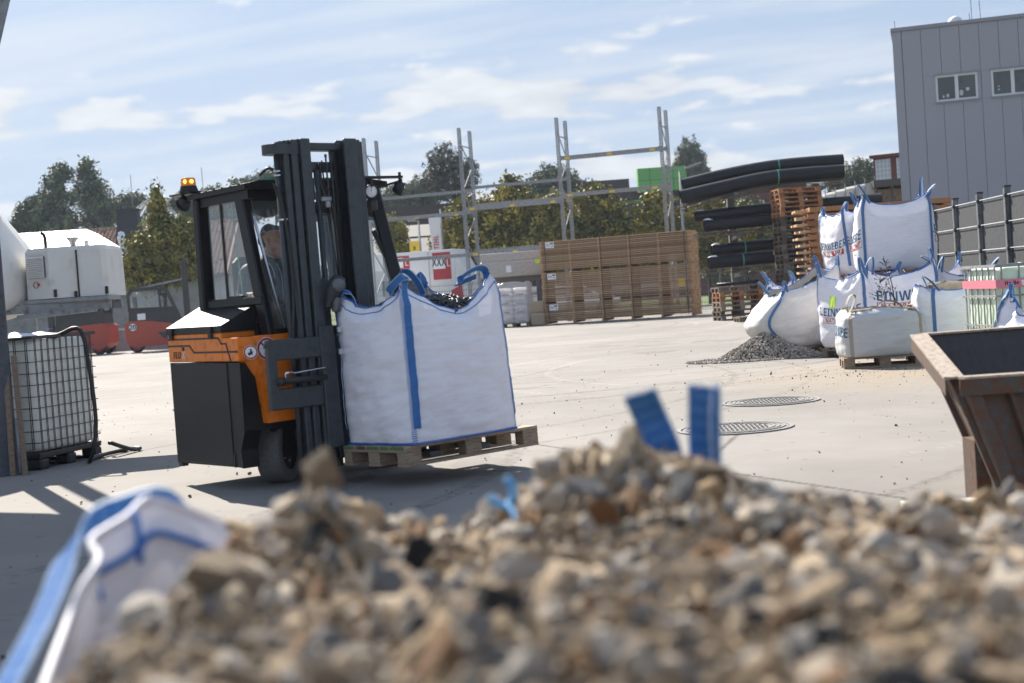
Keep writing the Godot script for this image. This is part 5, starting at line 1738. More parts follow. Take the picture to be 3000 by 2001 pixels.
	# row of white pleated shed fronts and the open log store
	var s := thing("white_shed", "low white shed with upright panels beyond the planks", "shed", Vector3(13.75, 0, -62.5), deg_to_rad(14))
	for k in 6:
		var p := mb()
		prism(p, [Vector2(k * 0.43, 0), Vector2(k * 0.43 + 0.41, 0), Vector2(k * 0.43 + 0.41, 4.55 + k * 0.095), Vector2(k * 0.43, 4.5 + k * 0.095)], -2.0 + k * 0.1, 0.0 + k * 0.1)
		put(p, "panel", M.render_white, s)
		var ps := mb()
		bar(ps, Vector3(k * 0.43 + 0.42, 3.0, 0.05 + k * 0.1), Vector3(k * 0.43 + 0.42, 4.9 + k * 0.08, 0.05 + k * 0.1), 0.03, 0.03)
		put(ps, "post", M.galvanised, s)
	var ls := thing("log_store", "open dark log store filled with firewood left of the grey hall", "shed", Vector3(16.25, 0, -62.0), deg_to_rad(-8))
	var b := mb()
	span(b, Vector3(-0.1, 4.75, -2), Vector3(3.2, 5.05, 0.2)); span(b, Vector3(0, 0, -2), Vector3(3.1, 4.75, -1.6))
	put(b, "roof_and_back", M.fork_grey, ls)
	for x in [0.02, 0.68, 1.34, 2.0]:
		var p := mb()
		span(p, Vector3(x - 0.04, 0, -0.1), Vector3(x + 0.04, 4.75, 0.02))
		put(p, "post", M.fork_grey, ls)
	var br := mb()
	span(br, Vector3(0, 4.08, -0.08), Vector3(3.0, 4.14, 0.03))
	put(br, "rail", M.fork_grey, ls)
	var r := RandomNumberGenerator.new()
	r.seed = 41
	var lg := mb()
	for x in 26:
		for y in 12:
			lathe(lg, [Vector2(0.036, -0.3), Vector2(0.036, r.randf_range(0.0, 0.06)), Vector2(0, 0.05)], 6, Transform3D(Basis(Vector3.RIGHT, PI / 2), Vector3(0.08 + x * 0.075, 3.9 + y * 0.066, -0.35)))
	var lm := put(lg, "firewood", M.cardboard, ls)
	lm.set_meta("kind", "stuff")
	var dk := mb()
	span(dk, Vector3(0.05, 0, -0.5), Vector3(3.0, 4.04, -0.3))
	put(dk, "lower_boards", M.fork_grey, ls)
	# long stack of brown planks behind the bags
	var ps := thing("plank_stack", "tall stack of new brown planks behind the white bags", "timber stack", Vector3(7.08, 0, -33.0), deg_to_rad(-3))
	for j in 17:
		var y := 0.12 + j * 0.159
		for k in 3:
			var st := mb()
			box(st, Vector3(1.62 + r.randf_range(-0.03, 0.03), y + 0.06, -0.16 - k * 0.34), Vector3(3.25, 0.115, 0.30), Basis(), 0.006)
			put(st, "plank", M.plank_orange if r.randf() < 0.45 else M.plank_brown, ps)
		for x in [0.15, 1.1, 2.1, 3.1]:
			var sp := mb()
			box(sp, Vector3(x, y - 0.018, -0.52), Vector3(0.08, 0.034, 1.05))
			put(sp, "spacer", M.plank_orange, ps)
		# the cut ends stand out unevenly at the left
		for k in 3:
			var e := mb()
			box(e, Vector3(-0.05 - r.randf() * 0.12, y + 0.045, -0.2 - k * 0.33), Vector3(0.3, 0.05, 0.2))
			put(e, "plank_end", M.timber_b, ps)


# ---------- the forklift: local x along its side, z towards its forks ----------
const TRUCK := Vector3(-0.8667, 0, -10.6163)
const TURN := 0.680678        # 39 degrees


func plate(st: SurfaceTool, pts: Array, thick: float, n: Vector3) -> void:
	# a flat outline of 3D points given a thickness along n
	var h := n.normalized() * thick
	var m := pts.size()
	for i in range(1, m - 1):
		tri(st, pts[0] + h, pts[i] + h, pts[i + 1] + h)
		tri(st, pts[0], pts[i + 1], pts[i])
	for i in m:
		quad(st, pts[i], pts[(i + 1) % m], pts[(i + 1) % m] + h, pts[i] + h)


func wheel(parent: Node, c: Vector3, r: float, w: float, axis: Vector3, tyre_mat: Material, rim_mat: Material, called := "wheel") -> void:
	var b := frame_at(axis)
	var xf := Transform3D(Basis(b.x, b.z, -b.y), c)
	var hw := w / 2
	var st := mb(true)
	lathe(st, [Vector2(r * 0.62, -hw * 0.9), Vector2(r * 0.9, -hw), Vector2(r * 0.97, -hw * 0.92), Vector2(r, -hw * 0.72), Vector2(r, hw * 0.72), Vector2(r * 0.97, hw * 0.92), Vector2(r * 0.9, hw), Vector2(r * 0.62, hw * 0.9)], 36, xf)
	var t := put(st, called, tyre_mat, parent)
	var rm := mb()
	lathe(rm, [Vector2(r * 0.63, -hw * 0.9), Vector2(r * 0.55, -hw * 0.6), Vector2(r * 0.2, -hw * 0.6), Vector2(r * 0.18, -hw * 0.8), Vector2(0, -hw * 0.8)], 24, xf)
	lathe(rm, [Vector2(0, hw * 0.8), Vector2(r * 0.18, hw * 0.8), Vector2(r * 0.2, hw * 0.6), Vector2(r * 0.55, hw * 0.6), Vector2(r * 0.63, hw * 0.9)], 24, xf)
	put(rm, "rim", rim_mat, t)
	for k in 5:
		var a := TAU * k / 5
		var bt := mb()
		lathe(bt, [Vector2(r * 0.05, hw * 0.58), Vector2(r * 0.05, hw * 0.75), Vector2(0, hw * 0.75)], 6, xf * Transform3D(Basis(), Vector3(cos(a) * r * 0.38, 0, sin(a) * r * 0.38)))
		put(bt, "wheel_nut", M.steel, t)


func build_forklift() -> void:
	var t := thing("forklift", "orange and black forklift with glazed cab, carrying a full white bulk bag", "forklift", TRUCK, TURN)
	var OR: Material = M.orange_paint
	var BK: Material = M.black_paint
	var MP: Material = M.mast_paint
	# --- lower body
	var body := mb()
	span(body, Vector3(-1.135, 0.20, -1.41), Vector3(0.45, 0.93, -0.79))
	span(body, Vector3(-1.135, 0.43, -0.79), Vector3(0.45, 0.93, -0.36))
	prism(body, [Vector2(-0.79, 0.20), Vector2(-0.385, 0.17), Vector2(-0.395, 0.30), Vector2(-0.33, 0.44), Vector2(-0.79, 0.44)], 1.0, 1.13, Transform3D(Basis(Vector3(0, 0, 1), Vector3.UP, Vector3(-1, 0, 0)), Vector3.ZERO))
	put(body, "chassis", BK, t)
	var side := mb()
	# the plain end panel with its door
	prism(side, [Vector2(-1.425, 0.165), Vector2(-0.372, 0.178), Vector2(-0.384, 0.30), Vector2(-0.318, 0.43), Vector2(-0.312, 0.50), Vector2(-0.31, 0.935), Vector2(-1.425, 0.94)], 1.13, 1.142, Transform3D(Basis(Vector3(0, 0, 1), Vector3.UP, Vector3(-1, 0, 0)), Vector3.ZERO))
	put(side, "end_panel", BK, t)
	var door := mb()
	box(door, Vector3(-1.144, 0.558, -0.915), Vector3(0.012, 0.75, 0.835), Basis(), 0.004)
	var dr := put(door, "battery_door", BK, t)
	var hg := mb()
	box(hg, Vector3(-1.143, 0.225, -0.482), Vector3(0.014, 0.10, 0.016))
	put(hg, "hinges", M.black_plastic, dr)
	var foot := mb()
	box(foot, Vector3(-1.12, 0.155, -1.37), Vector3(0.05, 0.03, 0.06))
	put(foot, "jacking_foot", M.black_plastic, t)
	# --- the orange band
	var band := mb()
	span(band, Vector3(-1.145, 0.945, -1.432), Vector3(-0.6, 1.156, -0.553), 0.006)
	span(band, Vector3(-1.1445, 0.945, -0.55), Vector3(-0.65, 1.116, -0.315), 0.006)
	put(band, "orange_band", OR, t)
	var ln := mb()
	var L := func(b0, y0, b1, y1): bar(ln, Vector3(-1.1465, y0, b0), Vector3(-1.1465, y1, b1), 0.004, 0.013, Vector3(0, 1, 0) if absf(b1 - b0) > absf(y1 - y0) * 0.3 else Vector3(0, 0, 1))
	L.call(-1.432, 1.118, -0.60, 1.118); L.call(-0.60, 1.118, -0.56, 1.075); L.call(-0.56, 1.075, -0.49, 1.075); L.call(-0.49, 1.08, -0.43, 0.945)
	L.call(-1.432, 1.068, -1.07, 1.068); L.call(-1.07, 1.068, -1.0, 1.015); L.call(-1.0, 1.015, -0.318, 1.015)
	put(ln, "pin_stripes", M.black_print, t)
	var rear := Basis(Vector3(0, 0, 1), Vector3.UP, Vector3(-1, 0, 0))
	words("FLU", 0.052, t, M.black_print, Vector3(-1.1465, 0.996, -1.285), rear * Basis(Vector3(1, 0, 0), Vector3(0.12, 1, 0), Vector3(0, 0, 1)))
	words("X", 0.062, t, M.silver_print, Vector3(-1.1465, 0.999, -1.175), rear * Basis(Vector3(1, 0, 0), Vector3(0.2, 1, 0), Vector3(0, 0, 1)))
	words("30", 0.03, t, M.black_print, Vector3(-1.1465, 1.043, -1.178), rear, "lettering", false, 800)
	# --- hood with its lid
	var hood := mb()
	var q := [Vector3(-1.15, 1.157, -1.437), Vector3(-1.15, 1.157, -0.543), Vector3(-1.15, 1.207, -0.543), Vector3(-1.15, 1.207, -1.437), Vector3(-0.86, 1.157, -1.437), Vector3(-0.86, 1.157, -0.543), Vector3(-0.86, 1.345, -0.543), Vector3(-0.86, 1.352, -1.437)]
	quad(hood, q[0], q[1], q[2], q[3]); quad(hood, q[3], q[2], q[6], q[7]); quad(hood, q[1], q[5], q[6], q[2]); quad(hood, q[4], q[0], q[3], q[7]); quad(hood, q[5], q[4], q[7], q[6])
	put(hood, "hood", BK, t)
	for b in [-1.345, -0.70]:
		var ltc := mb()
		box(ltc, Vector3(-1.158, 1.155, b), Vector3(0.016, 0.075, 0.055), Basis(), 0.004); box(ltc, Vector3(-1.16, 1.195, b), Vector3(0.01, 0.012, 0.06)); box(ltc, Vector3(-1.166, 1.165, b), Vector3(0.012, 0.012, 0.05))
		put(ltc, "latch", M.black_plastic, t)
	var deck := mb()
	span(deck, Vector3(-1.13, 1.10, -0.55), Vector3(-0.70, 1.118, -0.315)); span(deck, Vector3(-0.87, 0.9, -1.38), Vector3(0.42, 1.03, -0.66)); span(deck, Vector3(-0.87, 0.9, -1.38), Vector3(-0.80, 1.21, -0.5))
	span(deck, Vector3(-0.7, 0.5, -0.44), Vector3(0.3, 1.09, -0.40))
	put(deck, "deck", BK, t)
	# --- the orange wheel housing
	var P1 := Vector3(-1.137, 1.117, -0.305); var P2 := Vector3(-1.004, 0.931, -0.295); var P3 := Vector3(-0.952, 0.482, -0.295); var P4 := Vector3(-0.985, 0.482, -0.57)
	var P5 := Vector3(-1.0, 0.545, -0.53); var P6 := Vector3(-0.663, 0.488, -0.295); var P7 := Vector3(-0.713, 1.119, -0.295); var P8 := Vector3(-0.6, 0.488, -0.7); var P9 := Vector3(-0.65, 1.119, -0.7)
	var P10 := Vector3(-1.137, 1.117, -0.36)
	var fd := mb()
	tri(fd, P1, P2, P7); quad(fd, P2, P3, P6, P7)
	tri(fd, P1, P5, P2); quad(fd, P2, P5, P4, P3); tri(fd, P10, P5, P1)
	quad(fd, P7, P6, P8, P9); quad(fd, P3, P4, P8, P6); quad(fd, P1, P7, P9, P10); quad(fd, P10, P9, P8, P5); tri(fd, P5, P8, P4)
	var fender := put(fd, "wheel_housing", OR, t)
	# signs on the housing
	sticker_disc(fender, Vector3(-0.925, 1.02, -0.293), Basis(), 0.082, "walk")
	sticker_disc(fender, Vector3(-1.06, 1.005, -0.285), Basis(Vector3(0.80, -0.1, 0.55).normalized(), Vector3.UP, Vector3(-0.55, 0, 0.83).normalized()).orthonormalized(), 0.052, "read")
	var ys := mb()
	var fb := Basis(Vector3(0.16, 0, 0.985).normalized(), Vector3.UP, Vector3(-0.985, 0, 0.16).normalized())
	box(ys, Vector3(-0.968, 0.615, -0.35), Vector3(0.034, 0.058, 0.004), fb)
	var ysm := put(ys, "yellow_sticker", M.yellow_print, fender)
	var hk := mb()
	bar(hk, Vector3(-0.973, 0.635, -0.35), Vector3(-0.973, 0.61, -0.35), 0.006, 0.006); lathe(hk, [Vector2(0.01, 0), Vector2(0.01, 0.004), Vector2(0.006, 0.004)], 12, Transform3D(Basis(fb.x, fb.z, -fb.y), Vector3(-0.971, 0.602, -0.35)))
	put(hk, "hook_print", M.black_print, ysm)
	var hole := mb()
	lathe(hole, [Vector2(0.026, 0), Vector2(0.026, 0.004), Vector2(0, 0.004)], 16, Transform3D(Basis(fb.x, fb.z, -fb.y), Vector3(-0.958, 0.545, -0.35)))
	put(hole, "tie_hole", M.black_plastic, fender)
	# --- wheels: one in view, the others under the body
	wheel(t, Vector3(-0.70, 0.245, -0.63), 0.245, 0.20, Vector3(0.636, 0, 0.772), M.tyre, M.tyre_black)
	wheel(t, Vector3(0.25, 0.22, -0.6), 0.22, 0.2, Vector3(0, 0, 1), M.tyre, M.tyre_black)
	wheel(t, Vector3(-0.25, 0.2, -1.2), 0.2, 0.18, Vector3(0, 0, 1), M.tyre, M.tyre_black)
	var fk := mb()
	span(fk, Vector3(-0.83, 0.40, -0.84), Vector3(-0.55, 0.6, -0.46)); span(fk, Vector3(-0.79, 0.2, -0.84), Vector3(-0.64, 0.42, -0.79)); span(fk, Vector3(-0.79, 0.2, -0.51), Vector3(-0.64, 0.42, -0.47))
	put(fk, "wheel_fork", BK, t)
	var tp := mb()
	box(tp, Vector3(-0.80, 0.465, -0.452), Vector3(0.075, 0.055, 0.004))
	var tpm := put(tp, "type_plate", M.silver_print, t)
	var tpl := mb()
	for k in 4: box(tpl, Vector3(-0.80 + 0.008, 0.45 + k * 0.011, -0.449), Vector3(0.04, 0.004, 0.002))
	put(tpl, "plate_print", M.black_print, tpm)
	# --- cab
	var cab := mb()
	var C := {}   # pillar ends: corner -> [foot, head]
	C.lb = [Vector3(-0.855, 1.2, -1.29), Vector3(-0.855, 2.19, -1.275)]
	C.lf = [Vector3(-0.845, 1.1, -0.385), Vector3(-0.855, 2.19, -0.645)]
	C.rf = [Vector3(0.43, 0.95, -0.40), Vector3(0.295, 2.19, -0.60)]
	C.rb = [Vector3(0.39, 1.0, -1.29), Vector3(0.27, 2.19, -1.275)]
	for k in ["lb", "rb", "lf", "rf"]:
		cab = mb()
		bar(cab, C[k][0], C[k][1], {"lf": 0.13, "rf": 0.06}.get(k, 0.085), {"lf": 0.06, "rf": 0.105}.get(k, 0.11), Vector3(1, 0, 0.3 if k == "rf" else 0.0), 0.012)
		put(cab, "cab_pillar", BK, t)
	var fr := mb()
	bar(fr, Vector3(-0.86, 1.365, -1.31), Vector3(-0.86, 1.372, -0.39), 0.05, 0.065, Vector3.UP, 0.008)
	bar(fr, Vector3(-0.866, 1.392, -1.18), Vector3(-0.866, 1.392, -0.54), 0.03, 0.02)
	bar(fr, Vector3(-0.86, 2.16, -1.29), Vector3(-0.86, 2.16, -0.47), 0.05, 0.085)
	bar(fr, Vector3(-0.86, 2.16, -0.64), Vector3(0.29, 2.16, -0.61), 0.05, 0.09)
	bar(fr, Vector3(-0.84, 1.13, -0.39), Vector3(0.42, 1.10, -0.40), 0.05, 0.06)
	bar(fr, Vector3(-0.40, 2.02, -0.60), Vector3(0.28, 2.02, -0.58), 0.03, 0.15)
	bar(fr, Vector3(0.35, 1.55, -0.50), Vector3(0.24, 1.86, -0.55), 0.03, 0.035)
	bar(fr, Vector3(-0.86, 1.3, -1.29), Vector3(0.36, 1.3, -1.29), 0.05, 0.06)
	put(fr, "window_frames", BK, t)
	var roof := mb()
	prism(roof, [Vector2(-0.93, 2.185), Vector2(-0.93, 2.225), Vector2(-0.80, 2.25), Vector2(0.16, 2.255), Vector2(0.32, 2.235), Vector2(0.33, 2.19)], -1.36, -0.43)
	put(roof, "roof", BK, t)
	var re := mb()
	bar(re, Vector3(-0.78, 2.257, -0.44), Vector3(0.1, 2.259, -0.44), 0.02, 0.012)
	put(re, "roof_glass_edge", M.green_edge, t)
	for k in 7:
		var rv := mb()
		box(rv, Vector3(-0.937, 2.222, -1.28 + k * 0.13), Vector3(0.012, 0.012, 0.012))
		put(rv, "rivet", M.black_plastic, t)
	# glass
	var g1 := mb()
	quad(g1, Vector3(-0.858, 1.39, -1.17), Vector3(-0.858, 1.39, -0.50), Vector3(-0.858, 2.13, -0.68), Vector3(-0.858, 2.13, -1.17))
	put(g1, "end_window", M.glass, t)
	var g2 := mb()
	quad(g2, Vector3(-0.83, 1.15, -0.398), Vector3(0.40, 1.12, -0.41), Vector3(0.28, 2.12, -0.595), Vector3(-0.84, 2.12, -0.63))
	put(g2, "windscreen", M.glass, t)
	var g3 := mb()
	quad(g3, Vector3(-0.83, 1.33, -1.295), Vector3(0.36, 1.33, -1.295), Vector3(0.26, 2.15, -1.285), Vector3(-0.83, 2.15, -1.285))
	put(g3, "back_window", M.glass, t)
	var g4 := mb()
	quad(g4, Vector3(0.41, 1.15, -0.42), Vector3(0.37, 1.15, -1.27), Vector3(0.25, 2.13, -1.27), Vector3(0.29, 2.13, -0.60))
	put(g4, "far_window", M.glass, t)
	var sl := mb()
	bar(sl, Vector3(-0.864, 1.40, -0.935), Vector3(-0.864, 2.13, -0.94), 0.012, 0.022, Vector3(0, 0, 1)); box(sl, Vector3(-0.864, 1.405, -0.80), Vector3(0.03, 0.025, 0.22))
	put(sl, "sliding_window_bar", M.black_plastic, t)
	var ge := mb()
	bar(ge, Vector3(-0.85, 1.40, -0.72), Vector3(-0.85, 2.12, -0.80), 0.005, 0.008, Vector3(0, 0, 1))
	put(ge, "pane_edge", M.green_edge, t)
	var wp := mb()
	bar(wp, Vector3(-0.80, 2.17, -0.62), Vector3(-0.715, 1.13, -0.375), 0.01, 0.01); bar(wp, Vector3(-0.79, 2.0, -0.585), Vector3(-0.74, 1.3, -0.41), 0.02, 0.006)
	put(wp, "wiper", M.chrome, t)
	var vs := mb(true)
	for k in 12:
		var x0 := -0.82 + k * 0.03
		var x1 := x0 + 0.03
		var y0 := 2.06 - 0.07 * sin(PI * k / 12.0); var y1 := 2.06 - 0.07 * sin(PI * (k + 1) / 12.0)
		quad(vs, Vector3(x0, y0, -0.64), Vector3(x1, y1, -0.64), Vector3(x1, 2.13, -0.65), Vector3(x0, 2.13, -0.65))
	put(vs, "sun_visor", M.black_plastic, t)
	# seat
	var seat := mb()
	span(seat, Vector3(-0.70, 1.02, -1.12), Vector3(-0.22, 1.14, -0.68), 0.03)
	span(seat, Vector3(-0.68, 1.14, -1.22), Vector3(-0.24, 1.72, -1.10), 0.04)
	put(seat, "seat", M.black_plastic, t)
	var lev := mb(true)
	tube(lev, [Vector3(-0.80, 1.3, -0.78), Vector3(-0.80, 1.56, -0.80)], 0.012); tube(lev, [Vector3(-0.80, 1.5, -0.80), Vector3(-0.80, 1.60, -0.805)], 0.026, 10)
	tube(lev, spline([Vector3(-0.78, 1.12, -0.7), Vector3(-0.8, 1.25, -0.72), Vector3(-0.79, 1.32, -0.8), Vector3(-0.76, 1.36, -0.9)], 10), 0.016)
	put(lev, "control_lever", M.black_plastic, t)
	var st := mb(true)
	var wx := Transform3D(Basis(Vector3(1, 0, 0), -0.9), Vector3(-0.35, 1.33, -0.56))
	var rim := []
	for k in 25: rim.append(wx * Vector3(cos(TAU * k / 24) * 0.15, 0, sin(TAU * k / 24) * 0.15))
	tube(st, rim, 0.013, 6, false); tube(st, [wx * Vector3.ZERO, Vector3(-0.35, 1.15, -0.46)], 0.02); tube(st, [rim[0], rim[12]], 0.01)
	put(st, "steering_wheel", M.black_plastic, t)
	# --- beacon and lamps
	var bk := mb()
	box(bk, Vector3(-0.91, 2.245, -1.42), Vector3(0.10, 0.014, 0.36), Basis(), 0.003)
	put(bk, "beacon_bracket", BK, t)
	var bc := mb()
	lathe(bc, [Vector2(0, 2.252), Vector2(0.075, 2.252), Vector2(0.062, 2.30), Vector2(0, 2.30)], 20, Transform3D(Basis(), Vector3(-0.905, 0, -1.36)))
	var bcm := put(bc, "beacon", M.tyre_black, t)
	var bl := mb(true)
	lathe(bl, [Vector2(0.060, 2.30), Vector2(0.056, 2.352), Vector2(0.05, 2.362), Vector2(0, 2.364)], 20, Transform3D(Basis(), Vector3(-0.905, 0, -1.36)))
	put(bl, "beacon_lens", M.amber_solid, bcm)
	for k in 2:
		var gl := mb(true)
		lathe(gl, [Vector2(0, 0), Vector2(0.014, 0.001), Vector2(0.016, 0.006), Vector2(0, 0.012)], 12, Transform3D(Basis(Vector3.RIGHT, PI / 2), Vector3(-0.952 + k * 0.044, 2.331, -1.325 + k * 0.023)))
		put(gl, "beacon_light", M.amber_glow, bcm)
	work_lamp(t, Vector3(-0.93, 2.165, -1.42), Vector3(-0.75, -0.55, 0.35), 0.058, M.window_glass)
	work_lamp(t, Vector3(0.40, 2.165, -0.36), Vector3(0.75, -0.35, 0.45), 0.055, M.window_glass)
	work_lamp(t, Vector3(0.12, 2.15, -0.36), Vector3(-0.2, -0.1, 1.0), 0.055, M.lamp_lens)
	var lb := mb()
	bar(lb, Vector3(0.05, 2.258, -0.38), Vector3(0.42, 2.262, -0.38), 0.06, 0.018); bar(lb, Vector3(0.41, 2.19, -0.38), Vector3(0.41, 2.30, -0.38), 0.014, 0.02); bar(lb, Vector3(0.40, 2.23, -0.365), Vector3(0.2, 2.18, -0.40), 0.012, 0.016)
	put(lb, "lamp_bracket", BK, t)
	var hp := mb()
	span(hp, Vector3(0.10, 2.0, -0.42), Vector3(0.19, 2.10, -0.37), 0.02)
	put(hp, "lamp_box", M.black_plastic, t)
	build_mast(t)


func sticker_disc(parent: Node, at: Vector3, b: Basis, r: float, what: String) -> void:
	var xf := Transform3D(Basis(b.x, b.z, -b.y), at)
	var w := mb()
	lathe(w, [Vector2(r, 0), Vector2(r, 0.002), Vector2(0, 0.002)], 28, xf)
	var s := put(w, "round_sign", M.white_print, parent)
	var k := mb()
	lathe(k, [Vector2(r * 0.95, 0.0015), Vector2(r * 0.95, 0.0035), Vector2(r * 0.76, 0.0035), Vector2(r * 0.76, 0.0015)], 28, xf)
	if what == "walk": bar(k, at + b * Vector3(-0.56 * r, 0.56 * r, 0.003), at + b * Vector3(0.56 * r, -0.56 * r, 0.003), 0.003, r * 0.18, b.y)
	put(k, "red_ring", M.dark_red_print, s)
	var p := mb()
	var z := b * Vector3(0, 0, 0.0025)
	for q in ([[0, 0.45, 0, -0.1, 0.2], [0, -0.1, 0.25, -0.55, 0.13], [0, -0.1, -0.25, -0.5, 0.13], [0, 0.3, 0.35, 0.05, 0.1], [0, 0.3, -0.35, 0.02, 0.1]] if what == "walk" else [[-0.05, 0.4, 0.05, 0.2, 0.28], [0.1, 0.15, 0.05, -0.35, 0.4], [-0.3, -0.1, -0.1, -0.45, 0.3]]):
		bar(p, at + z + b * Vector3(q[0] * r, q[1] * r, 0), at + z + b * Vector3(q[2] * r, q[3] * r, 0), 0.003, q[4] * r, b.x)
	put(p, "pictogram", M.black_print, s)


func work_lamp(t: Node, at: Vector3, dir: Vector3, r: float, lens: Material) -> void:
	var b := frame_at(dir)
	var xf := Transform3D(Basis(b.x, b.z, -b.y), at)
	var h := mb(true)
	lathe(h, [Vector2(0, -r * 1.2), Vector2(r * 0.55, -r * 1.15), Vector2(r * 0.92, -r * 0.6), Vector2(r, 0), Vector2(r, r * 0.3), Vector2(r * 0.86, r * 0.3), Vector2(r * 0.84, r * 0.15)], 22, xf)
	var l := put(h, "work_lamp", M.black_plastic, t)
	var g := mb(true)
	lathe(g, [Vector2(r * 0.86, r * 0.12), Vector2(r * 0.5, r * 0.24), Vector2(0, r * 0.28)], 22, xf)
	put(g, "lamp_lens", lens, l)
	var s := mb()
	bar(s, at, at + Vector3(0, r * 1.5, 0), 0.018, 0.03)
	put(s, "lamp_stem", M.black_plastic, l)


func build_mast(t: Node) -> void:
	var MP: Material = M.mast_paint
	var m := Transform3D(Basis(Vector3.RIGHT, -0.018), Vector3(0.035, 0.25, -0.02))   # tilted back two degrees about its foot
	var U := func(st: SurfaceTool, lo: Vector3, hi: Vector3, ch := 0.006):
		box(st, m * ((lo + hi) * 0.5 - Vector3(0, 0.25, -0.02)), hi - lo, m.basis, ch)
	var y0 := 0.12
	# rails: three nested stages on each side; every rail is a channel with its web and flanges
	for q in [[-0.672, -0.592, -0.185, -0.05, 2.515], [-0.738, -0.684, -0.215, -0.075, 2.51], [-0.795, -0.746, -0.235, -0.095, 2.505], [-0.302, -0.192, -0.185, -0.05, 2.52], [-0.184, -0.146, -0.215, -0.075, 2.515], [-0.139, -0.112, -0.235, -0.095, 2.505]]:
		var s := mb()
		var cx: float = (q[0] + q[1]) / 2
		var inner: float = 1.0 if cx < -0.45 else -1.0
		U.call(s, Vector3(q[0], y0, q[2]), Vector3(q[1], q[4], q[2] + 0.022))
		U.call(s, Vector3(q[0], y0, q[3] - 0.026), Vector3(q[1], q[4], q[3]))
		U.call(s, Vector3(q[1] - 0.016 if inner < 0 else q[0], y0, q[2] + 0.022), Vector3(q[1] if inner < 0 else q[0] + 0.016, q[4], q[3] - 0.026), 0.0)
		put(s, "mast_rail", MP, t)
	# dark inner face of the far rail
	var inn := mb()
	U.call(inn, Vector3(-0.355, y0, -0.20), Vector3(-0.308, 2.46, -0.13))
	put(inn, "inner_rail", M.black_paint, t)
	# head: rounded plate on the left, bridge between the rails
	var head := mb()
	var pl := []
	for k in 9:
		var a := PI * 0.5 + PI * k / 8.0
		pl.append(Vector2(-0.80 + 0.085 * cos(a), -0.14 + 0.085 * sin(a)))
	pl.append(Vector2(-0.60, -0.225)); pl.append(Vector2(-0.60, -0.055))
	prism(head, pl, -2.475, -2.405, Transform3D(Basis(Vector3.RIGHT, Vector3(0, 0, 1), Vector3(0, -1, 0)), Vector3(0, 0, -0.06)))
	put(head, "mast_head", MP, t)
	for q in [[2.44, 2.495, -0.22, -0.12], [2.29, 2.36, -0.25, -0.16], [1.98, 2.05, -0.24, -0.16], [0.55, 0.68, -0.22, -0.14], [0.2, 0.32, -0.22, -0.12]]:
		var c := mb()
		U.call(c, Vector3(-0.60, q[0], q[2]), Vector3(-0.29, q[1], q[3]))
		put(c, "cross_member", MP if q[0] > 2.0 else M.black_paint, t)
	# lift cylinders
	for q in [[-0.822, 2.40, 0.022], [-0.50, 2.30, 0.022], [-0.535, 1.5, 0.034]]:
		var cy := mb(true)
		tube(cy, [m * Vector3(q[0], y0 - 0.25, -0.13), m * Vector3(q[0], q[1] - 0.25, -0.13)], q[2], 14)
		var cm := put(cy, "lift_cylinder", MP, t)
		if q[0] < -0.8:
			for y in [2.28, 2.25, 1.93, 1.05]:
				var cl := mb(true)
				lathe(cl, [Vector2(0.022, y - 0.25), Vector2(0.029, y - 0.25), Vector2(0.029, y - 0.235), Vector2(0.022, y - 0.235)], 16, m * Transform3D(Basis(), Vector3(q[0], 0, -0.13)))
				if y < 2.0: bar(cl, m * Vector3(q[0] - 0.035, y - 0.243, -0.09), m * Vector3(q[0] + 0.05, y - 0.243, -0.09), 0.012, 0.014)
				put(cl, "hose_clamp", M.chrome, cm)
	# chains and hoses in the gap
	for q in [-0.415, -0.375]:
		var ch := mb()
		for k in 55: box(ch, m * Vector3(q, 2.4 - 0.25 - k * 0.028, -0.12), Vector3(0.008 if k % 2 else 0.014, 0.026, 0.014), m.basis)
		put(ch, "lift_chain", M.cage_dark, t)
	var hs := mb(true)
	tube(hs, spline([m * Vector3(-0.47, 2.10, -0.12), m * Vector3(-0.475, 1.95, -0.12), m * Vector3(-0.45, 1.83, -0.11), m * Vector3(-0.40, 1.78, -0.11), m * Vector3(-0.38, 1.4, -0.11), m * Vector3(-0.385, 0.7, -0.11)], 30), 0.013, 8)
	tube(hs, spline([m * Vector3(-0.44, 2.12, -0.14), m * Vector3(-0.42, 1.7, -0.14), m * Vector3(-0.36, 1.0, -0.12)], 14), 0.006, 6)
	tube(hs, spline([m * Vector3(-0.86, 1.93, -0.09), m * Vector3(-0.81, 1.6, -0.085), m * Vector3(-0.80, 1.2, -0.085), m * Vector3(-0.83, 0.85, -0.09), m * Vector3(-0.845, 0.6, -0.09)], 24), 0.012, 8)
	tube(hs, spline([m * Vector3(-0.88, 1.95, -0.1), m * Vector3(-0.80, 1.55, -0.08), m * Vector3(-0.78, 1.1, -0.08), m * Vector3(-0.80, 0.8, -0.085)], 24), 0.008, 6)
	tube(hs, spline([m * Vector3(-0.93, 2.02, -0.2), m * Vector3(-0.90, 2.06, -0.14), m * Vector3(-0.86, 2.05, -0.12)], 10), 0.011, 6)
	put(hs, "hydraulic_hoses", M.rubber, t)
	var vb := mb()
	box(vb, m * Vector3(-0.455, 1.83, -0.10), Vector3(0.09, 0.035, 0.03), m.basis, 0.006); box(vb, m * Vector3(-0.45, 1.79, -0.09), Vector3(0.04, 0.05, 0.03), m.basis, 0.006)
	put(vb, "valve_block", M.steel, t)
	# the head lamp of the fork carriage, in a cup
	var cup := mb(true)
	lathe(cup, [Vector2(0.0, 0.05), Vector2(0.045, 0.045), Vector2(0.06, 0.01), Vector2(0.066, -0.05), Vector2(0.055, -0.10), Vector2(0.03, -0.16), Vector2(0.02, -0.2)], 18, Transform3D(Basis(Vector3.BACK, -0.5), Vector3(-0.455, 1.46, -0.03)))
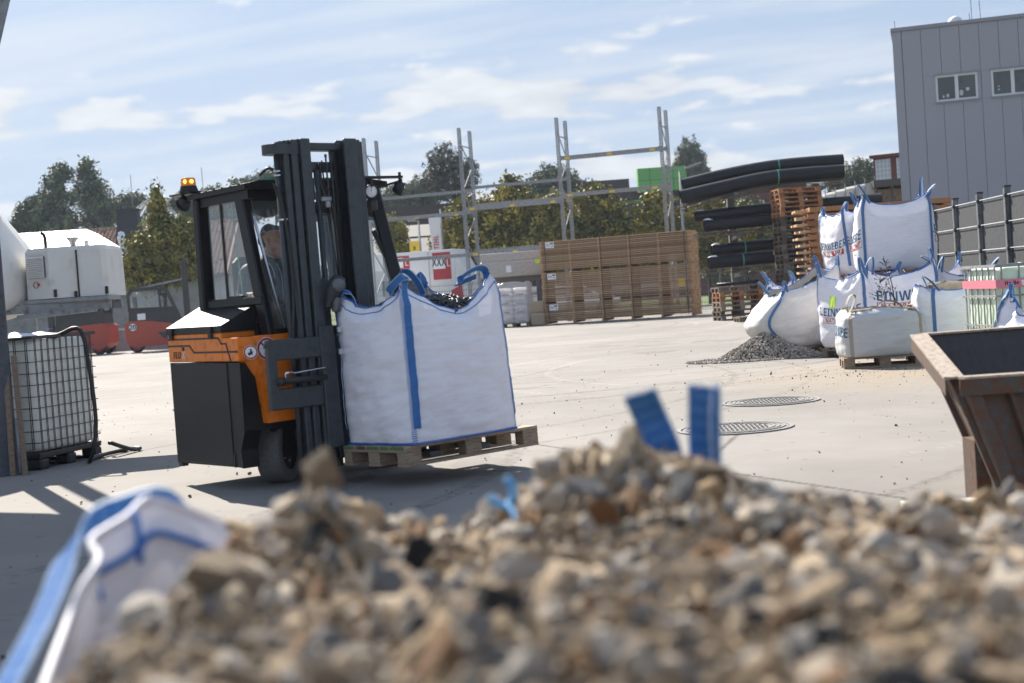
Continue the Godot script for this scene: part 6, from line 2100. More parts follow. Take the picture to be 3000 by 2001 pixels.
	put(cup, "camera_cup", M.black_plastic, t)
	var eye := mb(true)
	lathe(eye, [Vector2(0.05, 0), Vector2(0.045, 0.02), Vector2(0, 0.03)], 18, Transform3D(Basis(Vector3(0, 1, 0), -0.5) * Basis(Vector3.RIGHT, PI / 2), Vector3(-0.475, 1.44, 0.02)))
	tube(eye, [Vector3(-0.48, 1.35, -0.01), Vector3(-0.495, 1.25, -0.01)], [0.036, 0.03], 12)
	put(eye, "camera_lens", M.galvanised_dark, t)
	for q in [1.12, 0.96]:
		var bx := mb()
		box(bx, Vector3(-0.49, q, 0.02), Vector3(0.04, 0.04, 0.03), Basis(), 0.004)
		put(bx, "hose_fitting", M.silver_print, t)
	# --- fork carriage: wide frame, spreading cylinder, shanks and forks
	var B := -0.045
	var fr := mb()
	span(fr, Vector3(-1.055, 0.935, B - 0.045), Vector3(-0.62, 1.082, B), 0.008)
	span(fr, Vector3(-1.055, 0.585, B - 0.045), Vector3(-0.62, 0.735, B), 0.008)
	span(fr, Vector3(-1.057, 0.585, B - 0.05), Vector3(-0.985, 1.082, B + 0.002), 0.008)
	span(fr, Vector3(-0.62, 0.935, B - 0.06), Vector3(0.22, 1.082, B - 0.02), 0.006)
	span(fr, Vector3(-0.62, 0.585, B - 0.06), Vector3(0.22, 0.735, B - 0.02), 0.006)
	span(fr, Vector3(-1.08, 1.03, B - 0.02), Vector3(-1.055, 1.06, B), 0.004)
	put(fr, "fork_carriage", MP, t)
	var cy := mb(true)
	tube(cy, [Vector3(-0.97, 0.785, B + 0.005), Vector3(-0.60, 0.785, B + 0.005)], 0.024, 14)
	tube(cy, [Vector3(-1.0, 0.785, B + 0.005), Vector3(-0.95, 0.785, B + 0.005)], 0.033, 14)
	var cm := put(cy, "spreading_cylinder", M.black_plastic, t)
	var pp := mb(true)
	tube(pp, spline([Vector3(-0.935, 0.80, B + 0.012), Vector3(-0.935, 0.842, B + 0.012), Vector3(-0.90, 0.848, B + 0.012), Vector3(-0.86, 0.838, B + 0.012), Vector3(-0.80, 0.842, B + 0.012), Vector3(-0.60, 0.855, B + 0.012)], 24), 0.0055, 6)
	tube(pp, [Vector3(-0.94, 0.835, B + 0.012), Vector3(-0.90, 0.848, B + 0.012)], 0.011, 8)
	put(pp, "pressure_pipe", M.chrome, cm)
	var sh := mb()
	bar(sh, Vector3(-0.565, 0.27, B + 0.01), Vector3(-0.565, 1.155, B - 0.02), 0.05, 0.125, Vector3(1, 0, 0), 0.006)
	span(sh, Vector3(-0.625, 0.265, B - 0.02), Vector3(-0.50, 0.305, B + 0.02), 0.004)
	span(sh, Vector3(-0.503, 0.18, B - 0.075), Vector3(-0.30, 1.08, B - 0.03), 0.004)
	put(sh, "fork_shank", MP, t)
	for a in [-0.22, 0.22]:
		var f := mb()
		span(f, Vector3(a - 0.05, 0.195, B), Vector3(a + 0.05, 0.235, 0.72), 0.004)
		span(f, Vector3(a - 0.05, 0.195, B - 0.03), Vector3(a + 0.05, 1.0, B + 0.012), 0.004)
		put(f, "fork", MP, t)


# ---------- the driver ----------
# shapes: [from, to, radius there, radius here, blend, colour, cut]
func skin_over(st: SurfaceTool, shapes: Array, cell: float, pad := 0.02) -> void:
	var lo := Vector3.INF
	var hi := -Vector3.INF
	for s in shapes:
		if s.size() > 6: continue
		for e in 2:
			var r: float = s[2 + e] + pad
			lo = lo.min(s[e] - Vector3.ONE * r); hi = hi.max(s[e] + Vector3.ONE * r)
	var n := Vector3i(((hi - lo) / cell).ceil()) + Vector3i.ONE
	var val := PackedFloat32Array()
	val.resize(n.x * n.y * n.z)
	val.fill(1.0)
	var who := PackedInt32Array()
	who.resize(val.size())
	var near := PackedFloat32Array()
	near.resize(val.size())
	near.fill(9.0)
	for si in shapes.size():
		var s: Array = shapes[si]
		var a: Vector3 = s[0]
		var b: Vector3 = s[1]
		var ra: float = s[2]
		var rb: float = s[3]
		var k: float = s[4]
		var cut: bool = s.size() > 6
		var reach := maxf(ra, rb) + k * 1.5 + cell * 2
		var c0 := Vector3i(((a.min(b) - Vector3.ONE * reach - lo) / cell).floor()).clamp(Vector3i.ZERO, n - Vector3i.ONE)
		var c1 := Vector3i(((a.max(b) + Vector3.ONE * reach - lo) / cell).ceil()).clamp(Vector3i.ZERO, n - Vector3i.ONE)
		var ab := b - a
		var l2 := maxf(ab.length_squared(), 1e-9)
		for z in range(c0.z, c1.z + 1):
			for y in range(c0.y, c1.y + 1):
				var row := (z * n.y + y) * n.x
				for x in range(c0.x, c1.x + 1):
					var p := lo + Vector3(x, y, z) * cell
					var t := clampf((p - a).dot(ab) / l2, 0.0, 1.0)
					var d := p.distance_to(a + ab * t) - lerpf(ra, rb, t)
					var i := row + x
					var v := val[i]
					if cut:
						var h := clampf(0.5 - 0.5 * (v + d) / k, 0.0, 1.0)
						val[i] = lerpf(v, -d, h) + k * h * (1.0 - h)
					else:
						var h := clampf(0.5 + 0.5 * (v - d) / k, 0.0, 1.0)
						val[i] = lerpf(v, d, h) - k * h * (1.0 - h)
						if d < near[i]:
							near[i] = d; who[i] = si
	var vert := {}
	var pts := []
	var cols := []
	var sx := 1
	var sy := n.x
	var sz := n.x * n.y
	var offs := [0, sx, sy, sx + sy, sz, sx + sz, sy + sz, sx + sy + sz]
	for z in n.z - 1:
		for y in n.y - 1:
			for x in n.x - 1:
				var i := (z * n.y + y) * n.x + x
				var m := 0
				for k in 8:
					if val[i + offs[k]] < 0.0: m += 1
				if m == 0 or m == 8: continue
				var sum := Vector3.ZERO
				var cnt := 0
				for e in [[0, 1], [2, 3], [4, 5], [6, 7], [0, 2], [1, 3], [4, 6], [5, 7], [0, 4], [1, 5], [2, 6], [3, 7]]:
					var va := val[i + offs[e[0]]]
					var vb := val[i + offs[e[1]]]
					if (va < 0.0) != (vb < 0.0):
						var t := va / (va - vb)
						var pa := Vector3(e[0] & 1, (e[0] >> 1) & 1, e[0] >> 2)
						var pb := Vector3(e[1] & 1, (e[1] >> 1) & 1, e[1] >> 2)
						sum += pa.lerp(pb, t); cnt += 1
				vert[i] = pts.size()
				pts.append(lo + (Vector3(x, y, z) + sum / cnt) * cell)
				cols.append(shapes[who[i]][5])
	for i in vert:
		for q in [[sx, sy, sz], [sy, sz, sx], [sz, sx, sy]]:
			var a0: bool = val[i] < 0.0
			if i + q[0] >= val.size(): continue
			if a0 == (val[i + q[0]] < 0.0): continue
			var k0 = i; var k1 = i - q[1]; var k2 = i - q[1] - q[2]; var k3 = i - q[2]
			if not (vert.has(k1) and vert.has(k2) and vert.has(k3)): continue
			var f := [vert[k0], vert[k1], vert[k2], vert[k3]]
			if a0: f.reverse()
			for t in [0, 1, 2, 0, 2, 3]:
				st.set_color(cols[f[t]]); st.add_vertex(pts[f[t]])


func build_driver() -> void:
	var tb := Basis(Vector3.UP, TURN)
	var t := thing("person", "person with short dark hair in a black zip jacket, seated driving the forklift", "person", TRUCK, TURN)
	var JK := Color(0.010, 0.010, 0.012)
	var TR := Color(0.016, 0.017, 0.020)
	var SK := Color(0.42, 0.225, 0.155)
	var SB := Color(0.27, 0.15, 0.105)
	var HR := Color(0.010, 0.008, 0.008)
	var RD := Color(0.36, 0.15, 0.12)
	var O := Vector3(-0.47, 0, -0.93)
	var S := func(a: Vector3, b: Vector3, ra: float, rb: float, k: float, c: Color): return [O + a, O + b, ra, rb, k, c]
	var body := [
		S.call(Vector3(-0.09, 1.235, 0.0), Vector3(0.09, 1.235, 0.0), 0.135, 0.135, 0.06, TR),
		S.call(Vector3(0, 1.27, -0.02), Vector3(0, 1.47, -0.02), 0.155, 0.15, 0.06, JK),
		S.call(Vector3(-0.07, 1.52, -0.01), Vector3(0.07, 1.52, -0.01), 0.13, 0.13, 0.06, JK),
		S.call(Vector3(-0.155, 1.595, -0.015), Vector3(0.155, 1.595, -0.015), 0.075, 0.075, 0.06, JK),
		S.call(Vector3(-0.05, 1.64, -0.02), Vector3(0.05, 1.64, -0.02), 0.07, 0.07, 0.04, JK),
		S.call(Vector3(0, 1.62, -0.01), Vector3(0, 1.70, 0.0), 0.072, 0.07, 0.03, JK),
		S.call(Vector3(-0.20, 1.585, -0.015), Vector3(-0.285, 1.38, 0.02), 0.068, 0.055, 0.04, JK),
		S.call(Vector3(-0.285, 1.38, 0.02), Vector3(-0.30, 1.40, 0.17), 0.054, 0.042, 0.03, JK),
		S.call(Vector3(0.20, 1.585, -0.015), Vector3(0.26, 1.36, 0.06), 0.068, 0.055, 0.04, JK),
		S.call(Vector3(0.26, 1.36, 0.06), Vector3(0.215, 1.395, 0.26), 0.054, 0.042, 0.03, JK),
		S.call(Vector3(-0.10, 1.24, 0.03), Vector3(-0.12, 1.26, 0.42), 0.095, 0.07, 0.05, TR),
		S.call(Vector3(0.10, 1.24, 0.03), Vector3(0.13, 1.26, 0.42), 0.095, 0.07, 0.05, TR),
		S.call(Vector3(-0.12, 1.26, 0.42), Vector3(-0.12, 0.80, 0.44), 0.066, 0.045, 0.03, TR),
		S.call(Vector3(0.13, 1.26, 0.42), Vector3(0.13, 0.80, 0.44), 0.066, 0.045, 0.03, TR),
		S.call(Vector3(-0.12, 0.77, 0.38), Vector3(-0.12, 0.76, 0.46), 0.045, 0.04, 0.03, HR),
		S.call(Vector3(0.13, 0.77, 0.38), Vector3(0.13, 0.76, 0.46), 0.045, 0.04, 0.03, HR),
	]
	var st := mb(true)
	skin_over(st, body, 0.017)
	# head: turned to the load and tipped down a little
	var hb := Basis(Vector3.UP, 0.38) * Basis(Vector3.RIGHT, 0.16)
	var hc := O + Vector3(0.01, 1.815, 0.055)
	var H := func(a: Vector3, b: Vector3, ra: float, rb: float, k: float, c: Color): return [hc + hb * a, hc + hb * b, ra, rb, k, c]
	var head := [
		[O + Vector3(0, 1.66, 0.0), hc + hb * Vector3(0, -0.07, -0.025), 0.060, 0.058, 0.02, SK],
		H.call(Vector3(0, 0.035, -0.03), Vector3(0, 0.04, 0.022), 0.082, 0.072, 0.02, SK),
		H.call(Vector3(0, -0.02, 0.02), Vector3(0, -0.06, 0.035), 0.068, 0.05, 0.025, SK),
		H.call(Vector3(-0.022, -0.088, 0.055), Vector3(0.022, -0.088, 0.055), 0.027, 0.027, 0.02, SB),
		H.call(Vector3(-0.05, -0.065, 0.0), Vector3(-0.018, -0.09, 0.05), 0.026, 0.024, 0.02, SB),
		H.call(Vector3(0.05, -0.065, 0.0), Vector3(0.018, -0.09, 0.05), 0.026, 0.024, 0.02, SB),
		H.call(Vector3(-0.045, -0.02, 0.062), Vector3(-0.05, -0.025, 0.03), 0.022, 0.025, 0.02, SK),
		H.call(Vector3(0.045, -0.02, 0.062), Vector3(0.05, -0.025, 0.03), 0.022, 0.025, 0.02, SK),
		H.call(Vector3(-0.042, 0.028, 0.078), Vector3(0.042, 0.028, 0.078), 0.0135, 0.0135, 0.012, SK),
		H.call(Vector3(0, 0.018, 0.092), Vector3(0, -0.028, 0.110), 0.0085, 0.012, 0.010, SK),
		H.call(Vector3(-0.011, -0.034, 0.098), Vector3(0.011, -0.034, 0.098), 0.009, 0.009, 0.008, SK),
		H.call(Vector3(-0.018, -0.058, 0.085), Vector3(0.018, -0.058, 0.085), 0.008, 0.008, 0.006, RD),
		H.call(Vector3(-0.015, -0.068, 0.084), Vector3(0.015, -0.068, 0.084), 0.008, 0.008, 0.006, RD),
		H.call(Vector3(-0.032, 0.008, 0.094), Vector3(-0.026, 0.008, 0.094), 0.011, 0.011, 0.008, SK) + [true],
		H.call(Vector3(0.032, 0.008, 0.094), Vector3(0.026, 0.008, 0.094), 0.011, 0.011, 0.008, SK) + [true],
		H.call(Vector3(-0.082, 0.015, -0.005), Vector3(-0.078, -0.025, 0.003), 0.014, 0.010, 0.006, SK),
		H.call(Vector3(0.082, 0.015, -0.005), Vector3(0.078, -0.025, 0.003), 0.014, 0.010, 0.006, SK),
		H.call(Vector3(0, 0.062, -0.045), Vector3(0, 0.080, 0.018), 0.080, 0.050, 0.012, HR),
		H.call(Vector3(-0.025, 0.005, -0.075), Vector3(0.025, 0.005, -0.075), 0.056, 0.056, 0.012, HR),
		H.call(Vector3(-0.046, 0.036, 0.085), Vector3(-0.018, 0.034, 0.094), 0.005, 0.005, 0.003, HR),
		H.call(Vector3(0.046, 0.036, 0.085), Vector3(0.018, 0.034, 0.094), 0.005, 0.005, 0.003, HR),
	]
	skin_over(st, head, 0.0048, 0.012)
	# hands: palm, four fingers bent round what they hold, thumb
	for q in [[Vector3(-0.30, 1.41, 0.20), Basis(Vector3(0, 0, 1), 0.3), 1.0], [Vector3(0.205, 1.405, 0.30), Basis(Vector3(0, 0, 1), -0.4), -1.0]]:
		var c: Vector3 = O + q[0]
		var b: Basis = q[1]
		var hs := [[c + b * Vector3(0, -0.005, -0.05), c + b * Vector3(0, 0, 0.03), 0.028, 0.030, 0.015, SK], [c + b * Vector3(-0.022, 0, 0.01), c + b * Vector3(0.022, 0, 0.01), 0.02, 0.02, 0.01, SK]]
		for k in 4:
			var x := -0.030 + k * 0.020
			var L: float = [0.034, 0.04, 0.037, 0.028][k]
			var k0 := c + b * Vector3(x, 0.008, 0.045)
			var k1 := k0 + b * Vector3(0, -0.012, L)
			var k2 := k1 + b * Vector3(0, -0.028, -0.004)
			hs.append([k0, k1, 0.0095, 0.0085, 0.004, SK]); hs.append([k1, k2, 0.0085, 0.0075, 0.003, SK])
		var th := c + b * Vector3(q[2] * 0.032, -0.005, 0.0)
		hs.append([th, th + b * Vector3(q[2] * 0.022, -0.014, 0.032), 0.012, 0.0105, 0.006, SK])
		hs.append([th + b * Vector3(q[2] * 0.022, -0.014, 0.032), th + b * Vector3(q[2] * 0.008, -0.024, 0.055), 0.0105, 0.008, 0.003, SK])
		skin_over(st, hs, 0.0045, 0.01)
	var m := mat("person_cloth_and_skin", Color.WHITE, 0.68)
	m.vertex_color_use_as_albedo = true
	put(st, "body", m, t)
	for e in [-1, 1]:
		var ey := mb(true)
		var c: Vector3 = hc + hb * Vector3(0.029 * e, 0.009, 0.082)
		var s := []
		for k in 9: s.append(Vector2(0.0105 * sin(PI * k / 8.0), -0.0105 * cos(PI * k / 8.0)))
		lathe(ey, s, 12, Transform3D(Basis(), c))
		var em := put(ey, "eye", M.eye_white, t)
		var ir := mb(true)
		lathe(ir, [Vector2(0.0055, 0.0093), Vector2(0.003, 0.0108), Vector2(0, 0.011)], 12, Transform3D(hb * Basis(Vector3.UP, 0.15) * Basis(Vector3.RIGHT, PI / 2 + 0.15), c))
		put(ir, "iris", M.hair, em)
	# grey piping from collar to hem, and the collar
	var pp := mb(true)
	for e in [-1, 1]:
		tube(pp, spline([O + Vector3(0.06 * e, 1.66, 0.06), O + Vector3(0.055 * e, 1.60, 0.115), O + Vector3(0.05 * e, 1.50, 0.128), O + Vector3(0.05 * e, 1.35, 0.138)], 16), 0.004, 5)
	tube(pp, spline([O + Vector3(0, 1.66, 0.07), O + Vector3(0, 1.56, 0.135), O + Vector3(0, 1.4, 0.145), O + Vector3(0, 1.28, 0.14)], 16), 0.005, 5)
	put(pp, "jacket_piping", M.piping, t)
	var co := mb(true)
	lathe(co, [Vector2(0.088, 1.615), Vector2(0.082, 1.67), Vector2(0.076, 1.70), Vector2(0.070, 1.70), Vector2(0.072, 1.62)], 22, Transform3D(Basis(Vector3.RIGHT, 0.12), O + Vector3(0, 0, -0.20)))
	put(co, "jacket_collar", M.jacket, t)


# ---------- bulk bags ----------
# p: w, d, h, bulge, round, up (corners), sag, fill (share of the height that is full), pinch (how the slack top draws in), wrinkle, nz, move (optional Callable)
func bag_spec(w: float, d: float, h: float, seed_: int, more := {}) -> Dictionary:
	var nz := FastNoiseLite.new()
	nz.seed = seed_; nz.frequency = 1.0; nz.fractal_octaves = 4; nz.fractal_gain = 0.5; nz.noise_type = FastNoiseLite.TYPE_SIMPLEX_SMOOTH
	var p := {"w": w, "d": d, "h": h, "bulge": 0.05, "round": 0.05, "up": 0.08, "sag": 0.05, "fill": 0.85, "pinch": 0.06, "wrinkle": 1.0, "nz": nz, "n": 18, "m": 26, "foot": 0.03}
	p.merge(more, true)
	return p


func bag_pt(p: Dictionary, u: float, v: float, off := 0.0) -> Vector3:
	u = fposmod(u, 4.0)
	var i := int(u)
	var s := u - i
	var e := 2.0 * s - 1.0
	var c := [Vector2(-1, 1), Vector2(1, 1), Vector2(1, -1), Vector2(-1, -1)]
	var q: Vector2 = c[i].lerp(c[(i + 1) % 4], s)
	var out := [Vector2(0, 1), Vector2(1, 0), Vector2(0, -1), Vector2(-1, 0)][i] as Vector2
	q *= 1.0 - p.round * pow(absf(e), 8.0)
	var vf := clampf(v / p.fill, 0.0, 1.0)
	var belly := pow(sin(PI * pow(vf, 0.75)), 0.7) if vf < 1.0 else 0.0
	var slack := clampf((v - p.fill) / (1.0 - p.fill + 0.001), 0.0, 1.0)
	var bul: float = p.bulge * (1.0 - e * e) * (0.35 + 0.65 * belly) * (1.0 - 0.8 * slack)
	var pos2 := Vector2(q.x * p.w * 0.5, q.y * p.d * 0.5)
	pos2 += out * bul
	pos2 *= 1.0 - p.foot * pow(1.0 - clampf(v * 6.0, 0, 1), 2.0) - p.pinch * slack * slack
	var top: float = p.h + p.up * pow(absf(e), 3.0) - p.sag * pow(1.0 - e * e, 1.2)
	var y := top * v
	var nz: FastNoiseLite = p.nz
	var k: float = p.wrinkle
	var w := nz.get_noise_3d(pos2.x * 2.2, y * 9.0, pos2.y * 2.2) * 0.010 + nz.get_noise_3d(pos2.x * 5.0 + 9.0, y * 26.0, pos2.y * 5.0) * 0.0045 * (0.4 + 1.6 * pow(absf(e), 4.0))
	w += nz.get_noise_3d(pos2.x * 1.7 + 30.0, y * 1.8, pos2.y * 1.7) * 0.02
	# slack cloth above the fill falls into soft upright folds
	w += slack * (nz.get_noise_3d(pos2.x * 5.0 + 50.0, y * 2.5, pos2.y * 5.0) * 0.05 - 0.02)
	w *= k * (1.0 - 0.7 * pow(absf(e), 10.0))
	pos2 += out * (w + off) + (Vector2.ZERO if absf(e) < 0.94 else q.sign() * off * 0.4)
	var r := Vector3(pos2.x, y + slack * k * 0.012 * nz.get_noise_2d(u * 3.0, 7.0), pos2.y)
	return p.move.call(r) if p.has("move") else r


func bag_shell(st: SurfaceTool, p: Dictionary, v0 := 0.0, v1 := 1.0, off := 0.0) -> void:
	var n: int = p.n
	var m: int = p.m
	var rows := []
	for j in m + 1:
		var row := []
		for k in 4 * n:
			row.append(bag_pt(p, float(k) / n, v0 + (v1 - v0) * j / m, off))
		rows.append(row)
	for j in m:
		for k in 4 * n:
			var k1 := (k + 1) % (4 * n)
			quad(st, rows[j][k], rows[j][k1], rows[j + 1][k1], rows[j + 1][k])
	for k in range(1, 4 * n - 1):
		tri(st, rows[0][0], rows[0][k + 1], rows[0][k])


func bag_heap(st: SurfaceTool, p: Dictionary, v: float, crown: float, dip := 0.0) -> void:
	# what fills the bag: a body just inside the cloth with a heaped top
	var n: int = p.n
	var m := 8
	var rows := []
	for j in m + 1:
		var row := []
		for k in 4 * n: row.append(bag_pt(p, float(k) / n, 0.02 + (v - 0.02) * j / m, -0.02))
		rows.append(row)
	var mid := Vector3.ZERO
	for q in rows[m]: mid += q
	mid /= rows[m].size()
	for j in range(1, 7):
		var f := j / 6.0
		var row := []
		for q in rows[m]:
			var a: Vector3 = q.lerp(mid, f)
			a.y = lerpf(q.y, mid.y, f) + crown * (1.0 - (1.0 - f) * (1.0 - f)) - dip * f + 0.03 * p.nz.get_noise_2d(a.x * 4.0, a.z * 4.0)
			row.append(a)
		rows.append(row)
	for j in rows.size() - 1:
		for k in 4 * n:
			quad(st, rows[j][k], rows[j][(k + 1) % (4 * n)], rows[j + 1][(k + 1) % (4 * n)], rows[j + 1][k])


func bag_strap(p: Dictionary, u: float, v0: float, v1: float, width: float, n := 22, loop := [], wander := 0.0) -> SurfaceTool:
	# a band sewn up the corner, and on past the top through the points of «loop» (offsets from the top of the seam)
	var pts := []
	var sides := []
	for k in n + 1:
		var v := v0 + (v1 - v0) * k / n
		var uu := u + wander * (0.5 - v)
		pts.append(bag_pt(p, uu, v, 0.006))
		sides.append((bag_pt(p, uu + 0.06, v) - bag_pt(p, uu - 0.06, v)).normalized())
	var st := mb()
	if loop:
		var last: Vector3 = pts[-1]
		var lp := [last]
		for q in loop: lp.append(last + q)
		var sp := spline(lp, 22)
		for k in range(1, sp.size()):
			pts.append(sp[k])
			sides.append(sides[n])
	ribbon(st, pts, sides, width, 0.004, 9.0)
	return st


func bag_words(p: Dictionary, parent: Node, txt: String, u: float, v: float, height: float, m: Material, bold := 800, squeeze := 1.0, called := "lettering") -> void:
	# flat print laid over the curve of the cloth
	var t := TextMesh.new()
	var f := SystemFont.new()
	f.font_names = PackedStringArray(["Droid Sans"])
	f.font_weight = bold
	t.font = f; t.text = txt; t.font_size = 48; t.pixel_size = height / 34.0; t.depth = 0.0; t.curve_step = 3.0
	var a := t.get_mesh_arrays()
	var vs: PackedVector3Array = a[Mesh.ARRAY_VERTEX]
	var ix = a[Mesh.ARRAY_INDEX]
	var side := int(u)
	var len_: float = p.w if side % 2 == 0 else p.d
	var st := mb()
	var get := func(q: Vector3): return bag_pt(p, clampf(u + q.x * squeeze / len_, side + 0.005, side + 0.995), v + q.y / p.h, 0.005)
	var tris := []
	for i in range(0, ix.size(), 3): tris.append([vs[ix[i]], vs[ix[i + 1]], vs[ix[i + 2]]])
	for q in tris:
		tri(st, get.call(q[0]), get.call(q[2]), get.call(q[1]))
	put(st, called, m, parent)


func bag_rule(p: Dictionary, parent: Node, u: float, v: float, w: float, h: float, m: Material, called := "print_bar", off := 0.0045) -> void:
	var side := int(u)
	var len_: float = p.w if side % 2 == 0 else p.d
	var st := mb()
	var n := 14
	for k in n:
		var q := []
		for c in [[0, -1], [1, -1], [1, 1], [0, 1]]:
			q.append(bag_pt(p, clampf(u + (-0.5 + float(k + c[0]) / n) * w / len_, side + 0.002, side + 0.998), v + c[1] * h * 0.5 / p.h, off))
		quad(st, q[0], q[1], q[2], q[3])
	put(st, called, m, parent)


func make_pallet(t: Node3D, L := 1.2, W := 0.8, top: Material = null, block: Material = null, ends: Material = null) -> void:
	# a four-way pallet: five deck boards, three stringer boards, nine blocks, three skids; long way along x, stands on y = 0
	var bm: Material = block if block else M.pallet_wood
	var tm: Material = top if top else M.pallet_wood
	var zs := [-0.5 * W + 0.0725, -0.19 * W, 0.0, 0.19 * W, 0.5 * W - 0.0725]
	var ws := [0.145, 0.10, 0.145, 0.10, 0.145]
	for k in 5:
		var st := mb()
		box(st, Vector3(0, 0.133, zs[k]), Vector3(L, 0.022, ws[k] * W / 0.8), Basis(), 0.003)
		var dm := put(st, "deck_board", tm, t)
		if ends:
			var e := mb()
			box(e, Vector3(-L / 2 - 0.002, 0.133, zs[k]), Vector3(0.003, 0.0215, ws[k] * W / 0.8 - 0.004))
			put(e, "painted_end", ends if k != 1 else M.pallet_dark, dm)
	for x in [-L / 2 + 0.0725, 0.0, L / 2 - 0.0725]:
		var st := mb()
		box(st, Vector3(x, 0.111, 0), Vector3(0.145, 0.0215, W - 0.002), Basis(), 0.003)
		put(st, "stringer_board", bm, t)
		for z in [-W / 2 + 0.05, 0.0, W / 2 - 0.05]:
			var b := mb()
			box(b, Vector3(x, 0.061, z), Vector3(0.143, 0.078, 0.098 if z != 0.0 else 0.143), Basis(), 0.004)
			put(b, "block", bm, t)
	for z in [-W / 2 + 0.05, 0.0, W / 2 - 0.05]:
		var s := mb()
		box(s, Vector3(0, 0.011, z), Vector3(L - 0.002, 0.022, 0.1 if z != 0.0 else 0.145), Basis(), 0.003)
		put(s, "skid_board", bm, t)


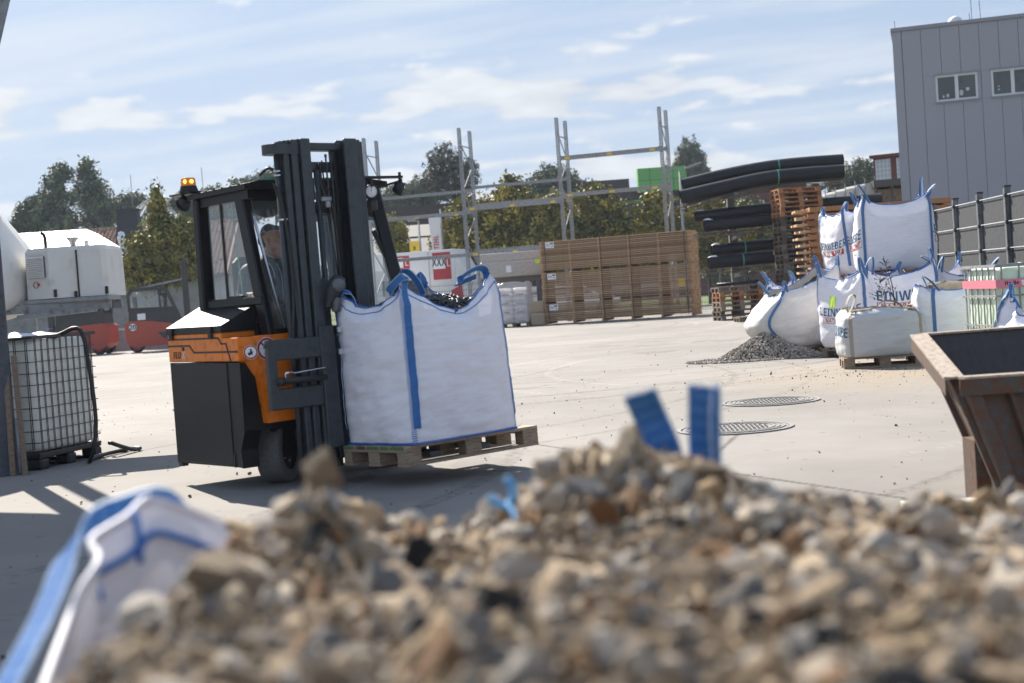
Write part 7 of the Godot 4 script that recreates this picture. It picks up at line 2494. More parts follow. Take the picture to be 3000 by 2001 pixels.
func build_load() -> void:
	var tb := Basis(Vector3.UP, TURN)
	var at := func(a: float, y: float, b: float): return TRUCK + tb * Vector3(a, y, b)
	var lean := Basis(Vector3.UP, TURN) * Basis(Vector3.RIGHT, -0.03) * Basis(Vector3.BACK, 0.012)
	var pal := thing("pallet", "weathered wooden pallet with green painted board ends, lifted on the forks", "pallet")
	make_pallet(pal, 1.2, 0.78, M.pallet_light, M.pallet_wood, M.green_paint_wood)
	pal.transform = Transform3D(lean, at.call(0.09, 0.148, 0.37))
	var t := thing("bulk_bag", "big white bulk bag of black pebbles with bright blue straps, carried by the forklift", "bulk bag")
	t.transform = Transform3D(lean, at.call(0.02, 0.294, 0.365))
	var p := bag_spec(0.93, 0.87, 1.03, 31, {"n": 40, "m": 64, "bulge": 0.055, "round": 0.03, "up": 0.115, "sag": 0.045, "fill": 0.88, "pinch": 0.07, "wrinkle": 1.25, "foot": 0.01})
	p.move = func(r: Vector3):
		# the top leans a little to the left; the far-left rim is lower, the middle of the front is slack
		var f: float = clampf(r.y, 0.0, 1.2)
		r.x -= 0.05 * f * (0.5 + r.x)
		r.y -= 0.10 * clampf(f - 0.85, 0, 1) * clampf(0.4 - r.z, 0, 1) * (1.0 if r.x < 0 else 0.2)
		r.y -= 0.09 * exp(-pow((r.x - 0.02) / 0.17, 2.0)) * clampf((f - 0.7) * 3.3, 0.0, 1.0) * clampf(r.z * 2.0 + 0.4, 0, 1)
		return r
	var st := mb(true)
	bag_shell(st, p)
	put(st, "cloth", M.bag_white, t)
	var hm := mb(true)
	for j in 4:
		var pts := []
		var sd := []
		for k in 41:
			pts.append(bag_pt(p, j + k / 40.0, 1.0, 0.003)); sd.append(Vector3.UP)
		ribbon(hm, pts, sd, 0.006, 0.008)
		pts = []
		for k in 41: pts.append(bag_pt(p, j + k / 40.0, 0.955, 0.004))
		ribbon(hm, pts, sd, 0.006, 0.003)
		for k in 64: bar(hm, bag_pt(p, j + k / 64.0, 0.004, 0.007), bag_pt(p, j + (k + 0.6) / 64.0, 0.016, 0.007), 0.005, 0.005)
		pts = []
		for k in 41: pts.append(bag_pt(p, j + k / 40.0, 0.003, 0.007))
		ribbon(hm, pts, sd, 0.006, 0.005)
	put(hm, "hem", M.blue_thread, t)
	for j in 4:
		var sm := mb()
		for k in 70:
			var v := 0.01 + 0.95 * k / 70.0
			var a := bag_pt(p, j + 0.0 - 0.02, v, 0.004); var b := bag_pt(p, j + 0.012, v + 0.004, 0.005)
			bar(sm, a, b, 0.005, 0.005)
		put(sm, "corner_stitching", M.blue_thread, t)
	var loops := {
		0: [Vector3(0.0, 0.04, 0.01), Vector3(-0.06, 0.045, 0.05), Vector3(-0.12, -0.01, 0.02), Vector3(-0.10, -0.05, -0.06), Vector3(-0.02, -0.05, -0.12)],
		1: [Vector3(0.0, 0.05, 0.0), Vector3(-0.08, 0.075, 0.04), Vector3(-0.20, 0.05, 0.06), Vector3(-0.26, 0.0, 0.02), Vector3(-0.20, -0.02, -0.08), Vector3(-0.05, 0.02, -0.05)],
		2: [Vector3(0, 0.06, 0), Vector3(-0.06, 0.10, 0.02), Vector3(-0.10, 0.03, 0.05)],
		3: [Vector3(0, 0.03, 0), Vector3(0.05, 0.0, 0.06), Vector3(0.06, -0.10, 0.1)],
	}
	for j in 4:
		put(bag_strap(p, j + 0.035, 0.10, 1.0, 0.055, 40, loops[j], -0.03), "corner_strap", M.blue_strap, t)
	# the second limb of the near loop, hanging back into the bag
	var top := bag_pt(p, 0.0, 1.0)
	var l2 := mb()
	ribbon(l2, spline([top + Vector3(0.02, 0.05, 0.0), top + Vector3(0.09, 0.045, -0.02), top + Vector3(0.17, -0.03, -0.03), top + Vector3(0.22, -0.12, -0.04)], 14), [Vector3(0.1, 0.5, 0.8)], 0.05, 0.004, 9.0)
	put(l2, "loop_end", M.blue_strap, t)
	var fl := mb(true)
	bag_heap(fl, p, 0.80, 0.14)
	put(fl, "filling", M.dark_fill, t)
	# black pebbles heaped inside
	var mm := MultiMesh.new()
	mm.transform_format = MultiMesh.TRANSFORM_3D
	mm.use_colors = true
	mm.mesh = stone_mesh(5, 0.25, 0.6)
	var r := RandomNumberGenerator.new()
	r.seed = 12
	mm.instance_count = 2600
	for i in 2600:
		var q := Vector2(r.randf_range(-0.42, 0.42), r.randf_range(-0.40, 0.40))
		var e := 1.0 - pow(maxf(absf(q.x) / 0.44, absf(q.y) / 0.42), 2.0)
		var y: float = 0.865 + 0.155 * e + 0.02 * p.nz.get_noise_2d(q.x * 6, q.y * 6) + r.randf_range(-0.02, 0.012)
		var b := Basis.from_euler(Vector3(r.randf() * TAU, r.randf() * TAU, r.randf() * TAU)).scaled(Vector3.ONE * r.randf_range(0.011, 0.022))
		mm.set_instance_transform(i, Transform3D(b, Vector3(q.x, y, q.y)))
		var g := r.randf_range(0.012, 0.035)
		mm.set_instance_color(i, Color(g, g * 1.02, g * 1.08))
	var mi := MultiMeshInstance3D.new()
	mi.name = "black_pebbles"
	mi.multimesh = mm
	mi.material_override = M.slate_pebble
	mi.set_meta("kind", "stuff")
	t.add_child(mi)


func stone_mesh(seed_: int, rough: float, flat: float, sub := 2) -> ArrayMesh:
	# a broken pebble about one unit in radius
	var nz := FastNoiseLite.new()
	nz.seed = seed_; nz.frequency = 0.9; nz.fractal_octaves = 2; nz.noise_type = FastNoiseLite.TYPE_SIMPLEX_SMOOTH
	var s := SphereMesh.new()
	s.radius = 1.0; s.height = 2.0; s.radial_segments = 6 + sub * 3; s.rings = 3 + sub * 2
	var a := s.get_mesh_arrays()
	var vs: PackedVector3Array = a[Mesh.ARRAY_VERTEX]
	var ix: PackedInt32Array = a[Mesh.ARRAY_INDEX]
	var r := RandomNumberGenerator.new()
	r.seed = seed_
	var cuts := []
	for k in (15 if rough > 0.3 else 7):
		var d := Vector3(r.randfn(), r.randfn(), r.randfn()).normalized()
		cuts.append([d, r.randf_range(0.42, 0.80) if rough > 0.3 else r.randf_range(0.55, 0.88)])
	for i in vs.size():
		var q := vs[i]
		q *= 1.0 + minf(rough, 0.25) * nz.get_noise_3dv(q)
		for c in cuts:
			var h: float = q.dot(c[0]) - c[1]
			if h > 0.0: q -= c[0] * h * (1.0 if rough > 0.3 else 0.6)
		q *= Vector3(1.15, flat, 0.9)
		vs[i] = q
	var st := SurfaceTool.new()
	st.begin(Mesh.PRIMITIVE_TRIANGLES)
	st.set_smooth_group(-1 if rough > 0.3 else 0)
	for k in ix: st.add_vertex(vs[k])
	st.generate_normals()
	return st.commit()


# ---------- the white bags on the right ----------
func loop_up(p: Dictionary, t: Node3D, u: float, m: Material, hgt := 0.2, lean := Vector3.ZERO, spread := 0.10, v0 := 0.12, w := 0.05) -> void:
	# a corner strap ending in a standing loop
	put(bag_strap(p, u, v0, 1.0, w, 16), "corner_strap", m, t)
	var a := bag_pt(p, u - 0.05, 0.97, 0.006)
	var b := bag_pt(p, u + 0.09, 0.97, 0.006)
	var mid := (a + b) * 0.5 + Vector3(0, hgt, 0) + lean
	var st := mb()
	var sp := spline([a, a.lerp(mid, 0.55) + Vector3(0, hgt * 0.1, 0) - (b - a) * spread, mid, b.lerp(mid, 0.55) + Vector3(0, hgt * 0.1, 0) + (b - a) * spread, b], 20)
	var sd := []
	for k in sp.size(): sd.append(Vector3(0.5, 0.0, 0.85).rotated(Vector3.UP, -0.5 + k * 0.05))
	ribbon(st, sp, sd, w * 0.9, 0.004, 9.0)
	put(st, "lifting_loop", m, t)


func white_bag(label: String, at: Vector3, turn: float, p: Dictionary, cloth: Material, strap: Material, fill: Material, loops: Array, v := 0.84, crown := 0.06) -> Node3D:
	var t := thing("bulk_bag", label, "bulk bag", at, turn, "white bulk bags heaped at the right")
	var st := mb(true)
	bag_shell(st, p)
	put(st, "cloth", cloth, t)
	var fl := mb(true)
	bag_heap(fl, p, v, crown)
	put(fl, "filling", fill, t)
	var hm := mb(true)
	for j in 4:
		var pts := []
		for k in 25: pts.append(bag_pt(p, j + k / 24.0, 1.0, 0.003))
		ribbon(hm, pts, [Vector3.UP], 0.012, 0.01)
	put(hm, "hem", M.blue_thread if strap != M.grey_strap else strap, t)
	for l in loops: loop_up(p, t, l[0], strap, l[1], l[2], 0.12, l[3] if l.size() > 3 else 0.12)
	return t


func firm_print(p: Dictionary, t: Node3D, u: float, v: float, w: float, parts := "LEINWEBER|NATURSTEINE") -> void:
	var s := parts.split("|")
	var h := w * 0.165
	bag_words(p, t, s[0], u, v, h, M.blue_print, 900, 0.94)
	bag_rule(p, t, u + 0.01, v - h * 1.02 / p.h, w * 0.98, h * 0.72, M.red_print, "print_bar")
	bag_rule(p, t, u + 0.01, v - h * 1.02 / p.h, w * 0.95, h * 0.60, M.white_print, "print_field", 0.0062)
	var m: Material = M.red_print
	bag_words2(p, t, s[1], u + 0.01, v - h * 1.02 / p.h, h * 0.48, m)
	bag_rule(p, t, u + 0.2 * w / p.w, v - h * 1.9 / p.h, w * 0.22, h * 0.06, M.black_print, "small_print")


func bag_words2(p: Dictionary, t: Node3D, txt: String, u: float, v: float, h: float, m: Material) -> void:
	var tm := TextMesh.new()
	var f := SystemFont.new()
	f.font_names = PackedStringArray(["Droid Sans"])
	f.font_weight = 900
	tm.font = f; tm.text = txt; tm.font_size = 48; tm.pixel_size = h / 34.0; tm.depth = 0.0; tm.curve_step = 3.0
	var a := tm.get_mesh_arrays()
	var vs: PackedVector3Array = a[Mesh.ARRAY_VERTEX]
	var ix = a[Mesh.ARRAY_INDEX]
	var side := int(u)
	var len_: float = p.w if side % 2 == 0 else p.d
	var st := mb()
	for i in range(0, ix.size(), 3):
		var q := []
		for k in 3: q.append(bag_pt(p, clampf(u + vs[ix[i + k]].x * 1.15 / len_, side + 0.005, side + 0.995), v + vs[ix[i + k]].y / p.h, 0.0078))
		tri(st, q[0], q[2], q[1])
	put(st, "lettering", m, t)


func pallet_at(label: String, at: Vector3, turn: float, top: Material, L := 1.2, W := 0.8) -> void:
	var t := thing("pallet", label, "pallet", at, turn, "pallets under the white bags")
	make_pallet(t, L, W, top, top)


func build_right_bags() -> void:
	var W: Material = M.bag_white
	var S: Material = M.faded_strap
	# slumped bag on its pallet, spilling grit to the left
	pallet_at("weathered pallet under the slumped bag that spills grey grit", Vector3(4.72, 0, -22.55), deg_to_rad(30), M.pallet_wood, 1.05, 0.85)
	var p := bag_spec(1.02, 1.0, 1.10, 101, {"bulge": 0.10, "round": 0.12, "up": 0.10, "sag": 0.06, "fill": 0.8, "pinch": 0.10, "wrinkle": 1.7, "n": 22, "m": 30})
	p.move = func(r: Vector3):
		var left := clampf(0.35 - r.x, 0.0, 1.0)
		r.x -= 0.38 * left * exp(-pow((r.y - 0.55) / 0.42, 2.0))
		r.y *= 1.10 - 0.36 * clampf(0.45 - r.x, 0.0, 1.0)
		r.y -= 0.08 * clampf(-0.5 - r.x, 0.0, 1.0)
		return r
	white_bag("slumped dirty white bag leaning off its pallet, grit spilling from it", Vector3(4.66, 0.15, -22.55), deg_to_rad(8), p, M.bag_dull, S, M.grit_fill, [[0.03, 0.16, Vector3(-0.03, 0, 0.05), 0.02], [1.0, 0.18, Vector3(0.0, 0, 0.0)], [3.0, 0.2, Vector3(-0.14, -0.02, 0)], [2.0, 0.2, Vector3(-0.05, 0, 0)]])
	# the bag behind it
	p = bag_spec(1.0, 0.95, 1.12, 102, {"wrinkle": 1.6, "bulge": 0.08, "up": 0.10, "pinch": 0.12, "fill": 0.75})
	white_bag("white bag behind the slumped one, only its creased top showing", Vector3(5.0, 0.0, -24.2), deg_to_rad(20), p, W, S, M.grit_fill, [[0.0, 0.2, Vector3(-0.1, 0, 0)], [3.0, 0.22, Vector3(-0.14, 0, 0)]])
	# narrow bag with the lime label
	p = bag_spec(0.95, 0.9, 1.05, 103, {"wrinkle": 1.4, "bulge": 0.09, "up": 0.08, "pinch": 0.08, "fill": 0.8, "foot": 0.10})
	pallet_at("pallet hidden under the bag with the lime label", Vector3(5.25, 0, -21.2), deg_to_rad(36), M.pallet_grey, 1.0, 0.8)
	var d := white_bag("upright white bag with a lime green label, right of the slumped one", Vector3(5.22, 0.15, -21.2), deg_to_rad(36), p, W, S, M.grit_fill, [[0.03, 0.22, Vector3(-0.06, 0.02, 0), 0.02], [3.0, 0.2, Vector3(-0.05, 0, 0)], [1.0, 0.18, Vector3(0.1, -0.04, 0)]])
	firm_print(p, d, 3.60, 0.52, 0.72)
	bag_rule(p, d, 3.42, 0.68, 0.12, 0.17, M.lime_label, "lime_label", 0.007)
	# bag with the firm's name to the front
	p = bag_spec(1.08, 0.95, 1.02, 104, {"wrinkle": 1.1, "bulge": 0.06, "up": 0.15, "sag": 0.02, "pinch": 0.05, "fill": 0.72})
	p.move = func(r: Vector3):
		r.y += 0.10 * clampf(r.x + 0.1, 0.0, 1.0) * clampf(r.y, 0, 1)
		return r
	pallet_at("pallet hidden under the bag with the large print", Vector3(5.78, 0, -21.0), deg_to_rad(-14), M.pallet_grey)
	var e := white_bag("white bag with LEINWEBER in blue across its front, carrying the upper bag", Vector3(5.78, 0.15, -21.0), deg_to_rad(-14), p, W, M.faded_strap, M.grit_fill, [[0.03, 0.2, Vector3(0.07, 0.02, 0.04), 0.25], [0.97, 0.24, Vector3(-0.05, 0.0, 0.05), 0.12], [1.1, 0.2, Vector3(-0.2, -0.06, 0.05)]])
	firm_print(p, e, 0.55, 0.70, 0.86)
	# the upper two
	p = bag_spec(1.12, 1.0, 1.02, 105, {"wrinkle": 0.9, "bulge": 0.07, "up": 0.12, "sag": 0.04, "pinch": 0.10, "fill": 0.8, "round": 0.08})
	var top := white_bag("full white bag on top of the heap, plain front with two blue straps", Vector3(5.98, 1.245, -21.95), deg_to_rad(-9), p, W, S, M.grit_fill, [[0.05, 0.20, Vector3(-0.10, 0.06, 0), 0.03], [0.97, 0.16, Vector3(0.14, 0.02, 0), 0.03], [1.9, 0.26, Vector3(0.02, 0.08, 0)], [3.0, 0.2, Vector3(-0.1, 0, 0)]])
	firm_print(p, top, 1.42, 0.52, 0.8)
	firm_print(p, top, 3.62, 0.50, 0.8)
	p = bag_spec(0.95, 0.95, 0.98, 106, {"wrinkle": 1.6, "bulge": 0.08, "up": 0.08, "pinch": 0.12, "fill": 0.78, "foot": 0.12})
	p.move = func(r: Vector3):
		r.x += 0.10 * (0.5 - r.y)
		return r
	var tl := white_bag("leaning white bag half hidden behind the left side of the topmost bag", Vector3(5.66, 1.22, -22.75), deg_to_rad(12), p, W, S, M.grit_fill, [[0.0, 0.14, Vector3(0.04, 0, 0.03)], [3.1, 0.14, Vector3(0.02, -0.02, 0)]])
	firm_print(p, tl, 3.55, 0.48, 0.7)
	firm_print(p, tl, 0.35, 0.50, 0.7)
	p = bag_spec(1.0, 1.0, 1.1, 112, {"wrinkle": 1.2, "bulge": 0.07, "n": 12, "m": 16})
	white_bag("white bag hidden at the back, bearing the two upper bags", Vector3(5.9, 0.1, -22.4), 0.1, p, W, S, M.grit_fill, [])
	# grey worn bag in front, with a dry plant growing from it
	pallet_at("weathered pallet under the worn grey bag in front", Vector3(4.87, 0, -18.80), deg_to_rad(-9), M.pallet_wood, 1.05, 0.85)
	p = bag_spec(1.0, 0.92, 0.57, 107, {"wrinkle": 1.5, "bulge": 0.06, "up": 0.0, "sag": -0.05, "fill": 0.86, "pinch": 0.12, "round": 0.10})
	var fb := white_bag("worn grey-white bag in front with folded khaki straps and a dry plant on it", Vector3(4.86, 0.15, -18.80), deg_to_rad(-4), p, M.bag_grey, M.grey_strap, M.sand, [[0.02, 0.03, Vector3(0.0, 0.0, 0.0), 0.0], [0.98, 0.05, Vector3(-0.12, -0.02, 0.05), 0.0]], 0.95, 0.04)
	bag_words(p, fb, "LEINWEBER", 3.62, 0.55, 0.12, M.blue_print, 900, 0.9)
	var gl := mb()
	var lp := spline([Vector3(-0.44, 0.58, 0.30), Vector3(-0.46, 0.68, 0.30), Vector3(-0.40, 0.80, 0.28), Vector3(-0.34, 0.80, 0.27), Vector3(-0.37, 0.68, 0.28), Vector3(-0.42, 0.58, 0.26)], 18)
	ribbon(gl, lp, [Vector3(0.3, 0, 0.9)], 0.06, 0.004, 9.0)
	var l2 := spline([Vector3(-0.1, 0.62, 0.28), Vector3(0.02, 0.70, 0.3), Vector3(0.15, 0.69, 0.28), Vector3(0.25, 0.62, 0.3), Vector3(0.22, 0.56, 0.36)], 14)
	ribbon(gl, l2, [Vector3(0.1, 0.3, 0.9)], 0.055, 0.004, 9.0)
	put(gl, "khaki_loop", M.grey_strap, fb)
	var pl := thing("dry_plant", "thin dry weed with bare reddish stems growing out of the worn grey bag", "plant", Vector3(5.07, 0.74, -18.75))
	var r := RandomNumberGenerator.new()
	r.seed = 5
	for q in [[Vector3.ZERO, Vector3(-0.12, 0.66, 0.05), 0.010], [Vector3(-0.14, 0, 0), Vector3(-0.20, 0.42, 0.03), 0.005]]:
		var st := mb(true)
		tube(st, spline([q[0], (q[0] as Vector3).lerp(q[1], 0.5) + Vector3(0.03, 0, 0), q[1]], 8), [q[2], q[2] * 0.9, q[2] * 0.8, q[2] * 0.7, q[2] * 0.6, q[2] * 0.5, q[2] * 0.4, q[2] * 0.3, q[2] * 0.2], 6)
		for k in 26:
			var f := r.randf_range(0.25, 1.0)
			var b: Vector3 = (q[0] as Vector3).lerp(q[1], f)
			var e2 := b + Vector3(r.randf_range(-0.16, 0.16), r.randf_range(0.02, 0.14), r.randf_range(-0.08, 0.08)) * (1.3 - f) * 1.3
			tube(st, [b, b.lerp(e2, 0.5) + Vector3(0, -0.008, 0), e2], [0.003, 0.0022, 0.0014], 4)
			for m in 3:
				var c := b.lerp(e2, r.randf_range(0.4, 1.0))
				box(st, c, Vector3(0.012, 0.008, 0.007) * r.randf_range(0.6, 1.5), Basis.from_euler(Vector3(r.randf() * 6, r.randf() * 6, r.randf() * 6)))
		put(st, "stem", M.dry_twig, pl)
	# bag at its right with sand on top, next to the caged tank
	p = bag_spec(0.95, 0.9, 0.82, 108, {"wrinkle": 1.3, "bulge": 0.06, "up": 0.06, "sag": 0.03, "fill": 0.84, "pinch": 0.07})
	pallet_at("pallet hidden under the sand bag beside the right caged tank", Vector3(5.86, 0, -18.9), deg_to_rad(-10), M.pallet_grey)
	var g := white_bag("white bag of pale sand with a blue strap, left of the right caged tank", Vector3(5.86, 0.15, -18.9), deg_to_rad(-12), p, W, M.faded_strap, M.sand, [[0.22, 0.14, Vector3(-0.14, 0.06, 0.08), 0.0], [1.0, 0.1, Vector3(0.1, 0, 0)]], 0.92, 0.14)
	firm_print(p, g, 3.66, 0.40, 0.75)
	# two behind at the right
	p = bag_spec(1.0, 1.0, 1.18, 109, {"wrinkle": 1.3, "bulge": 0.07, "up": 0.14, "sag": 0.06, "fill": 0.72, "pinch": 0.12})
	white_bag("white bag behind at the right, its two loops standing against the planks", Vector3(7.05, 0.0, -24.2), deg_to_rad(25), p, W, S, M.grit_fill, [[0.0, 0.28, Vector3(0, 0.02, 0)], [3.0, 0.26, Vector3(-0.03, 0, 0)], [1.0, 0.24, Vector3(0.05, 0, 0)]])
	p = bag_spec(1.0, 1.0, 1.12, 110, {"wrinkle": 1.4, "bulge": 0.08, "up": 0.12, "fill": 0.74, "pinch": 0.1})
	white_bag("white bag furthest right, between the caged tank and the sheet fence", Vector3(7.35, 0.0, -22.9), deg_to_rad(-15), p, W, S, M.grit_fill, [[0.0, 0.24, Vector3(0.08, 0.0, 0)], [0.9, 0.2, Vector3(0.12, -0.03, 0)], [3.0, 0.25, Vector3(-0.02, 0, 0)]])
	# half-empty bag over the back of the skip
	p = bag_spec(0.8, 0.8, 0.72, 111, {"wrinkle": 2.2, "bulge": 0.03, "up": 0.15, "sag": 0.1, "fill": 0.5, "pinch": 0.25})
	var hb := white_bag("half-empty white bag with dark blue loops behind the rusty skip", Vector3(4.72, 0.15, -12.3), deg_to_rad(10), p, W, M.blue_strap, M.grit_fill, [[0.1, 0.16, Vector3(-0.02, 0, 0)], [3.0, 0.15, Vector3(0, 0, 0)]], 0.5)
	pallet_at("pallet under the half-empty bag behind the skip", Vector3(4.72, 0, -12.3), 0.2, M.pallet_grey)
	# caged tank on the right
	var t := thing("caged_tank", "pale green liquid tank in a galvanised cage with pink tape, right of the bags", "tank", Vector3(6.28, 0.02, -17.22), deg_to_rad(4))
	make_ibc(t, M.tank_green, M.galvanised, M.galvanised, 6, false)
	var tp := mb()
	for q in [[Vector3(-0.615, 0.98, 0.512), Vector3(0.615, 0.98, 0.512)], [Vector3(-0.612, 0.98, -0.5), Vector3(-0.612, 0.98, 0.512)]]:
		bar(tp, q[0], q[1], 0.003, 0.10)
	var tm := put(tp, "pink_tape", M.pink_tape, t)
	for x in [-0.42, 0.02, 0.42]:
		words("Ha-Be", 0.045, tm, M.black_print, Vector3(x, 0.985, 0.5155), Basis())
		var ds := mb()
		for q in [[0.13, 0.01], [0.165, -0.012], [0.135, -0.022]]: lathe(ds, [Vector2(0.017, 0), Vector2(0.017, 0.002), Vector2(0, 0.002)], 12, Transform3D(Basis(Vector3.RIGHT, PI / 2), Vector3(x + q[0], 0.985 + q[1], 0.514)))
		put(ds, "tape_dots", M.white_print, tm)
	# the spilt grit
	var gr := thing("grit_heap", "heap of grey grit spilt on the ground from the slumped bag", "gravel heap", Vector3(3.86, 0, -22.0))
	var hs := mb(true)
	lathe(hs, [Vector2(0, 0.42), Vector2(0.2, 0.32), Vector2(0.5, 0.12), Vector2(0.8, 0.0)], 20, Transform3D(Basis.from_scale(Vector3(1.0, 1, 0.7)), Vector3(0.12, 0, -0.1)))
	put(hs, "heap_core", M.grit_fill, gr)
	var mm := MultiMesh.new()
	mm.transform_format = MultiMesh.TRANSFORM_3D
	mm.use_colors = true
	mm.mesh = stone_mesh(8, 0.35, 0.75, 0)
	mm.instance_count = 4200
	for i in 4200:
		var a := r.randf() * TAU
		var rr := pow(r.randf(), 0.6) * (0.95 + 0.35 * maxf(0.0, -cos(a)))
		var x := 0.12 + rr * cos(a); var z := -0.1 + rr * sin(a) * 0.62
		var h := maxf(0.0, 0.44 - 0.52 * rr) * (1.0 if x < 0.3 else 0.9)
		if h <= 0.0 and r.randf() < 0.45: h = 0.0
		mm.set_instance_transform(i, Transform3D(Basis.from_euler(Vector3(r.randf() * 6, r.randf() * 6, r.randf() * 6)).scaled(Vector3.ONE * r.randf_range(0.012, 0.027)), Vector3(x, h + 0.012, z)))
		var c := r.randf_range(0.28, 0.55)
		mm.set_instance_color(i, Color(c, c * 0.95, c * 0.88))
	var gm := MultiMeshInstance3D.new()
	gm.name = "grit"; gm.multimesh = mm; gm.material_override = M.stone
	gm.set_meta("kind", "stuff")
	gr.add_child(gm)


# ---------- the rusty skip ----------
func build_skip() -> void:
	var t := thing("skip", "rusty grey steel tipping skip with a pale worn rim, cut by the right edge", "skip")
	var rim := [Vector3(2.25, 0.70, -7.2), Vector3(3.75, 0.66, -7.62), Vector3(4.1, 0.86, -8.75), Vector3(2.40, 0.875, -8.3)]     # front left, front right, back right, back left
	var bot := [Vector3(2.445, 0.08, -7.12), Vector3(3.6, 0.08, -7.45), Vector3(3.8, 0.08, -8.2), Vector3(2.60, 0.08, -7.9)]
	var mid: Vector3 = (rim[0] + rim[2]) * 0.5
	var names := ["front_wall", "right_wall", "back_wall", "left_wall"]
	for k in 4:
		var j := (k + 1) % 4
		var st := mb()
		plate(st, [rim[k], rim[j], bot[j], bot[k]], 0.010, ((rim[j] - rim[k]).cross(bot[k] - rim[k])))
		put(st, names[k], M.rusty_paint, t)
		var inn := mb()
		var off: Vector3 = (mid - (rim[k] + rim[j]) * 0.5) * Vector3(1, 0, 1)
		off = off.normalized() * 0.014
		quad(inn, rim[k] + off, rim[j] + off, bot[j] + off + Vector3(0, 0.02, 0), bot[k] + off + Vector3(0, 0.02, 0))
		put(inn, "lining", M.skip_inside, t)
		# rim: an angle with a flat pale top and a rusty drop
		var ra := mb()
		var o2: Vector3 = -off.normalized()
		var a: Vector3 = rim[k]; var b: Vector3 = rim[j]
		bar(ra, a + o2 * 0.03 + Vector3(0, 0.012, 0), b + o2 * 0.03 + Vector3(0, 0.012, 0), 0.10, 0.012)
		put(ra, "rim_top", M.skip_rim, t)
		var rd := mb()
		bar(rd, a + o2 * 0.076 + Vector3(0, -0.035, 0), b + o2 * 0.076 + Vector3(0, -0.035, 0), 0.010, 0.085)
		put(rd, "rim_flange", M.rusty_paint, t)
	var fl := mb()
	quad(fl, bot[0], bot[1], bot[2], bot[3])
	put(fl, "floor", M.skip_inside, t)
	# stiffening ribs down the front and left walls
	for q in [[0, 1, 0.02, 0.075], [0, 1, 0.16, 0.02], [0, 1, 0.62, 0.06], [3, 0, 0.06, 0.05], [3, 0, 0.94, 0.06]]:
		var a: Vector3 = (rim[q[0]] as Vector3).lerp(rim[q[1]], q[2])
		var b: Vector3 = (bot[q[0]] as Vector3).lerp(bot[q[1]], q[2])
		var n: Vector3 = (rim[q[1]] - rim[q[0]]).cross(bot[q[0]] - rim[q[0]]).normalized()
		if n.dot(mid - a) > 0: n = -n
		var rb := mb()
		bar(rb, a + n * 0.022, b + n * 0.022, q[3], 0.034, n, 0.004)
		put(rb, "rib", M.rusty_paint, t)
	for q in [[Vector3(2.50, 0.04, -7.05), Vector3(3.7, 0.04, -7.38)], [Vector3(2.62, 0.04, -7.95), Vector3(3.8, 0.04, -8.25)]]:
		var sk := mb()
		bar(sk, q[0], q[1], 0.12, 0.08)
		put(sk, "skid", M.rusty_paint, t)
	var pk := mb()
	span(pk, Vector3(2.42, 0.0, -7.75), Vector3(2.50, 0.34, -7.55))
	put(pk, "fork_pocket", M.rusty_paint, t)
	var st := mb()
	for q in [[0.30, 0.42, 0.18, 0.006, 0.1], [0.22, 0.5, 0.10, 0.006, -0.35], [0.42, 0.42, 0.12, 0.005, 0.0], [0.33, 0.36, 0.006, 0.14, 0.1]]:
		var c: Vector3 = (rim[0] as Vector3).lerp(rim[1], q[0]).lerp((bot[0] as Vector3).lerp(bot[1], q[0]), q[1])
		var n2: Vector3 = (rim[1] - rim[0]).cross(bot[0] - rim[0]).normalized()
		if n2.z < 0: n2 = -n2
		var bb := Basis((rim[1] - rim[0]).normalized(), n2.cross((rim[1] - rim[0]).normalized()), n2).orthonormalized()
		box(st, c + n2 * 0.0115, Vector3(q[2], q[3], 0.001), bb * Basis(Vector3.BACK, q[4]))
	put(st, "scratches", M.skip_rim, t)
	var kb := mb()
	bar(kb, Vector3(1.98, 0.03, -7.42), Vector3(2.42, 0.03, -7.36), 0.12, 0.06)
	tag(put(kb, "timber_offcut", M.render_white), "pale timber offcut lying by the foot of the skip", "offcut")
	var ws := put(stone_mesh(77, 0.4, 0.7, 1), "white_stone", M.render_white, null, Vector3(2.36, 0.05, -6.95), Basis.from_scale(Vector3(0.06, 0.06, 0.06)))
	tag(ws, "white broken stone lying at the front corner of the skip", "stone")


# ---------- the bag of gravel right before the lens ----------
func heap_y(x: float, z: float, nz: FastNoiseLite) -> float:
	var y := 0.945 - 0.035 * smoothstep(-1.5, -2.1, z)
	y += 0.105 * exp(-(pow((x - 0.21) / 0.15, 2) + pow((z + 2.33) / 0.28, 2)))
	y += 0.06 * exp(-(pow((x - 0.05) / 0.08, 2) + pow((z + 2.25) / 0.3, 2)))
	y += 0.10 * exp(-(pow((x + 0.28) / 0.06, 2) + pow((z + 2.0) / 0.18, 2)))
	y += 0.055 * exp(-(pow((x + 0.37) / 0.10, 2) + pow((z + 1.95) / 0.35, 2)))
	y += 0.03 * exp(-(pow((x + 0.1) / 0.35, 2) + pow((z + 1.25) / 0.35, 2)))
	y -= 0.05 * exp(-(pow((x + 0.13) / 0.08, 2) + pow((z + 2.2) / 0.35, 2)))
	y -= 0.05 * smoothstep(0.40, 0.75, x)
	y -= 0.10 * smoothstep(-0.42, -0.53, x)
	y += 0.028 * nz.get_noise_2d(x * 5.0, z * 5.0)
	return y


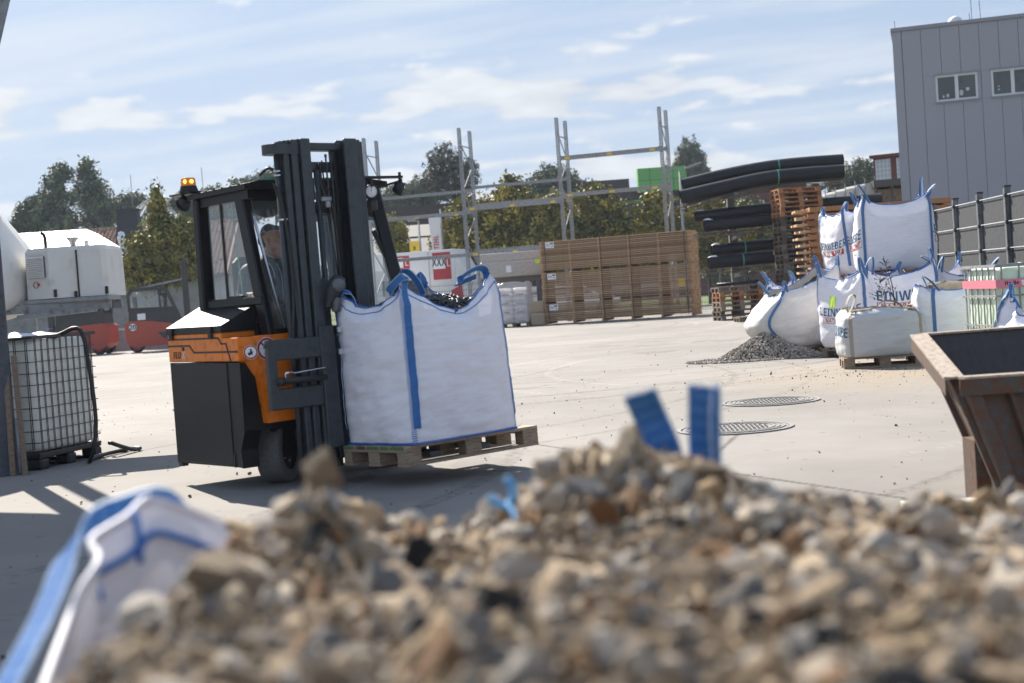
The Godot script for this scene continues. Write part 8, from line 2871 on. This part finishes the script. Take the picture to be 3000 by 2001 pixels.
func build_front_bag() -> void:
	var t := thing("gravel_bag", "open white bulk bag heaped with coarse beige gravel, blurred right in the foreground", "bulk bag")
	var nz := FastNoiseLite.new()
	nz.seed = 14; nz.frequency = 1.0
	# body of gravel
	var st := mb(true)
	var n := 44
	var x0 := -0.54; var x1 := 1.25; var z0 := -0.55; var z1 := -2.56
	var P := func(i: int, j: int):
		var x := lerpf(x0, x1, i / float(n)); var z := lerpf(z0, z1, j / float(n))
		return Vector3(x, heap_y(x, z, nz) - 0.03, z)
	for i in n:
		for j in n: quad(st, P.call(i, j), P.call(i + 1, j), P.call(i + 1, j + 1), P.call(i, j + 1))
	put(st, "gravel_core", M.grit_fill, t)
	var r := RandomNumberGenerator.new()
	r.seed = 15
	var cols := [Color(0.47, 0.37, 0.26), Color(0.52, 0.43, 0.32), Color(0.38, 0.29, 0.19), Color(0.56, 0.50, 0.42), Color(0.33, 0.31, 0.29), Color(0.24, 0.24, 0.245), Color(0.40, 0.38, 0.36), Color(0.50, 0.47, 0.43), Color(0.075, 0.077, 0.082), Color(0.66, 0.62, 0.56), Color(0.42, 0.32, 0.20), Color(0.49, 0.39, 0.28), Color(0.44, 0.34, 0.23), Color(0.30, 0.17, 0.08)]
	var lots := []
	for k in 6: lots.append([[], []])
	var step := 0.037
	var gx := int((x1 - x0) / step); var gz := int((z0 - z1) / step)
	for i in gx:
		for j in gz:
			for q in 2:
				if q == 1 and r.randf() < 0.72: continue
				var x := x0 + (i + r.randf()) * step; var z := z1 + (j + r.randf()) * step
				var s := r.randf_range(0.012, 0.026) if q == 0 else r.randf_range(0.024, 0.048)
				if z > -1.0 and r.randf() < 0.3: continue
				var lot: Array = lots[r.randi() % 6]
				lot[0].append(Transform3D(Basis.from_euler(Vector3(r.randf() * TAU, r.randf() * TAU, r.randf() * TAU)).scaled(Vector3.ONE * s), Vector3(x, heap_y(x, z, nz) - 0.006 + r.randf_range(-0.008, 0.010), z)))
				var c: Color = cols[r.randi() % cols.size()]
				if c.r < 0.1 and r.randf() < 0.4: c = cols[0]
				if c.r == 0.30 and c.b < 0.1 and r.randf() < 0.85: c = cols[1]
				lot[1].append(c * r.randf_range(1.35, 1.85))
	for k in 6:
		var mm := MultiMesh.new()
		mm.transform_format = MultiMesh.TRANSFORM_3D
		mm.use_colors = true
		mm.mesh = stone_mesh(200 + k, 0.34, [0.7, 0.55, 0.8, 0.6, 0.75, 0.5][k], 2)
		mm.instance_count = lots[k][0].size()
		for i in mm.instance_count:
			mm.set_instance_transform(i, lots[k][0][i]); mm.set_instance_color(i, lots[k][1][i])
		var o := MultiMeshInstance3D.new()
		o.name = numbered("gravel", t)
		o.multimesh = mm; o.material_override = M.stone
		o.set_meta("kind", "stuff")
		t.add_child(o)
	# sandy grit and broken chips between them
	var gm := MultiMesh.new()
	gm.transform_format = MultiMesh.TRANSFORM_3D
	gm.use_colors = true
	gm.mesh = stone_mesh(220, 0.4, 0.6, 0)
	gm.instance_count = 16000
	for i in 16000:
		var x := r.randf_range(x0, 0.95); var z := r.randf_range(-0.95, z1)
		var c: Color = cols[[0, 1, 2, 3, 10, 11, 12, 4][r.randi() % 8]]
		gm.set_instance_transform(i, Transform3D(Basis.from_euler(Vector3(r.randf() * TAU, r.randf() * TAU, r.randf() * TAU)).scaled(Vector3.ONE * r.randf_range(0.003, 0.0095)), Vector3(x, heap_y(x, z, nz) + r.randf_range(-0.014, 0.012), z)))
		gm.set_instance_color(i, c * r.randf_range(1.5, 1.95))
	var go := MultiMeshInstance3D.new()
	go.name = "grit"
	go.multimesh = gm; go.material_override = M.stone
	go.set_meta("kind", "stuff")
	t.add_child(go)
	# stones large enough to be picked out
	for q in [[Vector3(-0.283, 1.055, -2.0), 0.045, Color(0.40, 0.29, 0.19), 301, "large pale brown stone perched on the left crest of the gravel"], [Vector3(-0.16, 0.93, -2.05), 0.040, Color(0.022, 0.023, 0.027), 302, "black stone in the hollow between the two gravel crests"], [Vector3(0.115, 0.975, -2.02), 0.032, Color(0.36, 0.16, 0.05), 303, "rusty orange stone below the right crest of the gravel"], [Vector3(-0.03, 0.985, -1.42), 0.042, Color(0.06, 0.063, 0.07), 304, "dark slate stone in the middle of the foreground gravel"], [Vector3(-0.335, 0.985, -1.62), 0.060, Color(0.46, 0.36, 0.25), 305, "broad beige stone slab on the left shoulder of the gravel"], [Vector3(-0.20, 0.955, -1.95), 0.030, Color(0.80, 0.76, 0.70), 306, "bright cream stone left of the black one"], [Vector3(0.23, 1.0, -2.05), 0.042, Color(0.25, 0.26, 0.27), 307, "rounded grey stone below the right crest"], [Vector3(0.18, 1.025, -2.3), 0.045, Color(0.50, 0.42, 0.31), 308, "tan stone on top of the right crest before the blue straps"], [Vector3(0.285, 0.99, -2.22), 0.05, Color(0.27, 0.20, 0.13), 309, "dark brown stone on the right flank of the right crest"]]:
		var m: StandardMaterial3D = M.stone.duplicate()
		m.vertex_color_use_as_albedo = false
		m.albedo_color = (q[2] as Color).linear_to_srgb()
		var o := put(stone_mesh(q[3], 0.32, 0.72, 4), "stone", m, null, q[0], Basis.from_euler(Vector3(q[3], q[3] * 0.7, q[3] * 1.3)).scaled(Vector3.ONE * q[1]))
		tag(o, q[4], "stone")
	# cloth: the rumpled far-left corner standing above the gravel, and the plain walls below it
	var cl := mb(true)
	var T := spline([Vector3(-0.585, 0.86, -1.66), Vector3(-0.61, 0.915, -1.88), Vector3(-0.60, 0.945, -1.91), Vector3(-0.588, 0.972, -1.95), Vector3(-0.612, 0.992, -2.0), Vector3(-0.58, 1.012, -2.08), Vector3(-0.56, 1.03, -2.12), Vector3(-0.53, 1.012, -2.16), Vector3(-0.505, 0.99, -2.2), Vector3(-0.46, 0.955, -2.26), Vector3(-0.36, 0.90, -2.38)], 60)
	var rows := []
	for i in 61:
		var row := []
		var f := i / 60.0
		for k in 13:
			var v := k / 12.0
			var q: Vector3 = T[i]
			q.y -= v * 0.22
			q += Vector3(-0.02 + 0.05 * f, 0, 0.03 * f) * sin(v * 2.6) + Vector3(0.7, 0, 0.7) * (0.012 * sin(f * 26.0 + v * 3.0) * v + 0.010 * nz.get_noise_2d(f * 9.0, v * 4.0))
			row.append(q)
		rows.append(row)
	for i in 60:
		for k in 12: quad(cl, rows[i][k], rows[i + 1][k], rows[i + 1][k + 1], rows[i][k + 1])
	for w in [[Vector3(-0.36, 0, -2.60), Vector3(1.35, 0, -2.62), 0.86], [Vector3(1.35, 0, -2.62), Vector3(1.35, 0, -0.5), 0.86], [Vector3(1.35, 0, -0.5), Vector3(-0.545, 0, -0.5), 0.86], [Vector3(-0.545, 0, -0.5), Vector3(-0.585, 0, -1.7), 0.86], [Vector3(-0.585, 0, -1.7), Vector3(-0.62, 0, -2.1), 0.82], [Vector3(-0.62, 0, -2.1), Vector3(-0.36, 0, -2.6), 0.82]]:
		quad(cl, w[0], w[1], w[1] + Vector3(0, w[2], 0), w[0] + Vector3(0, w[2], 0))
	put(cl, "cloth", M.bag_white, t)
	var hm := mb(true)
	ribbon(hm, T, [Vector3(0, 1, 0)], 0.010, 0.008)
	put(hm, "rim_hem", M.bag_white, t)
	var th := mb(true)
	var l1 := []
	for i in range(22, 56): l1.append(rows[i][3] + Vector3(0.006, 0.006, 0.008))
	ribbon(th, l1, [Vector3.UP], 0.009, 0.004)
	ribbon(th, [T[33] + Vector3(0.006, 0.0, 0.012), rows[33][2] + Vector3(0.006, 0, 0.012), rows[33][4] + Vector3(0.006, 0, 0.014)], [Vector3.RIGHT], 0.009, 0.004)
	put(th, "blue_seam", M.blue_thread, t)
	# the loop that hangs over the corner and down outside
	var b1 := mb()
	var run := spline([Vector3(-0.53, 0.95, -2.22), Vector3(-0.555, 1.012, -2.19), Vector3(-0.60, 1.012, -2.15), Vector3(-0.645, 1.0, -2.10), Vector3(-0.665, 0.965, -2.05), Vector3(-0.668, 0.93, -2.0), Vector3(-0.678, 0.89, -1.95), Vector3(-0.692, 0.85, -1.9), Vector3(-0.71, 0.80, -1.85), Vector3(-0.72, 0.72, -1.82)], 40)
	var sd := []
	for k in run.size(): sd.append(Vector3(0.15, 1.0, 0.2).lerp(Vector3(0.9, 0.35, 0.35), smoothstep(0.25, 0.5, k / 40.0)))
	ribbon(b1, run, sd, 0.050, 0.005, 5.0)
	put(b1, "hanging_loop", M.blue_strap, t)
	# two cut strap ends standing behind the right crest
	var s1 := mb()
	ribbon(s1, spline([Vector3(0.262, 0.95, -2.52), Vector3(0.256, 1.0, -2.505), Vector3(0.236, 1.06, -2.515), Vector3(0.217, 1.108, -2.49)], 16), [Vector3(1, 0.16, 0.2)], 0.060, 0.005, 5.0)
	var se1 := put(s1, "strap_end", M.blue_strap, t)
	frayed(se1, Vector3(0.217, 1.108, -2.49), Vector3(1, 0.16, 0.2).normalized(), 0.060, r)
	var s2 := mb()
	ribbon(s2, spline([Vector3(0.325, 0.92, -2.5), Vector3(0.326, 1.0, -2.5), Vector3(0.328, 1.06, -2.49), Vector3(0.330, 1.112, -2.48)], 12), [Vector3(0.72, 0.1, 0.65)], 0.066, 0.005, 5.0)
	ribbon(s2, spline([Vector3(0.35, 0.93, -2.51), Vector3(0.345, 1.0, -2.51), Vector3(0.345, 1.06, -2.50), Vector3(0.350, 1.112, -2.49)], 12), [Vector3(0.35, 0.1, -0.9)], 0.05, 0.005, 5.0)
	var se2 := put(s2, "strap_end", M.blue_strap, t)
	frayed(se2, Vector3(0.330, 1.112, -2.48), Vector3(0.72, 0.1, 0.65).normalized(), 0.066, r)
	var cd := mb(true)
	tube(cd, spline([Vector3(-0.055, 0.972, -2.3), Vector3(-0.045, 0.962, -2.3), Vector3(-0.03, 0.955, -2.3), Vector3(-0.018, 0.962, -2.3), Vector3(-0.015, 0.985, -2.3), Vector3(-0.026, 1.0, -2.3)], 24), 0.0065, 8)
	tube(cd, spline([Vector3(-0.03, 0.955, -2.3), Vector3(-0.015, 0.945, -2.28), Vector3(-0.01, 0.92, -2.25)], 10), 0.006, 8)
	var cm := mat("light_blue_cord", lin(0.10, 0.36, 0.68), 0.6)
	tag(put(cd, "cord_end", cm), "curled end of light blue cord sticking out between the gravel crests", "cord")


func frayed(parent: Node, at: Vector3, side: Vector3, w: float, r: RandomNumberGenerator) -> void:
	var st := mb()
	for k in 60:
		var p := at + side * r.randf_range(-0.5, 0.5) * w + Vector3(0, -0.003, 0)
		bar(st, p, p + Vector3(r.randf_range(-0.004, 0.004), r.randf_range(0.002, 0.012), r.randf_range(-0.004, 0.004)), 0.0014, 0.0014)
	var m := put(st, "frayed_threads", M.white_print, parent)
	m.set_meta("kind", "stuff")


# ---------- manhole covers, crumbs ----------
func build_small() -> void:
	var cast := mat("cast_iron", lin(0.20, 0.195, 0.188), 0.7)
	for q in [[Vector3(2.60, 0, -14.52), "round cast manhole cover, the farther of the two in the yard"], [Vector3(1.86, 0, -12.18), "round cast manhole cover, the nearer one behind the blue strap ends"]]:
		var t := thing("manhole_cover", q[1], "manhole cover", q[0], 0.4, "manhole covers in the yard")
		var rg := mb()
		lathe(rg, [Vector2(0.50, 0.001), Vector2(0.50, 0.012), Vector2(0.465, 0.012), Vector2(0.462, 0.002)], 48)
		put(rg, "frame_ring", cast, t)
		var ds := mb()
		lathe(ds, [Vector2(0.45, 0.002), Vector2(0.45, 0.008), Vector2(0, 0.008)], 48)
		for k in 3: lathe(ds, [Vector2(0.43 - k * 0.045, 0.008), Vector2(0.43 - k * 0.045, 0.016), Vector2(0.41 - k * 0.045, 0.016), Vector2(0.41 - k * 0.045, 0.008)], 40)
		put(ds, "cover_disc", cast, t)
		var kn := mb()
		for x in range(-7, 8):
			for z in range(-7, 8):
				var v := Vector2(x + (0.5 if z % 2 else 0.0), z) * 0.042
				if v.length() < 0.285: box(kn, Vector3(v.x, 0.0125, v.y), Vector3(0.022, 0.009, 0.012), Basis(Vector3.UP, 0.785 if (x + z) % 2 else -0.785))
		var km := put(kn, "knobs", cast, t)
		km.set_meta("kind", "stuff")
	# crumbs of stone lying about
	var r := RandomNumberGenerator.new()
	r.seed = 61
	var mm := MultiMesh.new()
	mm.transform_format = MultiMesh.TRANSFORM_3D
	mm.use_colors = true
	mm.mesh = stone_mesh(9, 0.35, 0.7, 0)
	mm.instance_count = 1500
	for i in 1500:
		var x := r.randf_range(-6, 7); var z := -5.0 - pow(r.randf(), 1.4) * 24.0
		if i < 260:
			x = 4.6 + r.randfn(0, 0.9); z = -17.6 + r.randfn(0, 0.8)
		var s := r.randf_range(0.003, 0.009) if i % 9 else r.randf_range(0.008, 0.02)
		mm.set_instance_transform(i, Transform3D(Basis.from_euler(Vector3(r.randf() * 6, r.randf() * 6, r.randf() * 6)).scaled(Vector3.ONE * s), Vector3(x, s * 0.6, z)))
		var c := r.randf_range(0.07, 0.3)
		mm.set_instance_color(i, Color(c, c * 0.96, c * 0.9))
	var o := MultiMeshInstance3D.new()
	o.name = "loose_gravel"
	o.multimesh = mm; o.material_override = M.stone
	tag(o, "crumbs of stone scattered over the yard", "gravel", "", "stuff")
	add_child(o)
